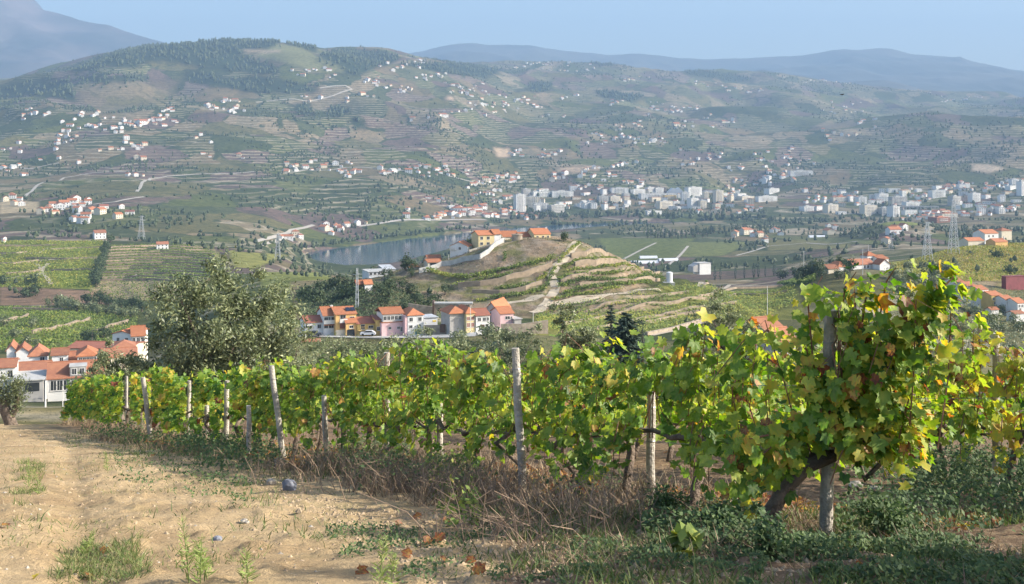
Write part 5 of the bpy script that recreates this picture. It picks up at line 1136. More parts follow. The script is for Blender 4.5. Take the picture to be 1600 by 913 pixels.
along([(860,352),(930,354),(1010,350)], 34, 10, 'round', TL, 'bank tree beyond the knoll', 'trees on the near river bank', y0=1500)
along([(1012,372),(1060,372),(1110,370)], 22, 15, 'tall', TL, 'tall poplar in the row on the valley plain', 'poplars on the valley plain', y0=1200, jit=3)
along([(1080,366),(1140,362),(1192,360)], 26, 15, 'tall', TL, 'tall poplar in the back row on the valley plain', 'poplars on the valley plain', y0=1300, jit=2)
along([(1108,418),(1112,418),(1141,418),(1174,417),(1195,418),(1207,418),(1222,416)], 8, 13, 'cypress', 'conifer_leaf', 'dark slim cypress beyond the green flats', 'cypresses beyond the green flats', 'cypress', 700, 1, 1000)
along([(1120,380),(1180,382),(1240,376),(1300,372)], 20, 7, 'round', TL, 'leafy tree along the plain road', 'trees of the plain road', y0=1100)
along([(1200,345),(1260,350),(1320,342),(1380,348),(1440,345)], 34, 10, 'round', TL, 'leafy tree between plain and right hand town', 'trees before the right hand town', y0=1800)
inside(rect(1240,415,1330,440), 16, 5.5, 'round', TL, 'dark tree below the white estate', 'trees round the white estate', y0=420, y1=620)
inside([(1380,405),(1440,400),(1500,430),(1480,470),(1400,455)], 40, 5.0, 'round', O, 'grey green tree on the slope under the golden hill', 'trees under the golden hill', y0=380, y1=640)
inside([(1215,402),(1300,402),(1290,425),(1215,425)], 14, 7, 'round', TL, 'dark tree at the rim of the green flats', 'trees round the white estate', y0=480, y1=900)
inside([(1420,395),(1590,388),(1590,440),(1440,440)], 18, 4.2, 'bush', TL, 'round shrub on the golden vineyard hill', 'shrubs on the golden hill', 'shrub', 480, 800)
inside([(1400,455),(1500,470),(1600,500),(1600,525),(1420,510)], 34, 4.0, 'round', O, 'olive tree under the stepped white terrace', 'olives under the stepped terrace', y0=220, y1=460)
along([(1500,380),(1540,385),(1600,378)], 14, 7, 'round', TL, 'dark tree among the houses of the golden hill', 'trees on the golden hill', y0=640)
along([(1480,372),(1600,360)], 30, 9, 'round', TL, 'dark tree on the slope behind the golden hill', 'trees behind the golden hill', y0=900)
inside([(585,452),(690,452),(720,478),(640,492),(590,478)], 22, 3.8, 'round', TL, 'dense green tree between village street and knoll', 'trees behind the village street', y0=320, y1=460)
inside([(470,445),(560,440),(570,468),(480,482)], 22, 3.4, 'bush', TL, 'dark shrub on the slope left of the mast', 'shrubs left of the mast', 'shrub', 320, 520)
along([(530,438),(556,428),(625,436),(650,430)], 6, 3.6, 'round', TL, 'leafy tree by the warehouses on the slope', 'trees by the slope warehouses', y0=380, y1=520)
along([(625,424),(637,424),(645,424)], 3, 5, 'round', TL, 'round tree before the white hipped roof house', 'trees by the slope warehouses', y0=420, y1=520)
along([(704,408),(720,406),(740,402),(758,396)], 9, 3.4, 'bush', TL, 'bush between winding wall and white gabled house', 'bushes on the knoll shoulder', 'bush', 430, 520)
along([(728,374),(735,378),(742,384)], 4, 5.5, 'round', TL, 'dark tree behind the white gabled house', 'trees on the knoll', y0=440, y1=520)
along([(880,378),(886,379)], 2, 3.6, 'round', TL, 'dark round tree at the knoll edge', 'trees on the knoll', y0=430, y1=520)
along([(914,380),(916,380),(930,390)], 3, 2.8, 'bush', TL, 'small bush beside the top of the knoll track', 'bushes on the knoll shoulder', 'bush', 430, 520)
along([(905,457),(925,452),(900,462)], 5, 3.0, 'bush', TL, 'dark green bush on the lower knoll bank', 'bushes on the knoll flank', 'bush', 340, 480)
along([(1020,465),(1030,460)], 2, 3.2, 'bush', O, 'lone bush in the flat vineyard', 'bushes in the flat vineyard', 'bush', 300, 520)
along([(505,532),(520,536),(540,540),(556,541),(580,541)], 6, 2.4, 'bush', TL, 'clipped bush at the foot of the street wall', 'bushes below the street wall', 'bush', 200, 297)
inside([(620,545),(740,530),(830,535),(830,560),(640,570)], 16, 3.6, 'round', O, 'olive tree on the slope below the village', 'olives below the village', y0=90, y1=290)
along([(700,522),(720,520),(745,518),(770,515),(790,520)], 8, 2.4, 'bush', TL, 'green bush before the corner house wall', 'bushes before the corner houses', 'bush', 240, 310)
inside([(100,575),(220,560),(230,600),(110,610)], 12, 3.6, 'round', O, 'olive tree among the lower village roofs', 'olives of the lower village', y0=120, y1=195)
along([(134,535),(146,538),(168,530)], 4, 6, 'round', TL, 'dark tree behind the lower village roofs', 'trees behind the lower village', y0=270, y1=500)
along([(200,270),(260,262),(340,266),(420,268)], 40, 6, 'round', TL, 'tree along the curved vineyard road', 'trees on the far left hill', y0=1500)
inside(rect(30,330,170,372), 60, 6, 'round', TL, 'tree among the lanes of the far left slope', 'trees on the far left hill', y0=1150)
inside(rect(560,290,660,345), 70, 7, 'round', TL, 'tree on the rocky bank above the river', 'trees on the river bluff', y0=1800)
inside(rect(1240,280,1600,345), 60, 9, 'round', TL, 'tree among the houses of the right hand town', 'trees of the right hand town', y0=2000)
inside(rect(800,285,1200,335), 80, 9, 'round', TL, 'tree among the town blocks', 'trees of the riverside town', y0=2300)
TREES.sort(key=lambda q: -q[1]/q[0].y)
def place_tree(p, h, kind, lm, label, group, cat):
    v = CRV[(kind, lm)][int(rng.integers(0, 3))]
    hh = {'round': 2.0, 'bush': 1.1, 'tall': 3.4, 'cypress': 4.2}[kind]; s = h/hh; w = float(rng.uniform(.85, 1.2))
    nm = {'tree': 'tree', 'bush': 'bush', 'shrub': 'shrub', 'cypress': 'cypress_tree'}[cat]
    r = empty(nm, p, float(rng.uniform(0, 6.28))); tag(r, label, cat, group)
    tk_ = link('trunk', TRUNK, r); tk_.scale = (s*1.1, s*1.1, s*(.9 if kind != 'bush' else .35))
    c = link('crown', v[0], r); c.scale = (s*w, s*w, s); c.location = (0, 0, .12*s if kind == 'round' else -.05*s)
for q in TREES[:300]: place_tree(*q)
def blob_cloud(name, pts, hs, ws, mt, lab_kind='stuff', sides=5):
    """many small far crowns in one mesh: uneven bipyramids of 3 rings"""
    n = len(pts); a = np.arange(sides)/sides*2*math.pi
    rings = [(0.0, .55), (.42, 1.0), (.75, .66)]
    V = np.zeros((n, 3*sides+1, 3), np.float32); rot = rng.uniform(0, 6.28, (n, 1))
    for k, (z, r) in enumerate(rings):
        rr = r*ws[:, None]*rng.uniform(.65, 1.25, (n, sides))
        V[:, k*sides:(k+1)*sides, 0] = pts[:, 0:1]+rr*np.cos(a+rot+k*.5); V[:, k*sides:(k+1)*sides, 1] = pts[:, 1:2]+rr*np.sin(a+rot+k*.5)
        V[:, k*sides:(k+1)*sides, 2] = pts[:, 2:3]+hs[:, None]*(z-.08)+hs[:, None]*.08*rng.normal(size=(n, sides))
    V[:, -1] = pts+np.stack([ws*.2*rng.normal(size=n), ws*.2*rng.normal(size=n), hs], -1)
    f = []
    for k in range(2):
        for j in range(sides):
            q = (j+1) % sides; f += [(k*sides+j, k*sides+q, (k+1)*sides+q), (k*sides+j, (k+1)*sides+q, (k+1)*sides+j)]
    for j in range(sides): f.append((2*sides+j, 2*sides+(j+1) % sides, 3*sides))
    f = np.array(f); Fq = (f[None]+(np.arange(n)*(3*sides+1))[:, None, None]).reshape(-1, 3)
    t = np.repeat(np.clip(.4+.22*rng.normal(size=n), 0, 1), 3*sides+1)
    return tag(link(name, mesh_np(name, V.reshape(-1, 3), Fq, mt, {'t': t})), kind=lab_kind)
rt_ = TREES[300:]
blob_cloud('distant_trees', np.array([q[0][:] for q in rt_]), np.array([q[1] for q in rt_]), np.array([q[1]*(.2 if q[2] in ('tall','cypress') else .42) for q in rt_]), M['far_tree'])
# woods and scattered hillside trees
area = np.gradient(YR)[:, None]*YY*4/F
def sample(weight, n):
    w = (weight*area).ravel(); c = np.cumsum(w); k = np.searchsorted(c, rng.random(n)*c[-1]); i, j = np.unravel_index(k, (NR, NC))
    y = YR[i]+rng.uniform(-.5, .5, n)*np.gradient(YR)[i]; x = (PX[j]+rng.uniform(-2, 2, n)-CX)/F*y
    return np.stack([x, y, ground(x, y)], -1)
infr = (PPX > -200)&(PPX < 1800)
pts = sample((FOREST > .5)*(YY > 1500)*infr*1.0, 11000); blob_cloud('far_wood', pts, rng.uniform(9, 19, len(pts)), rng.uniform(3.5, 6.5, len(pts)), M['far_tree'])
dens = sst(fbm(XX/130, YY/170, 3, 91), .02, .3)+.05
far_ok = (YY > 1250)*(YY < 7300)*infr*(FOREST < .5)*(Z > RIVER_Z+2)*(MK < .6)
pts = sample(dens*far_ok*(YY < 3600), 6500); blob_cloud('hillside_trees', pts, rng.uniform(3.5, 8, len(pts)), rng.uniform(1.6, 3.4, len(pts)), M['far_tree'])
dens2 = sst(fbm(XX/300, YY/420, 3, 95), .05, .3)+.03
pts = sample(dens2*far_ok*(YY >= 3300), 6000); blob_cloud('hillside_trees', pts, rng.uniform(5, 11, len(pts)), rng.uniform(2.5, 5, len(pts)), M['far_tree'])
# ---- vine rows on knoll and fields: leafy hedges of a real height
def hedge_pts(pts, width, height, per_m, size=.3):
    L = np.array([p[:] for p in pts]); d = np.linalg.norm(np.diff(L, axis=0), axis=1); cum = np.concatenate([[0], np.cumsum(d)])
    n = int(cum[-1]*per_m)
    if n < 4: return None
    s = rng.uniform(0, cum[-1], n); p = np.stack([np.interp(s, cum, L[:, k]) for k in range(3)], -1)
    gap = vnoise(s/2.1, s*0+L[0, 0], 3); hh = height*(.8+.35*gap)
    p[:, 0] += rng.normal(size=n)*width*.3; p[:, 1] += rng.normal(size=n)*width*.3; p[:, 2] += rng.uniform(.15, 1, n)*hh
    return p, np.full(n, size)*rng.uniform(.7, 1.3, n), np.clip(.4+.25*vnoise(s/9, s*0+L[0, 1], 8)+.16*rng.normal(size=n), 0, 1)
def hedge(label, pts, width, height, per_m, size=.3, mt='far_vine', name='vine_row', cat='vine row', group='vine rows on the knoll', tadd=0):
    r = hedge_pts(pts, width, height, per_m, size)
    if r is None: return
    p, s, t = r; V, Fq = quads(p, s, rand_dirs(len(p))+np.array([.5, -.6, .6]), .75)
    o = link(name, mesh_np(name, V, Fq, M[mt], {'t': np.clip(np.repeat(t, 4)+tadd, 0, 1)})); return tag(o, label, cat, group)
KH = [
 ([(668,425),(700,433),(730,436),(770,428),(800,420),(835,413),(866,404)], 2.6, 1.9, .05, 'long yellow green vine row under the bare knoll face'),
 ([(712,446),(740,442),(780,434),(800,428)], 2.2, 1.8, -.05, 'green vine row just below the long yellow one'),
 ([(776,455),(810,449),(838,444),(850,434),(856,428)], 1.8, 1.6, 0, 'short vine row curving up to the knoll track'),
 ([(742,471),(780,466),(820,460),(850,452)], 2.2, 1.5, -.05, 'low vine row above the village corner houses'),
 ([(848,456),(858,440),(864,426),(868,418)], 1.2, 1.8, -.2, 'dark vine row hugging the knoll track'),
 ([(872,412),(880,402),(893,392),(906,382)], 1.4, 1.7, .1, 'vine row climbing beside the top of the track'),
 ([(880,422),(895,412),(908,407),(940,407),(975,409)], 1.5, 1.4, 0, 'upper vine row on the terraced knoll flank'),
 ([(885,425),(930,420),(960,418),(1000,418)], 1.3, 1.3, .05, 'second vine row on the terraced knoll flank'),
 ([(873,440),(885,434),(915,431),(960,428),(1030,426)], 2.4, 1.6, -.1, 'third vine row on the terraced knoll flank'),
 ([(874,449),(890,444),(930,440),(980,438),(1035,436)], 2.8, 1.7, -.2, 'dense green vine row low on the knoll flank'),
 ([(880,460),(900,456),(930,450),(980,446),(1015,444)], 2.8, 1.8, -.2, 'lowest dense vine row of the knoll flank'),
 ([(786,410),(790,404),(788,398)], .9, 1.6, -.3, 'short dark hedge on the bare knoll face'),
 ([(860,470),(880,466),(920,460),(970,452)], 2.2, 1.4, .1, 'vine row between the knoll foot and the pale track'),
]
for poly, w_, h_, ta, lb in KH: hedge(lb, drape(poly, 330, 470, 1.5), w_, h_, 26*w_/2, .30, tadd=ta)
# flat vineyard: parallel rows
VF = [(832,492),(870,478),(930,468),(985,459),(1040,447),(1245,447),(1252,470),(1190,500),(1095,503),(1040,517),(1000,524),(900,524),(835,515)]
rows_p = []; rows_s = []; rows_t = []
for k in range(50):
    y0 = 285+k*4.4; xs_ = np.arange(-10, 175, 2.0); ys_ = y0+xs_*.55+6*np.sin(xs_/40)
    u = CX+F*xs_/ys_; v = HY-F*ground(xs_, ys_)/ys_; ok = inpoly(u, v, VF)&(ys_ < 520)&(ys_ > 270)
    if ok.sum() < 3: continue
    idx = np.nonzero(ok)[0]
    for seg in np.split(idx, np.nonzero(np.diff(idx) > 1)[0]+1):
        if len(seg) < 3: continue
        r_ = hedge_pts([Vector((xs_[i], ys_[i], G(xs_[i], ys_[i]))) for i in seg], .7, 1.5, 8, .30)
        if r_: rows_p.append(r_[0]); rows_s.append(r_[1]); rows_t.append(r_[2]+.10*(k % 2)-.12*((k % 5) == 0)+.22*vnoise(np.array([k/3.]), np.array([.5]), 2)[0])
p = np.concatenate(rows_p); V, Fq = quads(p, np.concatenate(rows_s), rand_dirs(len(p))*.7+np.array([.8, -.5, .6]), .75)
tag(link('flat_vineyard', mesh_np('flat_vineyard', V, Fq, M['far_vine'], {'t': np.clip(np.repeat(np.concatenate(rows_t), 4)+.0, 0, 1)})), kind='stuff')
def field_cover(name, poly, n, h, size, y0, y1, mt='far_vine', tm=.4, rowgap=None):
    w = (inpoly(PPX, PY, poly)&(YY > y0)&(YY < y1))*1.0
    if w.sum() < 5: return
    pts = sample(w, n)
    if rowgap: pts[:, 1] = np.round((pts[:, 1]-pts[:, 0]*.15)/rowgap)*rowgap+pts[:, 0]*.15+rng.normal(size=n)*.25; pts[:, 2] = ground(pts[:, 0], pts[:, 1])
    pts[:, 2] += rng.uniform(0, h, n); t = np.clip(tm+.15*rng.normal(size=n)+.25*fbm(pts[:, 0]/14, pts[:, 1]/14, 3, 6), 0, 1)
    V, Fq = quads(pts, rng.uniform(.7, 1.3, n)*size, rand_dirs(n)+np.array([.4, -.5, .7]), .75)
    tag(link(name, mesh_np(name, V, Fq, M[mt], {'t': np.repeat(t, 4)})), kind='stuff')
for k in range(13):
    y_ = 384.5+4.4*k; x0, x1 = 172-k*2.4, 322+min(k, 6)*5-max(0, k-8)*9
    hedge('dark green vine row on a tan step of the left hill', drape([(x0, y_+1.2), (x0+50, y_-1), ((x0+x1)/2, y_-1.8), (x1-40, y_-.3), (x1, y_+2.2)], 560, 1160, 5), 2.6, 1.5, 9, .5, group='vine rows on the tan steps', tadd=-.15)
n = 9000; w = (KM > .6)*kn; pts = sample(w, n); pts[:, 2] += rng.uniform(0, .3, n); V, Fq = quads(pts, rng.uniform(.05, .2, n), rand_dirs(n)+np.array([.3, -.4, .7]), .6)
tag(link('knoll_scrub', mesh_np('knoll_scrub', V, Fq, M['dry_stem'], {'t': np.repeat(np.clip(.55+.3*rng.normal(size=n), 0, 1), 4)})), kind='stuff')
n = 5000; pts = sample(w*(fbm(XX/7, YY/7, 3, 55) > .12), n); pts[:, 2] += rng.uniform(0, .5, n); V, Fq = quads(pts, rng.uniform(.12, .28, n), rand_dirs(n)+np.array([.3, -.4, .7]), .6)
tag(link('knoll_scrub', mesh_np('knoll_scrub', V, Fq, M['tree_leaf'], {'t': np.repeat(np.clip(.7+.2*rng.normal(size=n), 0, 1), 4)})), kind='stuff')
field_cover('green_vineyard', [(1052,424),(1275,422),(1275,444),(1110,444)], 15000, 1.5, .55, 470, 780, tm=.22)
field_cover('golden_vineyard', [(1385,395),(1480,386),(1600,381),(1640,440),(1500,440),(1390,425)], 16000, 1.2, .5, 500, 830, tm=.72, rowgap=3)
field_cover('left_vineyard', [(-60,376),(163,375),(158,405),(145,450),(0,450),(-60,455)], 20000, 1.3, .6, 560, 1180, tm=.55, rowgap=4)
field_cover('lower_vineyard', [(-60,480),(0,480),(215,485),(212,545),(0,550)], 15000, 1.2, .45, 330, 720, tm=.35, rowgap=3.2)
field_cover('tan_terrace_vines', [(168,386),(330,386),(352,405),(330,470),(130,470),(150,440)], 9000, 1.1, .5, 560, 1150, tm=.25, rowgap=9)
field_cover('slope_scrub', [(455,430),(600,445),(720,480),(700,500),(470,505)], 9000, 1.2, .35, 318, 470, 'tree_leaf', .55)
field_cover('slope_scrub', [(455,528),(900,525),(1250,530),(1250,600),(455,600)], 22000, .5, .13, 90, 290, 'grass', .5)
field_cover('slope_scrub', [(1380,420),(1640,440),(1640,560),(1400,540)], 16000, .7, .25, 200, 560, 'olive_leaf', .5)
# ---- the big trees of the middle distance
def big_tree(label, px, top, base_y, Y, w_px, name='olive_tree', cat='olive tree', nleaf=9000, leaf=.09, clumps=70, group=None, trunk_r=.22, lm='olive_leaf', multi=True, flat=1.0, lobes=None):
    X = (px-CX)/F*Y; zb = G(X, Y); ztop = -(top-HY)/F*Y; h = ztop-zb; rad = w_px/2/F*Y; cz = zb+h*.58; rz_ = h*.46
    r = empty(name, (X, Y, zb)); tag(r, label, cat, group)
    # limbs first; leaves gather round the ends of limbs
    ends = []; b = MB()
    nl = 7 if multi else 5
    b.tube([(0,0,-.4),(.05*rad,.03,.12*h),(0,.05,.28*h)], [trunk_r*1.5, trunk_r*1.05, trunk_r*.9], 9)
    lob = lobes or [(float(rng.uniform(-.75,.75)), float(rng.uniform(-.5,.5)), float(rng.uniform(.45,.9))) for _ in range(nl*3)]
    for k, (ax, ay, az) in enumerate(lob):
        tipv = Vector((ax*rad, ay*rad, az*h)); midv = Vector((ax*rad*.45, ay*rad*.45, .28*h+(az*h-.28*h)*.55))
        b.tube([(0,.03,.24*h), midv, tipv], [trunk_r*.5, trunk_r*.3, trunk_r*.08], 5, cap=False); ends.append(tipv)
    b.build('trunk', M['olive_bark'], r, smooth=True)
    cl = []
    for e in ends:
        for _ in range(max(2, clumps//len(ends))): cl.append(np.array(e[:])+rng.normal(size=3)*np.array([rad*.24, rad*.24, h*.11]))
    cl = np.array(cl); k = rng.integers(0, len(cl), nleaf); sp = rng.uniform(.05, .115, len(cl))*rad*1.1
    p = cl[k]+rng.normal(size=(nleaf, 3))*sp[k][:, None]*np.array([1, 1, .9])
    t = np.clip(.48+.17*rng.normal(size=len(cl))[k]+.2*rng.normal(size=nleaf), 0, 1)
    p = p[p[:, 2] > .12*h]; t = t[:len(p)]
    V, Fq = quads(p, rng.uniform(.7, 1.35, len(p))*leaf, rand_dirs(len(p))+np.array([.3, -.2, .5]), .33)
    tag(link('crown', mesh_np('crown', V, Fq, M[lm], {'t': np.repeat(t, 4)}), r), kind='stuff')
    return r
big_tree('big grey green olive tree rising behind the vines on the left', 340, 446, 600, 52, 214, nleaf=34000, leaf=.105, clumps=168, trunk_r=.3, lobes=[(-.8,0,.55),(-.62,.2,.78),(-.45,-.3,.92),(-.55,-.2,.35),(-.2,.1,.8),(-.05,-.3,.62),(.12,.2,1.0),(.18,-.1,.86),(.35,-.2,.7),(.5,.2,.84),(.62,-.2,.62),(.82,.0,.70),(.86,.2,.45),(.55,-.3,.38),(.2,-.3,.35),(-.3,-.3,.25),(-.8,.1,.3),(0,.3,.5),(.7,.0,.28),(-.25,.0,.55),(.35,.1,.5)])
OG = 'olive trees behind the vine rows'
big_tree('low spreading olive tree below the white hut and street wall', 552, 535, 600, 85, 118, nleaf=9000, leaf=.12, clumps=90, group=OG)
big_tree('wide low olive below the pink house', 690, 522, 580, 105, 110, nleaf=8000, leaf=.13, clumps=80, group=OG)
big_tree('silvery olive just left of the dark conifers', 895, 497, 570, 62, 78, nleaf=8000, leaf=.085, clumps=80, group=OG)
big_tree('silvery olive in front of the red tiled gable', 1148, 470, 550, 75, 110, nleaf=10000, leaf=.10, clumps=90, group=OG)
big_tree('olive tree seen through the tall vine beside the end post', 1435, 452, 540, 66, 70, nleaf=7000, leaf=.09, clumps=70, group=OG)
big_tree('olive bush under the stepped terrace behind the back vine row', 1500, 462, 540, 105, 90, nleaf=6000, leaf=.12, clumps=60, group=OG)
big_tree('small olive at the foot of the big olive by the dormer house', 188, 552, 605, 78, 95, nleaf=8000, leaf=.11, clumps=80, group=OG)
big_tree('broad olive between the big olive and the village hut', 445, 500, 590, 95, 90, nleaf=7000, leaf=.13, clumps=70, group=OG)
big_tree('dim olive low behind the middle of the vine row', 800, 512, 575, 130, 100, nleaf=6000, leaf=.16, clumps=60, group=OG)
# old gnarled olive at the left edge
def gnarled():
    p = hit(30, 648, 30, 60); p = Vector(((20-CX)/F*50, 50, G((20-CX)/F*50, 50)+.15))
    r = empty('olive_tree', p); tag(r, 'old olive with thick leaning trunk at the left picture edge', 'olive tree')
    b = MB(); n = 14
    pts = [(.12,0,-.4),(.05,0,.2),(-.12,.05,.8),(-.35,.05,1.35),(-.5,.1,1.7)]
    b.tube(pts, [.42,.33,.27,.24,.2], n); b.tube([(-.15,.02,.95),(.12,0,1.35),(.2,.05,1.9),(.1,.05,2.4)], [.17,.13,.09,.03], 8); b.tube([(-.42,.06,1.45),(-.75,.0,1.9),(-.9,.0,2.5)], [.15,.1,.03], 8)
    for k in range(len(b.v)): v = Vector(b.v[k]); b.v[k] = tuple(v+Vector((math.sin(v.z*9+k)*.03, math.cos(k*2.1)*.03, 0)))
    b.build('trunk', M['olive_bark'], r, smooth=True)
    cl = np.array([[-.35,0,2.0],[-.1,.1,2.2],[.2,-.1,2.15],[.35,.1,1.9],[-.6,0,2.3],[-.9,.1,2.2],[.1,.1,2.5],[-1.0,0,1.8],[-.5,.1,2.7],[.25,-.1,1.5],[.3,0,2.5],[-.2,0,1.75]])
    k = rng.integers(0, len(cl), 3500); q = cl[k]+rng.normal(size=(3500, 3))*.17
    V, Fq = quads(q, rng.uniform(.04, .075, 3500), None, .35)
    tag(link('crown', mesh_np('crown', V, Fq, M['olive_leaf'], {'t': np.repeat(np.clip(.45+.25*rng.normal(size=3500), 0, 1), 4)}), r), kind='stuff')
gnarled()
def conifer(label, px, top, Y, w_px, n=6000, group='dark conifers behind the vines', base_py=556):
    X = (px-CX)/F*Y; zb = min(G(X, Y), -(base_py-HY)/F*Y); h = -(top-HY)/F*Y-zb; rad = w_px/2/F*Y
    r = empty('conifer_tree', (X, Y, zb)); tag(r, label, 'conifer', group)
    b = MB(); b.tube([(0,0,-.3),(0,0,h*.97)], [.03*h, .004*h], 8); b.build('trunk', M['bark'], r)
    nb = 120; z = np.sort(rng.random(nb)**1.15)*.95+.04; a = np.arange(nb)*2.399; L = rad*(1-z)**.62*rng.uniform(.72, 1.12, nb)+.03*rad
    k = rng.choice(nb, n, p=(L+.1*rad)/(L+.1*rad).sum()); s = rng.random(n)**.7
    rr = L[k]*s; p = np.stack([rr*np.cos(a[k]), rr*np.sin(a[k]), z[k]*h-.16*rr*s+.05*rng.normal(size=n)*rad*.4], -1); p[:, :2] += rng.normal(size=(n, 2))*rad*.045
    tip = np.stack([np.cos(a[k]), np.sin(a[k]), -.35*np.ones(n)], -1)+.35*rand_dirs(n)
    V, Fq = quads(p, rng.uniform(.6, 1.2, n)*rad*.105, np.array([0, 0, 1])+.6*rand_dirs(n), .35, tip)
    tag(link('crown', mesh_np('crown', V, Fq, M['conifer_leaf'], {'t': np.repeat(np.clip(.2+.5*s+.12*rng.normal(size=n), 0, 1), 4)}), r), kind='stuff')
conifer('slim dark conifer, the taller of the pair behind the vines', 955, 474, 118, 48, 9000)
conifer('broad drooping dark conifer beside the slim taller one', 978, 488, 112, 84, 13000)
conifer('small dark conifer tip above the silvery olive', 879, 486, 135, 34, 3000)
conifer('low dark conifer bush to the right of the conifer pair', 1004, 508, 120, 26, 2500)
conifer('dark conifer behind the lower village roofs', 144, 512, 330, 20, 2500, base_py=536)
# ---- masts, pylons, poles
def lattice(label, px, base, top, Y, w0, w1, arms=(), name='lattice_pylon', cat='pylon', group='lattice pylons', bw=.14, y_hit=None):
    sc = Y/F; p = Vector(((px-CX)*sc, Y, -(base-HY)*sc)); gz = G(p.x, p.y); h = (base-top)*sc
    r = empty(name, p); tag(r, label, cat, group)
    b = MB(); n = max(5, int(h/2.6)); corners = [(-1,-1),(1,-1),(1,1),(-1,1)]
    W2 = lambda f: (w0+(w1-w0)*f**.8)/2
    for cx_, cy2 in corners:
        for k in range(n):
            f0, f1 = k/n, (k+1)/n; b.bar((cx_*W2(f0), cy2*W2(f0), h*f0-(min(2, max(0, p.z-gz)) if k == 0 else 0)), (cx_*W2(f1), cy2*W2(f1), h*f1), bw)
    for k in range(n):
        f0, f1 = k/n, (k+1)/n
        for i in range(4):
            (ax, ay), (bx_, by) = corners[i], corners[(i+1) % 4]
            b.bar((ax*W2(f0), ay*W2(f0), h*f0), (bx_*W2(f1), by*W2(f1), h*f1), bw*.6)
            b.bar((bx_*W2(f0), by*W2(f0), h*f0), (ax*W2(f1), ay*W2(f1), h*f1), bw*.6)
    b.build('lattice_frame', M['metal_white' if Y < 800 else 'steel'], r)
    for f, L in arms:
        b = MB(); z = h*f; wa = W2(f)
        for s_ in (-1, 1): b.bar((0, -wa, z), (L, 0, z+.1), bw*.8); b.bar((0, wa, z), (L, 0, z+.1), bw*.8); b.bar((0, 0, z+L*.25), (L, 0, z+.1), bw*.8); L = -L
        b.build('cross_arm', M['steel'], r)
    return r
lattice('white lattice mast standing behind the village street', 558, 482, 419, 372, 1.0, .45, ((.84, 1.6),), 'lattice_mast', 'mast', None, .14)
lattice('tall lattice pylon above the stepped slope, taller of the pair', 1490, 391, 312, 690, 5.2, 1.2, ((.97, 3.0),(.80, 4.2),(.64, 3.4)), bw=.27)
lattice('lattice pylon left of the taller one on the right hand hill', 1449, 400, 347, 640, 4.6, 1.1, ((.96, 2.6),(.78, 3.4),(.62, 2.8)), bw=.24)
lattice('lattice pylon at the river bend', 434, 402, 365, 1060, 5, 1.1, ((.95, 3),(.78, 4),(.6, 3)), bw=.36)
lattice('lattice pylon on the terraced crest', 221, 371, 337, 1130, 6, 1.1, ((.95, 3),(.78, 4),(.6, 3)), bw=.3)
lattice('hazy lattice pylon in the fields below the right hand town', 1392, 388, 368, 1100, 4, .9, ((.95, 3),(.75, 3)), bw=.25)
def pole(label, px, base, top, Y, name='utility_pole', cat='utility pole', group='utility poles', arms=1, r0=.13, mt='trim'):
    sc = Y/F; p = Vector(((px-CX)*sc, Y, -(base-HY)*sc)); p.z = min(p.z, G(p.x, p.y)+.3); h = -(top-HY)*sc-p.z
    r = empty(name, p); tag(r, label, cat, group); b = MB(); b.tube([(0,0,-1),(0,0,h)], [r0, r0*.7], 8); b.build('shaft', M[mt], r)
    for k in range(arms): b = MB(); b.box(-.8, .8, -.05, .05, h-.5-k*.8, h-.38-k*.8); b.build('cross_arm', M['steel'], r)
pole('utility pole with cross arm on the green flats', 1256, 422, 392, 560); pole('utility pole before the estate wing', 1348, 421, 389, 470)
pole('short pole below the trees under the golden hill', 1449, 443, 430, 440); pole('thin pole in the flat vineyard', 1199, 484, 447, 400, arms=0); pole('thin pole at the corner of the yellow house', 735, 516, 478, 300, arms=0, r0=.1)
pole('thin pole at the vineyard edge near the village end', 833, 505, 487, 305, arms=0, r0=.1); pole('grey concrete pole beside the dormer house', 71, 625, 595, 170, arms=0, r0=.14); pole('thin pole before the dormer house', 98, 625, 604, 165, arms=0, r0=.08); pole('slim pole left of the white gabled knoll house', 701, 412, 398, 446, arms=0, r0=.12)
# ---- a bird crossing in the distance
bp_ = P(1316, 148, 90); r = empty('bird', bp_, R(20)); tag(r, 'tiny dark bird flying high over the far hills', 'bird')
b = MB(); b.tube([(-.17,0,0),(-.08,0,.0),(.05,0,.0),(.12,0,.02),(.17,0,.02)], [.012,.04,.045,.028,.006], 8); b.build('body', M['bird'], r, smooth=True)
for s_ in (-1, 1):
    b = MB(); b.poly([(.08,.02*s_,.02),(.06,.16*s_,.06),(.0,.32*s_,.03),(-.06,.16*s_,.055),(-.05,.02*s_,.02)]); b.poly([(.08,.02*s_,.012),(.06,.16*s_,.052),(.0,.32*s_,.026),(-.06,.16*s_,.047),(-.05,.02*s_,.012)]); b.build('wing', M['bird'], r)
b = MB(); b.prism([(-.16,-.006),(-.28,-.002),(-.28,.002),(-.16,.006)], 'y', -.035, .035); b.build('tail', M['bird'], r)
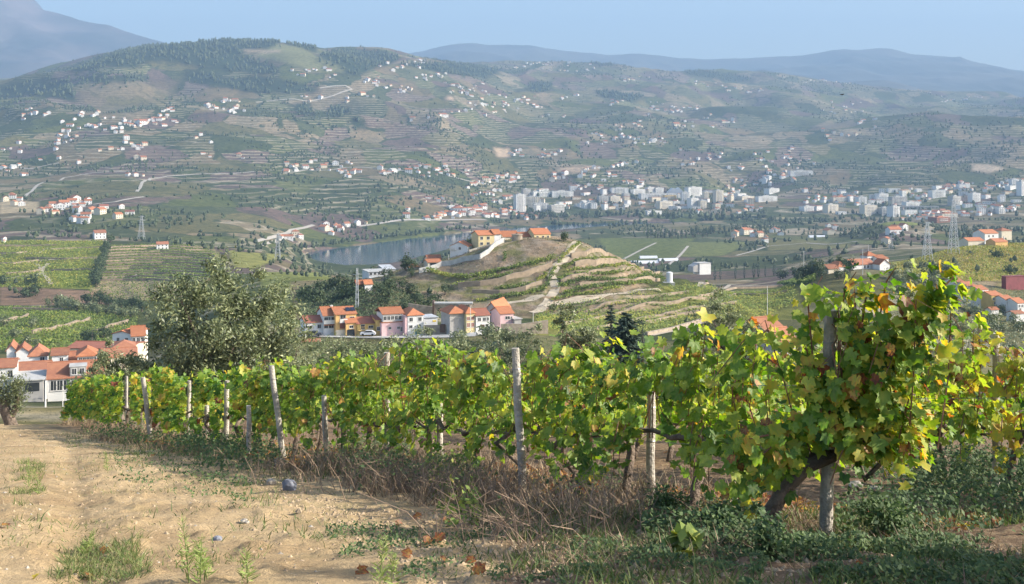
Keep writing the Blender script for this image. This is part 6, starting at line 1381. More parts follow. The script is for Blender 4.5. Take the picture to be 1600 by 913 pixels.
# ------------------------------------------------------------------ the vineyard in front: posts, wires, vines leaf by leaf
def leaf_shape(k):
    """a lobed vine leaf about 1 across, tip towards -y, stalk at the origin; lc = (-, distance to the nearest rib, radius)"""
    rg = np.random.default_rng(100+k)
    lobes = [(-90, 1.0), (-38, .86), (-142, .86), (18, .62), (162, .62)]
    ang = np.linspace(90-18, 90-342, 21)
    rr = []
    for i, a in enumerate(ang):
        v = .44
        for la, lr in lobes:
            d = abs((a-la+180) % 360-180); v = max(v, lr*max(0, 1-(d/38)**1.6*.62) if d < 38 else 0)
        v *= 1+(.05 if i % 2 else -.06)+.05*rg.normal(); rr.append(v)
    rr = np.array(rr)*.62; a = np.radians(ang); x = rr*np.cos(a); y = rr*np.sin(a)-.08
    cup = rg.uniform(-.30, .38); fold = rg.uniform(.05, .34); wav = rg.uniform(.02, .07)
    def zf(x, y, r): return -cup*(x*x+y*y)+fold*np.abs(x)-.15*np.maximum(0, -y-.25)*rg.uniform(.5, 1.6)+wav*np.sin(9*np.arctan2(y, x))*r
    # inner ring for a bent surface
    xi, yi = x*.52, (y+.08)*.52-.08
    V = [(0, -.08, 0)]+[(xi[i], yi[i], 0) for i in range(21)]+[(x[i], y[i], 0) for i in range(21)]
    V = np.array(V); r = np.hypot(V[:, 0], V[:, 1]+.08); V[:, 2] = zf(V[:, 0], V[:, 1], r)
    f = []
    for i in range(20):
        f += [(0, 1+i+1, 1+i), (1+i, 1+i+1, 22+i+1), (1+i, 22+i+1, 22+i)]
    an = np.degrees(np.arctan2(V[:, 1]+.08, V[:, 0])); rib = np.full(len(V), 9.)
    for la, lr in lobes: rib = np.minimum(rib, r*np.abs(np.sin(np.radians((an-la+180) % 360-180)))+(np.abs((an-la+180) % 360-180) > 80)*9)
    lc = np.stack([V[:, 0], np.minimum(rib, 1), np.clip(r/.55, 0, 1)], -1)
    return V, np.array(f), lc
LV = [leaf_shape(k) for k in range(10)]
LEAF = [mesh_np('leaf', V, f, M['vine_leaf'], {'t': np.zeros(len(V)), 'lc': lc}, smooth=True) for V, f, lc in LV]
# a simpler outline for leaves too small to pick apart
def leaf_simple(k):
    rg = np.random.default_rng(300+k)
    a = np.radians([90, 52, 18, -8, -36, -62, -90, -118, -144, -172, 162, 128]); r = np.array([.20, .42, .50, .34, .58, .38, .66, .38, .58, .34, .50, .42])*(1+.09*rg.normal(size=12))
    V = np.array([(0, -.08, .0)]+[(r[i]*math.cos(a[i]), r[i]*math.sin(a[i])-.08, 0) for i in range(12)]); V[:, 2] = rg.uniform(.1, .4)*np.abs(V[:, 0])-.3*(V[:, 0]**2+V[:, 1]**2)*rg.uniform(-.8, 1.8)+.03*rg.normal(size=13)
    f = np.array([(0, 1+(i+1) % 12, 1+i) for i in range(12)])
    return V, f, np.stack([V[:, 0], np.full(13, .5), np.hypot(V[:, 0], V[:, 1])], -1)
LS = [leaf_simple(k) for k in range(6)]
def joined_leaves(name, parent, pos, Rm, size, t):
    n = len(pos)
    if n == 0: return None
    Vs, Fs, ts, ls = [], [], [], []; off = 0; var = rng.integers(0, len(LS), n)
    for k, (V, f, lc) in enumerate(LS):
        s = np.nonzero(var == k)[0]
        if len(s) == 0: continue
        W_ = np.einsum('nij,vj->nvi', Rm[s], V)*size[s][:, None, None]+pos[s][:, None, :]
        Vs.append(W_.reshape(-1, 3)); Fs.append((f[None]+(np.arange(len(s))*len(V))[:, None, None]).reshape(-1, 3)+off); off += len(s)*len(V)
        ts.append(np.repeat(t[s], len(V))); ls.append((lc[None]+rng.uniform(0, 5, (len(s), 1, 1))*np.array([1, 0, 0])).reshape(-1, 3))
    o = link(name, mesh_np(name, np.concatenate(Vs), np.concatenate(Fs), M['vine_leaf'], {'t': np.concatenate(ts), 'lc': np.concatenate(ls)}, smooth=True), parent)
    o.color = (0, 0, 0, 1); return tag(o, kind='stuff')
def frame_of(nrm, tip):
    z = nrm/np.linalg.norm(nrm, axis=1, keepdims=True); y = -(tip-z*np.sum(tip*z, 1, keepdims=True)); y /= np.maximum(np.linalg.norm(y, axis=1, keepdims=True), 1e-6); x = np.cross(y, z)
    return np.stack([x, y, z], -1)
def polyat(row, s):
    for (x0, y0), (x1, y1) in zip(row[:-1], row[1:]):
        L = math.hypot(x1-x0, y1-y0)
        if s <= L: return x0+(x1-x0)*s/L, y0+(y1-y0)*s/L, ((x1-x0)/L, (y1-y0)/L)
        s -= L
    L = math.hypot(row[-1][0]-row[-2][0], row[-1][1]-row[-2][1])
    return row[-1][0], row[-1][1], ((row[-1][0]-row[-2][0])/L, (row[-1][1]-row[-2][1])/L)
NLEAF = 0
CLEAR = [(1297,17,485,575,8.3),(1291,17,705,850,8.3),(1017,16,612,790,11),(803,15,545,625,13),(819,13,715,790,13),(689,11,622,690,14),(602,13,551,575,18),(510,11,618,725,19),(446,11,680,725,20),(353,9,595,705,24),(323,8,634,692,26),(296,8,595,655,26),(229,10,590,690,29),(198,8,588,662,45),(388,8,650,715,22)]
def vine(label, group, X, Y, d, half, top, nleaf, nparts, tbias, lsize=.125, low=.34, cordon=.64, canes=14, trunk=None, thick=.18, extra=(), tjit=.16, detail=True):
    """one grapevine: twisted trunk, two arms, canes and leaves"""
    global NLEAF
    zb = G(X, Y); r = empty('grapevine', (X, Y, zb)); tag(r, label, 'grapevine', group)
    ax = Vector((d[0], d[1], 0)); ac = Vector((d[1], -d[0], 0))       # along the row, across it
    if ac.y > 0: ac = -ac                                            # across points to the viewer's side
    slope = (G(X+d[0]*.5, Y+d[1]*.5)-G(X-d[0]*.5, Y-d[1]*.5))
    def at(u, v, z): p = ax*u+ac*v; return Vector((p.x, p.y, z+slope*u))
    rg = rng
    b = MB()
    tp = trunk or [at(.05*rg.normal(), .05, -.15), at(.10*rg.normal(), .08*rg.normal(), .22), at(.1*rg.normal(), .07*rg.normal(), .48), at(0, 0, cordon)]
    b.tube(tp, [.050, .042, .038, .040] if not trunk else [.07, .062, .055, .052, .05][:len(tp)], 8)
    e = tp[-1]
    for s_ in (-1, 1):
        b.tube([e, e+at(s_*half*.3, .03*rg.normal(), .05*rg.normal()), e+at(s_*half*.62, .04*rg.normal(), .05*rg.normal()), e+at(s_*half*.95, 0, .04*rg.normal())], [.036, .028, .022, .012], 6)
    for k in range(len(b.v)):
        v = b.v[k]; b.v[k] = (v[0]+.010*math.sin(v[2]*37+k*1.7), v[1]+.010*math.cos(k*2.3), v[2]+.006*math.sin(k*3.1))
    b.build('trunk', M['bark'], r, smooth=True)
    P_, D_ = [], []
    def leafy(pts, n):
        L = np.array([p[:] for p in pts]); dd = np.linalg.norm(np.diff(L, axis=0), axis=1); cum = np.concatenate([[0], np.cumsum(dd)])
        s = rg.uniform(.04, .93, n)**.9*cum[-1]; P_.append(np.stack([np.interp(s, cum, L[:, k]) for k in range(3)], -1)+rg.normal(size=(n, 3))*np.array([.085, .085, .07]))
    ncan = canes; per = nleaf//(ncan+2*len(extra)+1)
    for k in range(ncan):
        u = half*(-1+2*(k+.5)/ncan)+.08*rg.normal(); H = top*(1+.06*rg.normal()); sd = rg.choice([-1, 1, 1]); lean = rg.normal()*.12
        if k % 3 == 2: pts = [at(u, .05, cordon), at(u+lean, .20*sd*1.2, cordon+.18), at(u+lean*1.6, .34*sd, cordon-.02), at(u+lean*2, .36*sd, low)]
        else:
            z1 = cordon+(H-cordon)*.5
            pts = [at(u, 0, cordon), at(u+lean*.5, thick*.5*rg.normal(), z1), at(u+lean, thick*.6*rg.normal(), H), at(u+lean*1.8+.1*rg.normal(), thick*(.8*sd+.3*rg.normal()), H-.14), at(u+lean*2.2, thick*1.25*sd, H-.40)]
        if detail:
            cb = MB(); cb.tube(pts, [.0065, .0055, .005, .004, .003][:len(pts)], 4, cap=False); cb.build('cane', M['cane'], r)
        leafy(pts, per)
    for ie, ex in enumerate(extra):
        pts = [q if isinstance(q, Vector) else at(*q) for q in ex]
        if detail: cb = MB(); cb.tube(pts, [.007]*(len(pts)-1)+[.003], 4, cap=False); cb.build('cane', M['cane'], r)
        leafy(pts, per*(3 if ie < 2 else 2))
    p = np.concatenate(P_); n = len(p)
    a_ = np.array([ac.x, ac.y, 0]); side = p@a_/thick
    sun = np.array(SUN[:])
    nrm = a_[None]*(np.clip(side, -.6, 1.1)*.6+.25)[:, None]+np.array([0, 0, .35])+sun*.55+.62*rand_dirs(n)
    tip = np.array([0, 0, -1.0])+.55*rand_dirs(n)+a_*.25
    Rm = frame_of(nrm, tip)
    keep = np.ones(n, bool); wx = p[:, 0]+X; wy = p[:, 1]+Y; wz = p[:, 2]+zb; u_ = CX+F*wx/wy; v_ = HY-F*wz/wy
    for (cp, cw, c0, c1, cy3) in CLEAR: keep &= ~((np.abs(u_-cp) < cw) & (v_ > c0-4) & (v_ < c1) & (wy < cy3+.06))
    p, Rm = p[keep], Rm[keep]; n = len(p)
    size = lsize*np.exp(.26*rg.normal(size=n))
    t = np.clip(tbias+tjit*rg.normal(size=n)+.12*fbm(p[:, 0]*2.2+X, p[:, 2]*2.2, 2, 5)+(rg.random(n) < .06)*rg.uniform(.2, .5, n), .02, 1)
    # leaves shown largest: those on the near faces, as parts; the rest of the canopy as one part
    score = (p@a_)+.12*rg.normal(size=n)+.15*(p[:, 2] > top-.2); order = np.argsort(-score); big = order[:nparts]; rest_ = order[nparts:]
    for i in big:
        o = bpy.data.objects.new('leaf', LEAF[int(rg.integers(0, len(LEAF)))]); C.objects.link(o); o.parent = r
        Mx = Matrix(((Rm[i,0,0]*size[i],Rm[i,0,1]*size[i],Rm[i,0,2]*size[i],p[i,0]),(Rm[i,1,0]*size[i],Rm[i,1,1]*size[i],Rm[i,1,2]*size[i],p[i,1]),(Rm[i,2,0]*size[i],Rm[i,2,1]*size[i],Rm[i,2,2]*size[i],p[i,2]),(0,0,0,1)))
        o.matrix_basis = Mx; o.color = (float(t[i]), 0, 0, 1)
    NLEAF += len(big)
    if len(rest_): joined_leaves('foliage', r, p[rest_], Rm[rest_], size[rest_]*1.05, t[rest_])
    return r
M['cane'] = mat('cane', (.24,.11,.065), .7, .35, 9)
# positions along the first row; the end vine stands by the tall post
V1 = 'vines of the row nearest the track'
ORD = ['second','third','fourth','fifth','sixth','seventh','eighth','ninth','tenth','eleventh','twelfth','thirteenth','fourteenth','fifteenth','sixteenth','seventeenth','eighteenth']
def row_len(row): return sum(math.hypot(b[0]-a[0], b[1]-a[1]) for a, b in zip(row[:-1], row[1:]))
# end vine: thick arm leaning from lower left up to the tall post, tall shoots and a long arching cane
gx, gy = (1205-CX)/F*8.15, 8.15
EX, EY = 2.50, 7.98
EZ = G(EX, EY)
def wv(px, py, Y): q = P(px, py, Y); return Vector((q.x-EX, q.y-EY, q.z-EZ))
ev = vine('tall end vine with thick slanting trunk, yellow leaves and a long arching shoot', V1, EX, EY, (-.80,.60),   .40, 1.60, 1900, 300, .45, .086, low=.46, cordon=.62, canes=18, thick=.20, tjit=.19,
     trunk=[wv(1198,838,8.0), wv(1205,800,8.0), wv(1226,765,8.02), wv(1262,730,8.05), wv(1300,712,8.1)],
     extra=[[wv(1405,545,7.8), wv(1428,495,7.75), wv(1462,458,7.7), wv(1500,424,7.7)],
            [wv(1340,700,7.9), wv(1390,560,7.8), wv(1425,490,7.75), wv(1465,458,7.7), wv(1492,432,7.7)],
            [wv(1330,700,8.0), wv(1375,600,7.8), wv(1410,520,7.78), wv(1440,478,7.75)],
            [wv(1290,700,8.1), wv(1270,560,8.05), wv(1262,470,8.0), wv(1285,432,8.0)],
            [wv(1310,700,8.1), wv(1310,540,8.1), wv(1320,450,8.05), wv(1338,425,8.0)],
            [wv(1330,700,8.0), wv(1370,520,8.0), wv(1385,440,7.95), wv(1400,418,7.9)],
            [wv(1320,700,8.1), wv(1340,560,8.0), wv(1352,470,8.0), wv(1362,440,8.0)],
            [wv(1290,690,7.9), wv(1300,620,7.85), wv(1312,578,7.85)],
            [wv(1300,700,7.9), wv(1285,650,7.85), wv(1270,590,7.85)],
            [wv(1260,730,8.0), wv(1215,690,7.85), wv(1180,720,7.8), wv(1165,770,7.8), wv(1160,800,7.8)],
            [wv(1250,730,8.0), wv(1200,680,7.8), wv(1150,690,7.8), wv(1140,735,7.8)],
            [wv(1360,705,8.0), wv(1375,690,7.85), wv(1395,700,7.8), wv(1410,722,7.8)],
            [wv(1350,700,8.0), wv(1380,650,7.85), wv(1410,640,7.8), wv(1425,665,7.8)]])
s = 2.1; k = 0
LEN1 = row_len(ROW1); s = 2.0; k = 0
notes = ['with a pinkish dry leaf low down','with a shaded hollow in its middle','with yellow tips','with pale upper leaves','with a red tinged leaf at its top','with drooping lower shoots','with bright sunlit crown leaves','with a gap showing dry grass','with a bent bare trunk','with an arching bare arm','thinly leaved at its foot','with yellow lower leaves','beside the leaning post','with a dark hollow below','low and dense','full and light green','small in the distance']
while s < LEN1:
    x, y, d = polyat(ROW1, s)
    far = y > 21.5; mid = y > 15.5
    nm_ = ORD[min(k, len(ORD)-1)]; nt = notes[k % len(notes)]
    np_ = 300 if not far else 0
    topz = (1.36 if y < 11.5 else 1.40) if y < 14 else 1.46
    lbl = f'{nm_} near row grapevine after the end vine, {nt}' if k < 17 else f'small distant grapevine near the far end of the row, between thin posts'
    vine(lbl, V1 if k < 17 else 'far vines of the near row', x, y, d, .62, topz+.05*rng.normal(), 470 if not far else 380, np_, .33+.10*vnoise(np.array([k*.7]), np.array([3.3]), 2)[0]+.07*(y > 20), .108 if y < 20 else .125, canes=15, detail=not far)
    s += 1.08; k += 1
V2 = 'vines of the second row'
LEN2 = row_len(ROW2); s = .2; k = 0
nt2 = ['cut by the picture edge','beside the short dark post','with brownish tips','yellowing all over','half hidden behind the end vine','hidden behind the end vine','mostly hidden by the near row','hidden by the near row','deep behind the near row','deep behind the near row','deep behind the near row','deep behind the near row','deep behind the near row']
while s < LEN2:
    x, y, d = polyat(ROW2, s)
    vis = 8.5 < y < 15.5
    vine(f'{ORD[min(k, 16)]} grapevine of the second row, {nt2[min(k, 12)]}', V2, x, y, d, .6, 1.56, 560 if vis else 300, 300 if vis else 0, .50+.06*rng.normal(), .10, low=.35, canes=14 if vis else 10, tjit=.15, detail=vis)
    s += 1.08; k += 1
# third row and the slope's other rows, too hidden to pick apart: foliage masses of a real hedge shape
for i, off in enumerate((2.6, 5.2, 8.0)):
    pts = [Vector((x+off*.86, y+off*.50, 0)) for x, y in [(6.4,9.5),(4.1,14.2),(2.2,18),(0,22),(-3,27),(-7.5,33),(-14,42)]]
    P3 = []
    for a, c in zip(pts[:-1], pts[1:]):
        n = int((c-a).length*(150 if i == 0 else 110)); f = rng.random(n); q = np.stack([a.x+(c.x-a.x)*f, a.y+(c.y-a.y)*f], -1)+rng.normal(size=(n, 2))*.16
        z = ground(q[:, 0], q[:, 1])+.45+1.12*rng.random(n)**.8*(.85+.2*vnoise(f*5+i, f*0, 3)); P3.append(np.concatenate([q, z[:, None]], 1))
    p = np.concatenate(P3); n = len(p)
    o = joined_leaves('hidden_vine_row', None, p, frame_of(np.array([0, -.6, .5])+.8*rand_dirs(n), np.array([0, 0, -1.])+.5*rand_dirs(n)), .13*np.exp(.2*rng.normal(size=n)), np.clip(.42+.17*rng.normal(size=n), 0, 1))
# posts
def post(label, px, base, top, Y, rad=.045, lean=(0, 0), cat='post', group='vineyard posts', cap=False, mt='post_wood'):
    X = (px-CX)/F*Y; z = G(X, Y); h = -(top-HY)/F*Y-z
    r = empty('vineyard_post', (X, Y, z)); tag(r, label, cat, group)
    b = MB(); n = 7; pts = [(lean[0]*k/(n-1)+.006*math.sin(k*2.+px), lean[1]*k/(n-1), -.3+(h+.3)*k/(n-1)) for k in range(n)]
    b.tube(pts, [rad*(1.06-.08*k/(n-1)+.02*math.sin(k*1.9)) for k in range(n)], 12); b.build('shaft', M[mt], r, smooth=False)
    for zz in (.86, .55):
        w = MB(); zc_ = h*zz; w.tube([(lean[0]*zz+(rad+.004)*math.cos(a), lean[1]*zz+(rad+.004)*math.sin(a), zc_+.004*math.sin(a*1.5)) for a in np.linspace(0, 6.6, 14)], .0035, 4); w.build('wire_tie', M['wire'], r)
    if cap: w = MB(); w.tube([(lean[0], lean[1], h-.09), (lean[0], lean[1], h-.04)], rad*1.09, 14); w.build('band', M['wire'], r)
    return r
def on_slope(px, py):   # distance of the near ground seen at a pixel
    for Y in np.arange(4, 59, .02):
        if HY-F*G((px-CX)/F*Y, Y)/Y <= py: return float(Y)
    return 45.0
PST = [('tall round end post at the head of the near row', 1290, 840, 485, .046, (.035,0), True), ('short stout post standing clear before the near row', 1016, 783, 612, .042, (.01,0), False),
 ('tall leaning post half sunk in leaves with a pale foot', 820, 783, 545, .042, (-.10,.03), False), ('short post in shade between the tall leaning post and the middle of the row', 689, 740, 622, .040, (-.02,0), False),
 ('post with its top just above the leaves in the middle of the row', 606, 733, 551, .044, (-.02,0), False), ('straight short post with a wire, left of the middle of the row', 512, 722, 618, .04, (-.06,0), False),
 ('strongly leaning pale post at the row foot', 447, 722, 572, .045, (-.24,.02), False), ('dark short post under the leaves beside the pale upright post', 389, 712, 634, .04, (0,0), False),
 ('tall pale upright post in the left part of the row', 353, 703, 595, .05, (.02,0), False), ('short pale post just left of the tall pale upright one', 323, 690, 634, .05, (0,0), False), ('pale post buried in leaves above the dry weeds', 293, 692, 595, .045, (.04,0), False),
 ('leaning greyish post crossing a twisted vine arm', 238, 686, 590, .055, (-.22,0), False), ('thin post beside the leaning greyish one', 210, 668, 612, .05, (0,0), False), ('tall thin white post near the far end', 198, 660, 588, .05, (0,0), False),
 ('short post at the far end of the near row', 130, 664, 607, .05, (0,0), False), ('last thin post of the near row', 121, 662, 600, .05, (0,0), False)]
for lb, px, bs, tp, rd, ln, cp in PST: post(lb, px, bs, tp, on_slope(px, bs)+(.5 if px in (820, 606, 447, 293, 689) else 0), rd, ln, cap=cp)
post('short dark post standing up from the second row', 1556, 700, 521, 12.3, .04)
# wires
def wire(label, pts, name='trellis_wire'):
    b = MB(); b.tube(pts, .0028, 4); tag(b.build(name, M['wire']), label, 'wire', 'trellis wires')
for h_, lb in ((.62, 'lower wire strung through the near row'), (1.12, 'upper wire strung through the near row')):
    wire(lb, [Vector((x-.04, y-.10, G(x, y)+h_)) for x, y in [polyat(ROW1, s_)[:2] for s_ in np.arange(1.5, 25, 1.2)]])
wire('wire strung through the second row', [Vector((x-.2, y-.22, G(x, y)+1.02)) for x, y in [polyat(ROW2, s_)[:2] for s_ in np.arange(0, 9, 1.2)]])

# ------------------------------------------------------------------ ground cover
def blades(pos, h, w, t, lean=.35):
    n = len(pos); a = rng.uniform(0, 2*math.pi, n); dx = np.stack([np.cos(a), np.sin(a), np.zeros(n)], -1)*w[:, None]; l = rng.normal(size=(n, 3))*lean; l[:, 2] = 1; l = l/np.linalg.norm(l, axis=1, keepdims=True)
    m = pos+l*h[:, None]*.55+np.array([0, 0, 0]); tp = pos+(l*1.0+np.stack([l[:, 0], l[:, 1], -.1*np.ones(n)], -1)*.35)*h[:, None]
    V = np.stack([pos-dx, pos+dx, m+dx*.7, m-dx*.7, tp], 1).reshape(-1, 3); i = (np.arange(n)*5)[:, None]
    F3 = np.concatenate([i+np.array([[0, 1, 2]]), i+np.array([[0, 2, 3]]), i+np.array([[3, 2, 4]])])
    return V, F3, np.repeat(t, 5)
def scatter_row(n, s0, s1, off0, off1, row=ROW1):
    s = rng.uniform(s0, s1, n)**1.0; o = rng.uniform(off0, off1, n); out = np.zeros((n, 3))
    for i in range(n):
        x, y, d = polyat(row, s[i]); out[i, 0] = x-d[1]*o[i]; out[i, 1] = y+d[0]*o[i]
    out[:, 2] = ground(out[:, 0], out[:, 1])-.01
    return out
def add_blades(name, pos, h0, h1, w0, t, mt, lean=.35):
    n = len(pos); V, Fq, tt = blades(pos, rng.uniform(h0, h1, n), rng.uniform(.6, 1.3, n)*w0, np.clip(t+.22*rng.normal(size=n), 0, 1), lean)
    tag(link(name, mesh_np(name, V, Fq, M[mt], {'t': tt})), kind='stuff')
def keep_patch(p, sc_, thr, seed): return p[fbm(p[:, 0]/sc_, p[:, 1]/sc_, 3, seed) > thr]
# dry weeds standing at the foot of the near row (left side = the track side is +offset)
p = np.concatenate([keep_patch(scatter_row(7000, 2.2, 20, -.9, .6), .7, .06, 11), scatter_row(1800, 6.5, 11, -.2, 1.3), scatter_row(3000, 20, 42, -.6, .6)])
add_blades('dry_weeds', p, .10, .48, .0055, .45, 'dry_stem', .45)
p = keep_patch(scatter_row(9000, 1.0, 22, -1.2, 1.5), .6, .05, 23); add_blades('grass', p, .05, .20, .006, .35, 'grass', .6)
# branching dead stems, the tangle before the middle of the row
def dead_tangle(name, cx_, cy2, rad, n):
    b = MB()
    for _ in range(n):
        x, y = cx_+rng.normal()*rad, cy2+rng.normal()*rad*.55; z = G(x, y); h = rng.uniform(.15, .42); lx, ly = rng.normal()*.16, rng.normal()*.12
        a = Vector((x, y, z-.02)); m = a+Vector((lx*.5, ly*.5, h*.6)); e = a+Vector((lx*1.3, ly*1.3, h)); b.tube([a, m, e], [.0045, .0035, .002], 3, cap=False)
        for _ in range(3): f = rng.uniform(.35, .95); q = a.lerp(e, f); b.tube([q, q+Vector((rng.normal()*.09, rng.normal()*.07, rng.uniform(.02, .12)))], [.0025, .0012], 3, cap=False)
    tag(b.build(name, M['dead_stem']), kind='stuff')
M['dead_stem'] = mat('dead_stem', (.27,.19,.13), .9, .5, 3)
for (cx_, cy2, rd, n) in [(-.85,11.6,.55,110),(-.30,10.9,.5,100),(-1.5,12.6,.5,50),(.3,10.2,.4,50),(1.0,9.2,.4,50),(.15,7.6,.35,60),(-2.5,15.2,.5,60)]: dead_tangle('dead_weeds', cx_, cy2, rd, n)
# grass and straw on the track
def track_pts(n, seed, sc_, thr, x0=-12, x1=4, y0=5.4, y1=34):
    y = np.exp(rng.uniform(math.log(y0), math.log(y1), n)); u = rng.uniform(-.5, .5, n); x = u*y*1.05
    p = np.stack([x, y, ground(x, y)-.008], -1)
    c = np.clip(((PX[None, :1]*0+CX)+F*x/y-PX[0])/4, 0, NC-1).astype(int).ravel(); r = np.clip(np.searchsorted(YR, y), 0, NR-1)
    side = s1[r, c]; p = p[(side < 0)]
    return p[fbm(p[:, 0]/sc_, p[:, 1]/sc_, 3, seed) > thr]
add_blades('track_grass', track_pts(34000, 41, 1.1, .20), .02, .075, .004, .5, 'grass', .9)
add_blades('track_grass', track_pts(16000, 47, .8, .30), .03, .12, .0045, .3, 'grass', .7)
add_blades('track_straw', track_pts(12000, 43, 1.5, .10), .015, .06, .003, .8, 'dry_stem', 1.5)
# green weeds in the shade at the lower right, and before the middle
def leafy_weeds(name, poly, n, h, size, mt='weed_leaf', tm=.45, thr=-.05, seed=3):
    w = (inpoly(PPX, PY, poly)&(YY < 30))*1.0
    a = w*area; c = np.cumsum(a.ravel()); k = np.searchsorted(c, rng.random(n)*c[-1]); i, j = np.unravel_index(k, (NR, NC)); y = YR[i]+rng.uniform(-.05, .05, n)*YR[i]*.2; x = (PX[j]+rng.uniform(-2, 2, n)-CX)/F*y
    m = fbm(x/.45, y/.45, 3, seed); ok = m > thr; x, y, m = x[ok], y[ok], m[ok]; n = len(x)
    z = ground(x, y)+rng.random(n)*h*np.clip(.35+m*2.2, .1, 1.2)
    V, Fq = quads(np.stack([x, y, z], -1), rng.uniform(.6, 1.3, n)*size, np.array([.2, -.3, .8])+.7*rand_dirs(n), .55)
    tag(link(name, mesh_np(name, V, Fq, M[mt], {'t': np.repeat(np.clip(tm+.22*rng.normal(size=n), 0, 1), 4)})), kind='stuff')
leafy_weeds('green_weeds', [(1310,800),(1460,740),(1640,730),(1700,800),(1640,830),(1460,838),(1360,850),(1305,842)], 15000, .42, .024, thr=-.15, seed=4)
leafy_weeds('green_weeds', [(1340,730),(1700,700),(1700,780),(1400,770)], 9000, .35, .024, thr=-.1, seed=5)
leafy_weeds('green_weeds', [(1200,850),(1640,845),(1700,930),(1150,930)], 16000, .09, .018, thr=.0, seed=6)
leafy_weeds('green_weeds', [(990,790),(1180,795),(1200,860),(1010,860)], 9000, .18, .022, thr=-.05, seed=7)
leafy_weeds('green_weeds', [(800,860),(1200,850),(1200,930),(800,930)], 9000, .07, .014, thr=.05, seed=8)
leafy_weeds('green_weeds', [(500,820),(800,840),(800,915),(560,915)], 5000, .06, .013, thr=.15, seed=9)
leafy_weeds('green_weeds', [(655,740),(745,740),(750,830),(700,830)], 2600, .35, .03, 'far_vine', .3, -.2, 10)
leafy_weeds('green_weeds', [(0,640),(110,640),(110,668),(0,668)], 9000, .75, .07, 'weed_leaf', .5, -.3, 11)
leafy_weeds('green_weeds', [(540,690),(640,690),(660,760),(560,770)], 4500, .35, .025, 'weed_leaf', .5, -.1, 12)
leafy_weeds('green_weeds', [(290,690),(420,700),(420,740),(290,740)], 3500, .3, .03, 'weed_leaf', .35, .0, 13)
leafy_weeds('green_weeds', [(420,715),(640,735),(800,770),(1000,780),(1000,800),(800,795),(600,765),(420,735)], 9000, .30, .026, 'weed_leaf', .55, .06, 24)
leafy_weeds('green_weeds', [(100,655),(300,690),(440,715),(440,735),(280,712),(90,672)], 7000, .34, .034, 'weed_leaf', .55, .04, 25)
leafy_weeds('green_weeds', [(180,700),(400,730),(400,790),(180,760)], 3000, .1, .02, 'weed_leaf', .5, .12, 14)
def bush_near(label, px, py, h, rad, n, size, mt='weed_leaf', tm=.45):
    Y = on_slope(px, py); X = (px-CX)/F*Y; z = G(X, Y); r = empty('leafy_weed', (X, Y, z)); tag(r, label, 'weed', 'leafy weeds at the foot of the near row')
    b = MB(); tips = []
    for k in range(9):
        a = rng.uniform(0, 6.28); q = Vector((math.cos(a)*rad*.8*rng.random(), math.sin(a)*rad*.8*rng.random(), h*rng.uniform(.6, 1))); tips.append(np.array(q[:])); b.tube([(0,0,-.03), q*.5+Vector((0,0,.05)), q], [.006, .004, .002], 4, cap=False)
    b.build('stem', M['dead_stem'], r)
    k = rng.integers(0, 9, n); p = np.array(tips)[k]*rng.uniform(.35, 1.05, n)[:, None]+rng.normal(size=(n, 3))*rad*.16; p = np.maximum(p, [-9, -9, .01])
    V, Fq = quads(p, rng.uniform(.6, 1.3, n)*size, np.array([.2, -.3, .7])+.7*rand_dirs(n), .55)
    tag(link('foliage', mesh_np('foliage', V, Fq, M[mt], {'t': np.repeat(np.clip(tm+.2*rng.normal(size=n), 0, 1), 4)}), r), kind='stuff')
bush_near('dark leafy weed at the foot of the slanting trunk', 1205, 872, .22, .2, 600, .02, tm=.4)
bush_near('leafy weed under the drooping shoots left of the slanting trunk', 1130, 838, .22, .24, 600, .02, tm=.4)
bush_near('broad leafy weed just right of the tall end post', 1385, 842, .26, .3, 1300, .018)
bush_near('leafy weed by the short stout post', 1040, 815, .24, .25, 1000, .02)
bush_near('low yellow green vine sucker on the bare soil', 1075, 868, .12, .16, 70, .055, 'far_vine', .35)
# tall pale weeds on the track
def tall_weed(label, px, py, h):
    Y = on_slope(px, min(py, 930)); X = (px-CX)/F*Y; z = G(X, Y); r = empty('weed_plant', (X, Y, z)); tag(r, label, 'weed', 'tall pale weeds on the track')
    ln = float(rng.normal()*.05); b = MB(); b.tube([(0,0,-.02),(ln*.4,0,h*.5),(ln,0.01,h)], [.004,.0035,.0015], 4); b.build('stem', M['cane'] if False else M['pale_stem'], r)
    n = 90; s = rng.random(n)**.8; a = rng.uniform(0, 6.28, n); l = .055*(1-.75*s)+.008; p = np.stack([ln*s+np.cos(a)*l*.6, np.sin(a)*l*.6, s*h+.012], -1)
    tip = np.stack([np.cos(a), np.sin(a), .7*np.ones(n)], -1); V, Fq = quads(p, l*.75, None, .10, tip)
    tag(link('foliage', mesh_np('foliage', V, Fq, M['pale_weed'], {'t': np.repeat(np.clip(.5+.2*rng.normal(size=n), 0, 1), 4)}), r), kind='stuff')
M['pale_stem'] = mat('pale_stem', (.22,.27,.09), .8, .2, 9)
for lb, px, py, h in [('tall pale weed on the track, the tallest of the three together',296,912,.36),('pale weed just right of the tallest one',313,914,.24),('short pale weed right of the group of three',325,905,.20),('lone slim pale weed between the groups',387,912,.17),('bright weed before the striped shadow, taller of the pair',593,916,.24),('bright weed before the striped shadow, shorter of the pair',612,916,.17),('faint pale weed clump on the upper track',45,762,.34),('pale weed on the upper track by the faint clump',62,772,.28),('thin pale weed on the mid track',168,736,.26),('small pale weed near the bottom left',130,868,.15)]: tall_weed(lb, px, py, h)
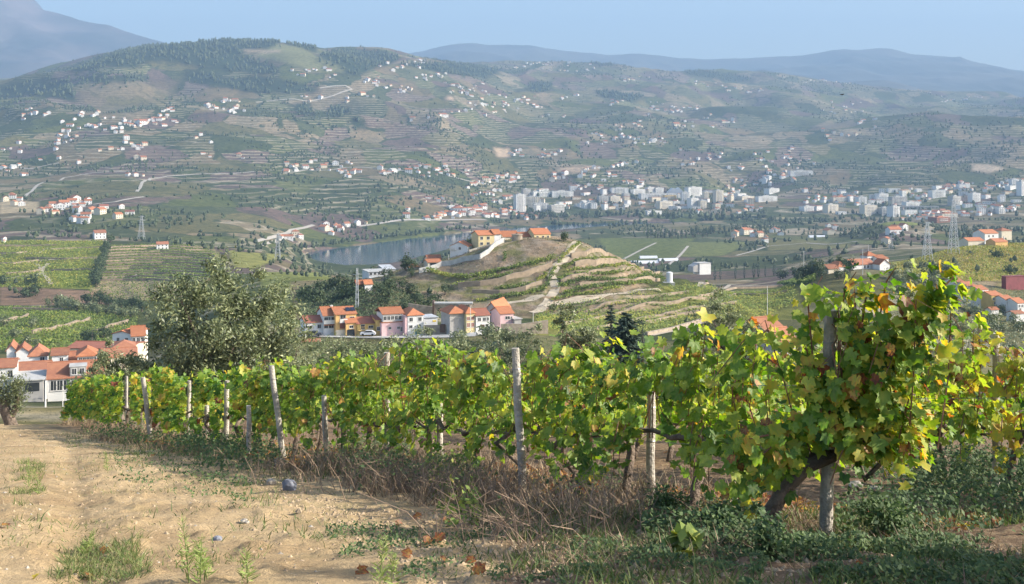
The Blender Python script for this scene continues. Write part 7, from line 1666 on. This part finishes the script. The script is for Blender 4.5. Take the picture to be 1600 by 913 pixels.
def poly_blades(name, poly, n, h0, h1, w0, t, mt, lean, sc_=.5, thr=-.1, seed=5):
    w = (inpoly(PPX, PY, poly)&(YY < 30))*area; c = np.cumsum(w.ravel()); k = np.searchsorted(c, rng.random(n)*c[-1]); i, j = np.unravel_index(k, (NR, NC)); y = YR[i]+rng.uniform(-.5, .5, n)*np.gradient(YR)[i]; x = (PX[j]+rng.uniform(-2, 2, n)-CX)/F*y
    mb = blur(inpoly(PPX, PY, poly)*(YY < 30)*1.0, 40)[i, j]; q = np.stack([x, y, ground(x, y)-.008], -1); q = q[fbm(x/sc_, y/sc_, 3, seed)+np.minimum(mb-.85, 0)*1.1 > thr]; add_blades(name, q, h0, h1, w0, t, mt, lean)
LOW = [(700,800),(800,850),(760,935),(1640,935),(1640,800),(1000,790)]
poly_blades('dry_grass', LOW, 7000, .04, .20, .0035, .4, 'dry_stem', .8, .5, -.05, 15)
poly_blades('grass', LOW, 12000, .04, .15, .0045, .3, 'grass', .6, .45, .02, 16)
poly_blades('dry_grass', [(560,740),(760,760),(1010,790),(1000,830),(700,800),(520,770)], 5200, .08, .34, .004, .45, 'dry_stem', .5, .5, -.15, 17)
poly_blades('grass', [(100,660),(420,720),(520,770),(420,800),(240,750),(80,690)], 7000, .04, .16, .0045, .35, 'grass', .7, .5, .08, 18)
poly_blades('dry_grass', [(60,655),(330,700),(520,740),(480,760),(300,720),(60,672)], 5500, .06, .28, .005, .5, 'dry_stem', .5, .6, -.1, 19)
poly_blades('track_grass', [(120,830),(230,830),(240,920),(60,920)], 3500, .03, .11, .003, .5, 'grass', .8, .35, .0, 20)
poly_blades('track_grass', [(20,720),(70,720),(70,790),(10,790)], 2500, .03, .13, .004, .5, 'grass', .8, .5, -.05, 21)
# stones and fallen leaves
def stone(label, px, py, s, mt='stone', flat=.6, name='stone'):
    Y = on_slope(px, py); X = (px-CX)/F*Y; z = G(X, Y); rg = np.random.default_rng(int(px))
    import bmesh
    bm = bmesh.new(); bmesh.ops.create_icosphere(bm, subdivisions=2, radius=1)
    for v in bm.verts: k = 1+.22*math.sin(v.co.x*3.1+px)+.2*math.cos(v.co.y*2.7+py)+.1*rg.normal(); v.co = Vector((round(v.co.x*2.2)/2.2*.5+v.co.x*.5, v.co.y, v.co.z*flat))*k*s/2
    me = bpy.data.meshes.new(name); bm.to_mesh(me); bm.free(); me.materials.append(M[mt])
    o = link(name, me, None, (X, Y, z+s*flat*.18), float(rg.uniform(0, 6))); tag(o, label, 'stone', 'stones by the near row')
stone('blue grey upright stone casting a shadow beside the row', 455, 766, .17, 'blue_stone', .9); stone('long pale stone lying at the foot of the row', 494, 732, .22, 'stone', .35); stone('squarish pale stone below the leaning pale post', 439, 727, .2, 'stone', .7)
stone('white pebble on the bare track', 383, 818, .07, 'stone'); stone('grey pebble on the lower track', 342, 844, .07, 'blue_stone'); stone('pale stone in the bank beside the blue grey stone', 424, 755, .11, 'stone', .6); stone('white stone in the weeds behind the end post', 1368, 764, .13, 'stone', .5); stone('rounded stone under the second row', 1338, 762, .16, 'stone', .6)
for k in range(26):
    px, py = rng.uniform(900, 1010), rng.uniform(832, 872); stone('small clod in the loose soil heap before the row', px, py, float(rng.uniform(.025, .06)), 'clod', .7, 'soil_clod')
def gravel(name, n, poly, s0, s1, mt):
    w = (inpoly(PPX, PY, poly)&(YY < 30))*area; c = np.cumsum(w.ravel()); k = np.searchsorted(c, rng.random(n)*c[-1]); i, j = np.unravel_index(k, (NR, NC)); y = YR[i]+rng.uniform(-.5, .5, n)*np.gradient(YR)[i]; x = (PX[j]+rng.uniform(-2, 2, n)-CX)/F*y
    base = np.array([(1,0,0),(.3,.9,0),(-.8,.5,0),(-.7,-.6,0),(.4,-.9,0),(.1,.05,.75)]); fc = np.array([(0,1,5),(1,2,5),(2,3,5),(3,4,5),(4,0,5)])
    s = rng.uniform(s0, s1, n)*np.exp(.3*rng.normal(size=n)); V = base[None]*(1+.28*rng.normal(size=(n, 6, 3)))*s[:, None, None]; a = rng.uniform(0, 6.28, n); ca, sa = np.cos(a)[:, None], np.sin(a)[:, None]
    V = np.stack([V[:, :, 0]*ca-V[:, :, 1]*sa+x[:, None], V[:, :, 0]*sa+V[:, :, 1]*ca+y[:, None], V[:, :, 2]+ground(x, y)[:, None]-.003], -1)
    tag(link(name, mesh_np(name, V.reshape(-1, 3), (fc[None]+(np.arange(n)*6)[:, None, None]).reshape(-1, 3), M[mt])), kind='stuff')
TRK = [(-200,680),(100,680),(330,740),(520,800),(820,860),(860,935),(-200,935)]
gravel('gravel', 7000, TRK, .006, .016, 'clod'); gravel('gravel', 350, TRK, .008, .018, 'stone'); gravel('soil_crumbs', 5000, [(330,720),(560,790),(1250,860),(1600,850),(1600,935),(700,935)], .007, .02, 'clod')
FLG = 'fallen vine leaves on the ground'
FLP = [(1352,890,.13,.97),(1366,893,.12,.97),(1358,896,.1,.98),(672,848,.12,.95),(684,850,.13,.97),(640,872,.1,.93),(692,880,.1,.96),(560,897,.11,.95),(240,712,.10,.96),(238,714,.09,.97),(850,795,.12,.92),(838,800,.11,.9),(860,812,.11,.93),(1100,765,.13,.92),(980,785,.11,.92),(905,790,.1,.92),(8,826,.1,.93),(140,905,.12,.92),(700,815,.12,.98),(655,812,.12,.97),(750,900,.12,.94),(1390,846,.12,.9),(1410,850,.1,.93),(1130,720,.12,.93),(1040,708,.11,.92),(740,880,.1,.95),(128,858,.08,.93),(160,866,.09,.9),(60,905,.07,.74),(620,822,.11,.95)]
for k, (px, py, s_, t_) in enumerate(FLP):
    Y = on_slope(px, py); X = (px-CX)/F*Y
    o = bpy.data.objects.new('fallen_leaf', LEAF[k % 10]); C.objects.link(o); nz_ = Vector((rng.normal()*.35, -.3+rng.normal()*.35, 1)).normalized()
    o.matrix_basis = Matrix.Translation((X, Y, G(X, Y)+.02)) @ nz_.to_track_quat('Z', 'Y').to_matrix().to_4x4() @ Matrix.Rotation(float(rng.uniform(0, 6)), 4, 'Z') @ Matrix.Diagonal((s_*.8, s_*.8, s_*.8, 1)); o.color = (t_, 0, 0, 1)
    tag(o, 'dry reddish fallen vine leaf lying on the soil', 'leaf', FLG)
n = 3600; p = keep_patch(scatter_row(n*2, 1.0, 22, -1.6, .8), .7, -.08, 77); p[:, 2] += .015; n = len(p)
o = joined_leaves('leaf_litter', None, p, frame_of(np.array([0, -.15, 1.])+.5*rand_dirs(n), rand_dirs(n)), .085*np.exp(.25*rng.normal(size=n)), np.clip(.90+.05*rng.normal(size=n), .75, 1))
# olive tree standing out of frame to the right; its shade lies over the foot of the slope
def shade_tree(X, Y, h, rad, label):
    px_ = CX+F*X/Y; z = -(1.0+.212*Y); top = HY-F*(z+h)/Y
    global G
    g0 = G; G = lambda a, b: z
    big_tree(label, px_, top, 0, Y, 2*rad*F/Y, nleaf=5200, leaf=.085, clumps=60, trunk_r=.16, group='olive trees beside the track')
    G = g0
shade_tree(7.6, 5.6, 3.9, 1.5, 'olive tree beside the track shading the foot of the end vine')
shade_tree(10.8, 4.4, 4.6, 1.7, 'taller olive tree beside the track behind the shading one')
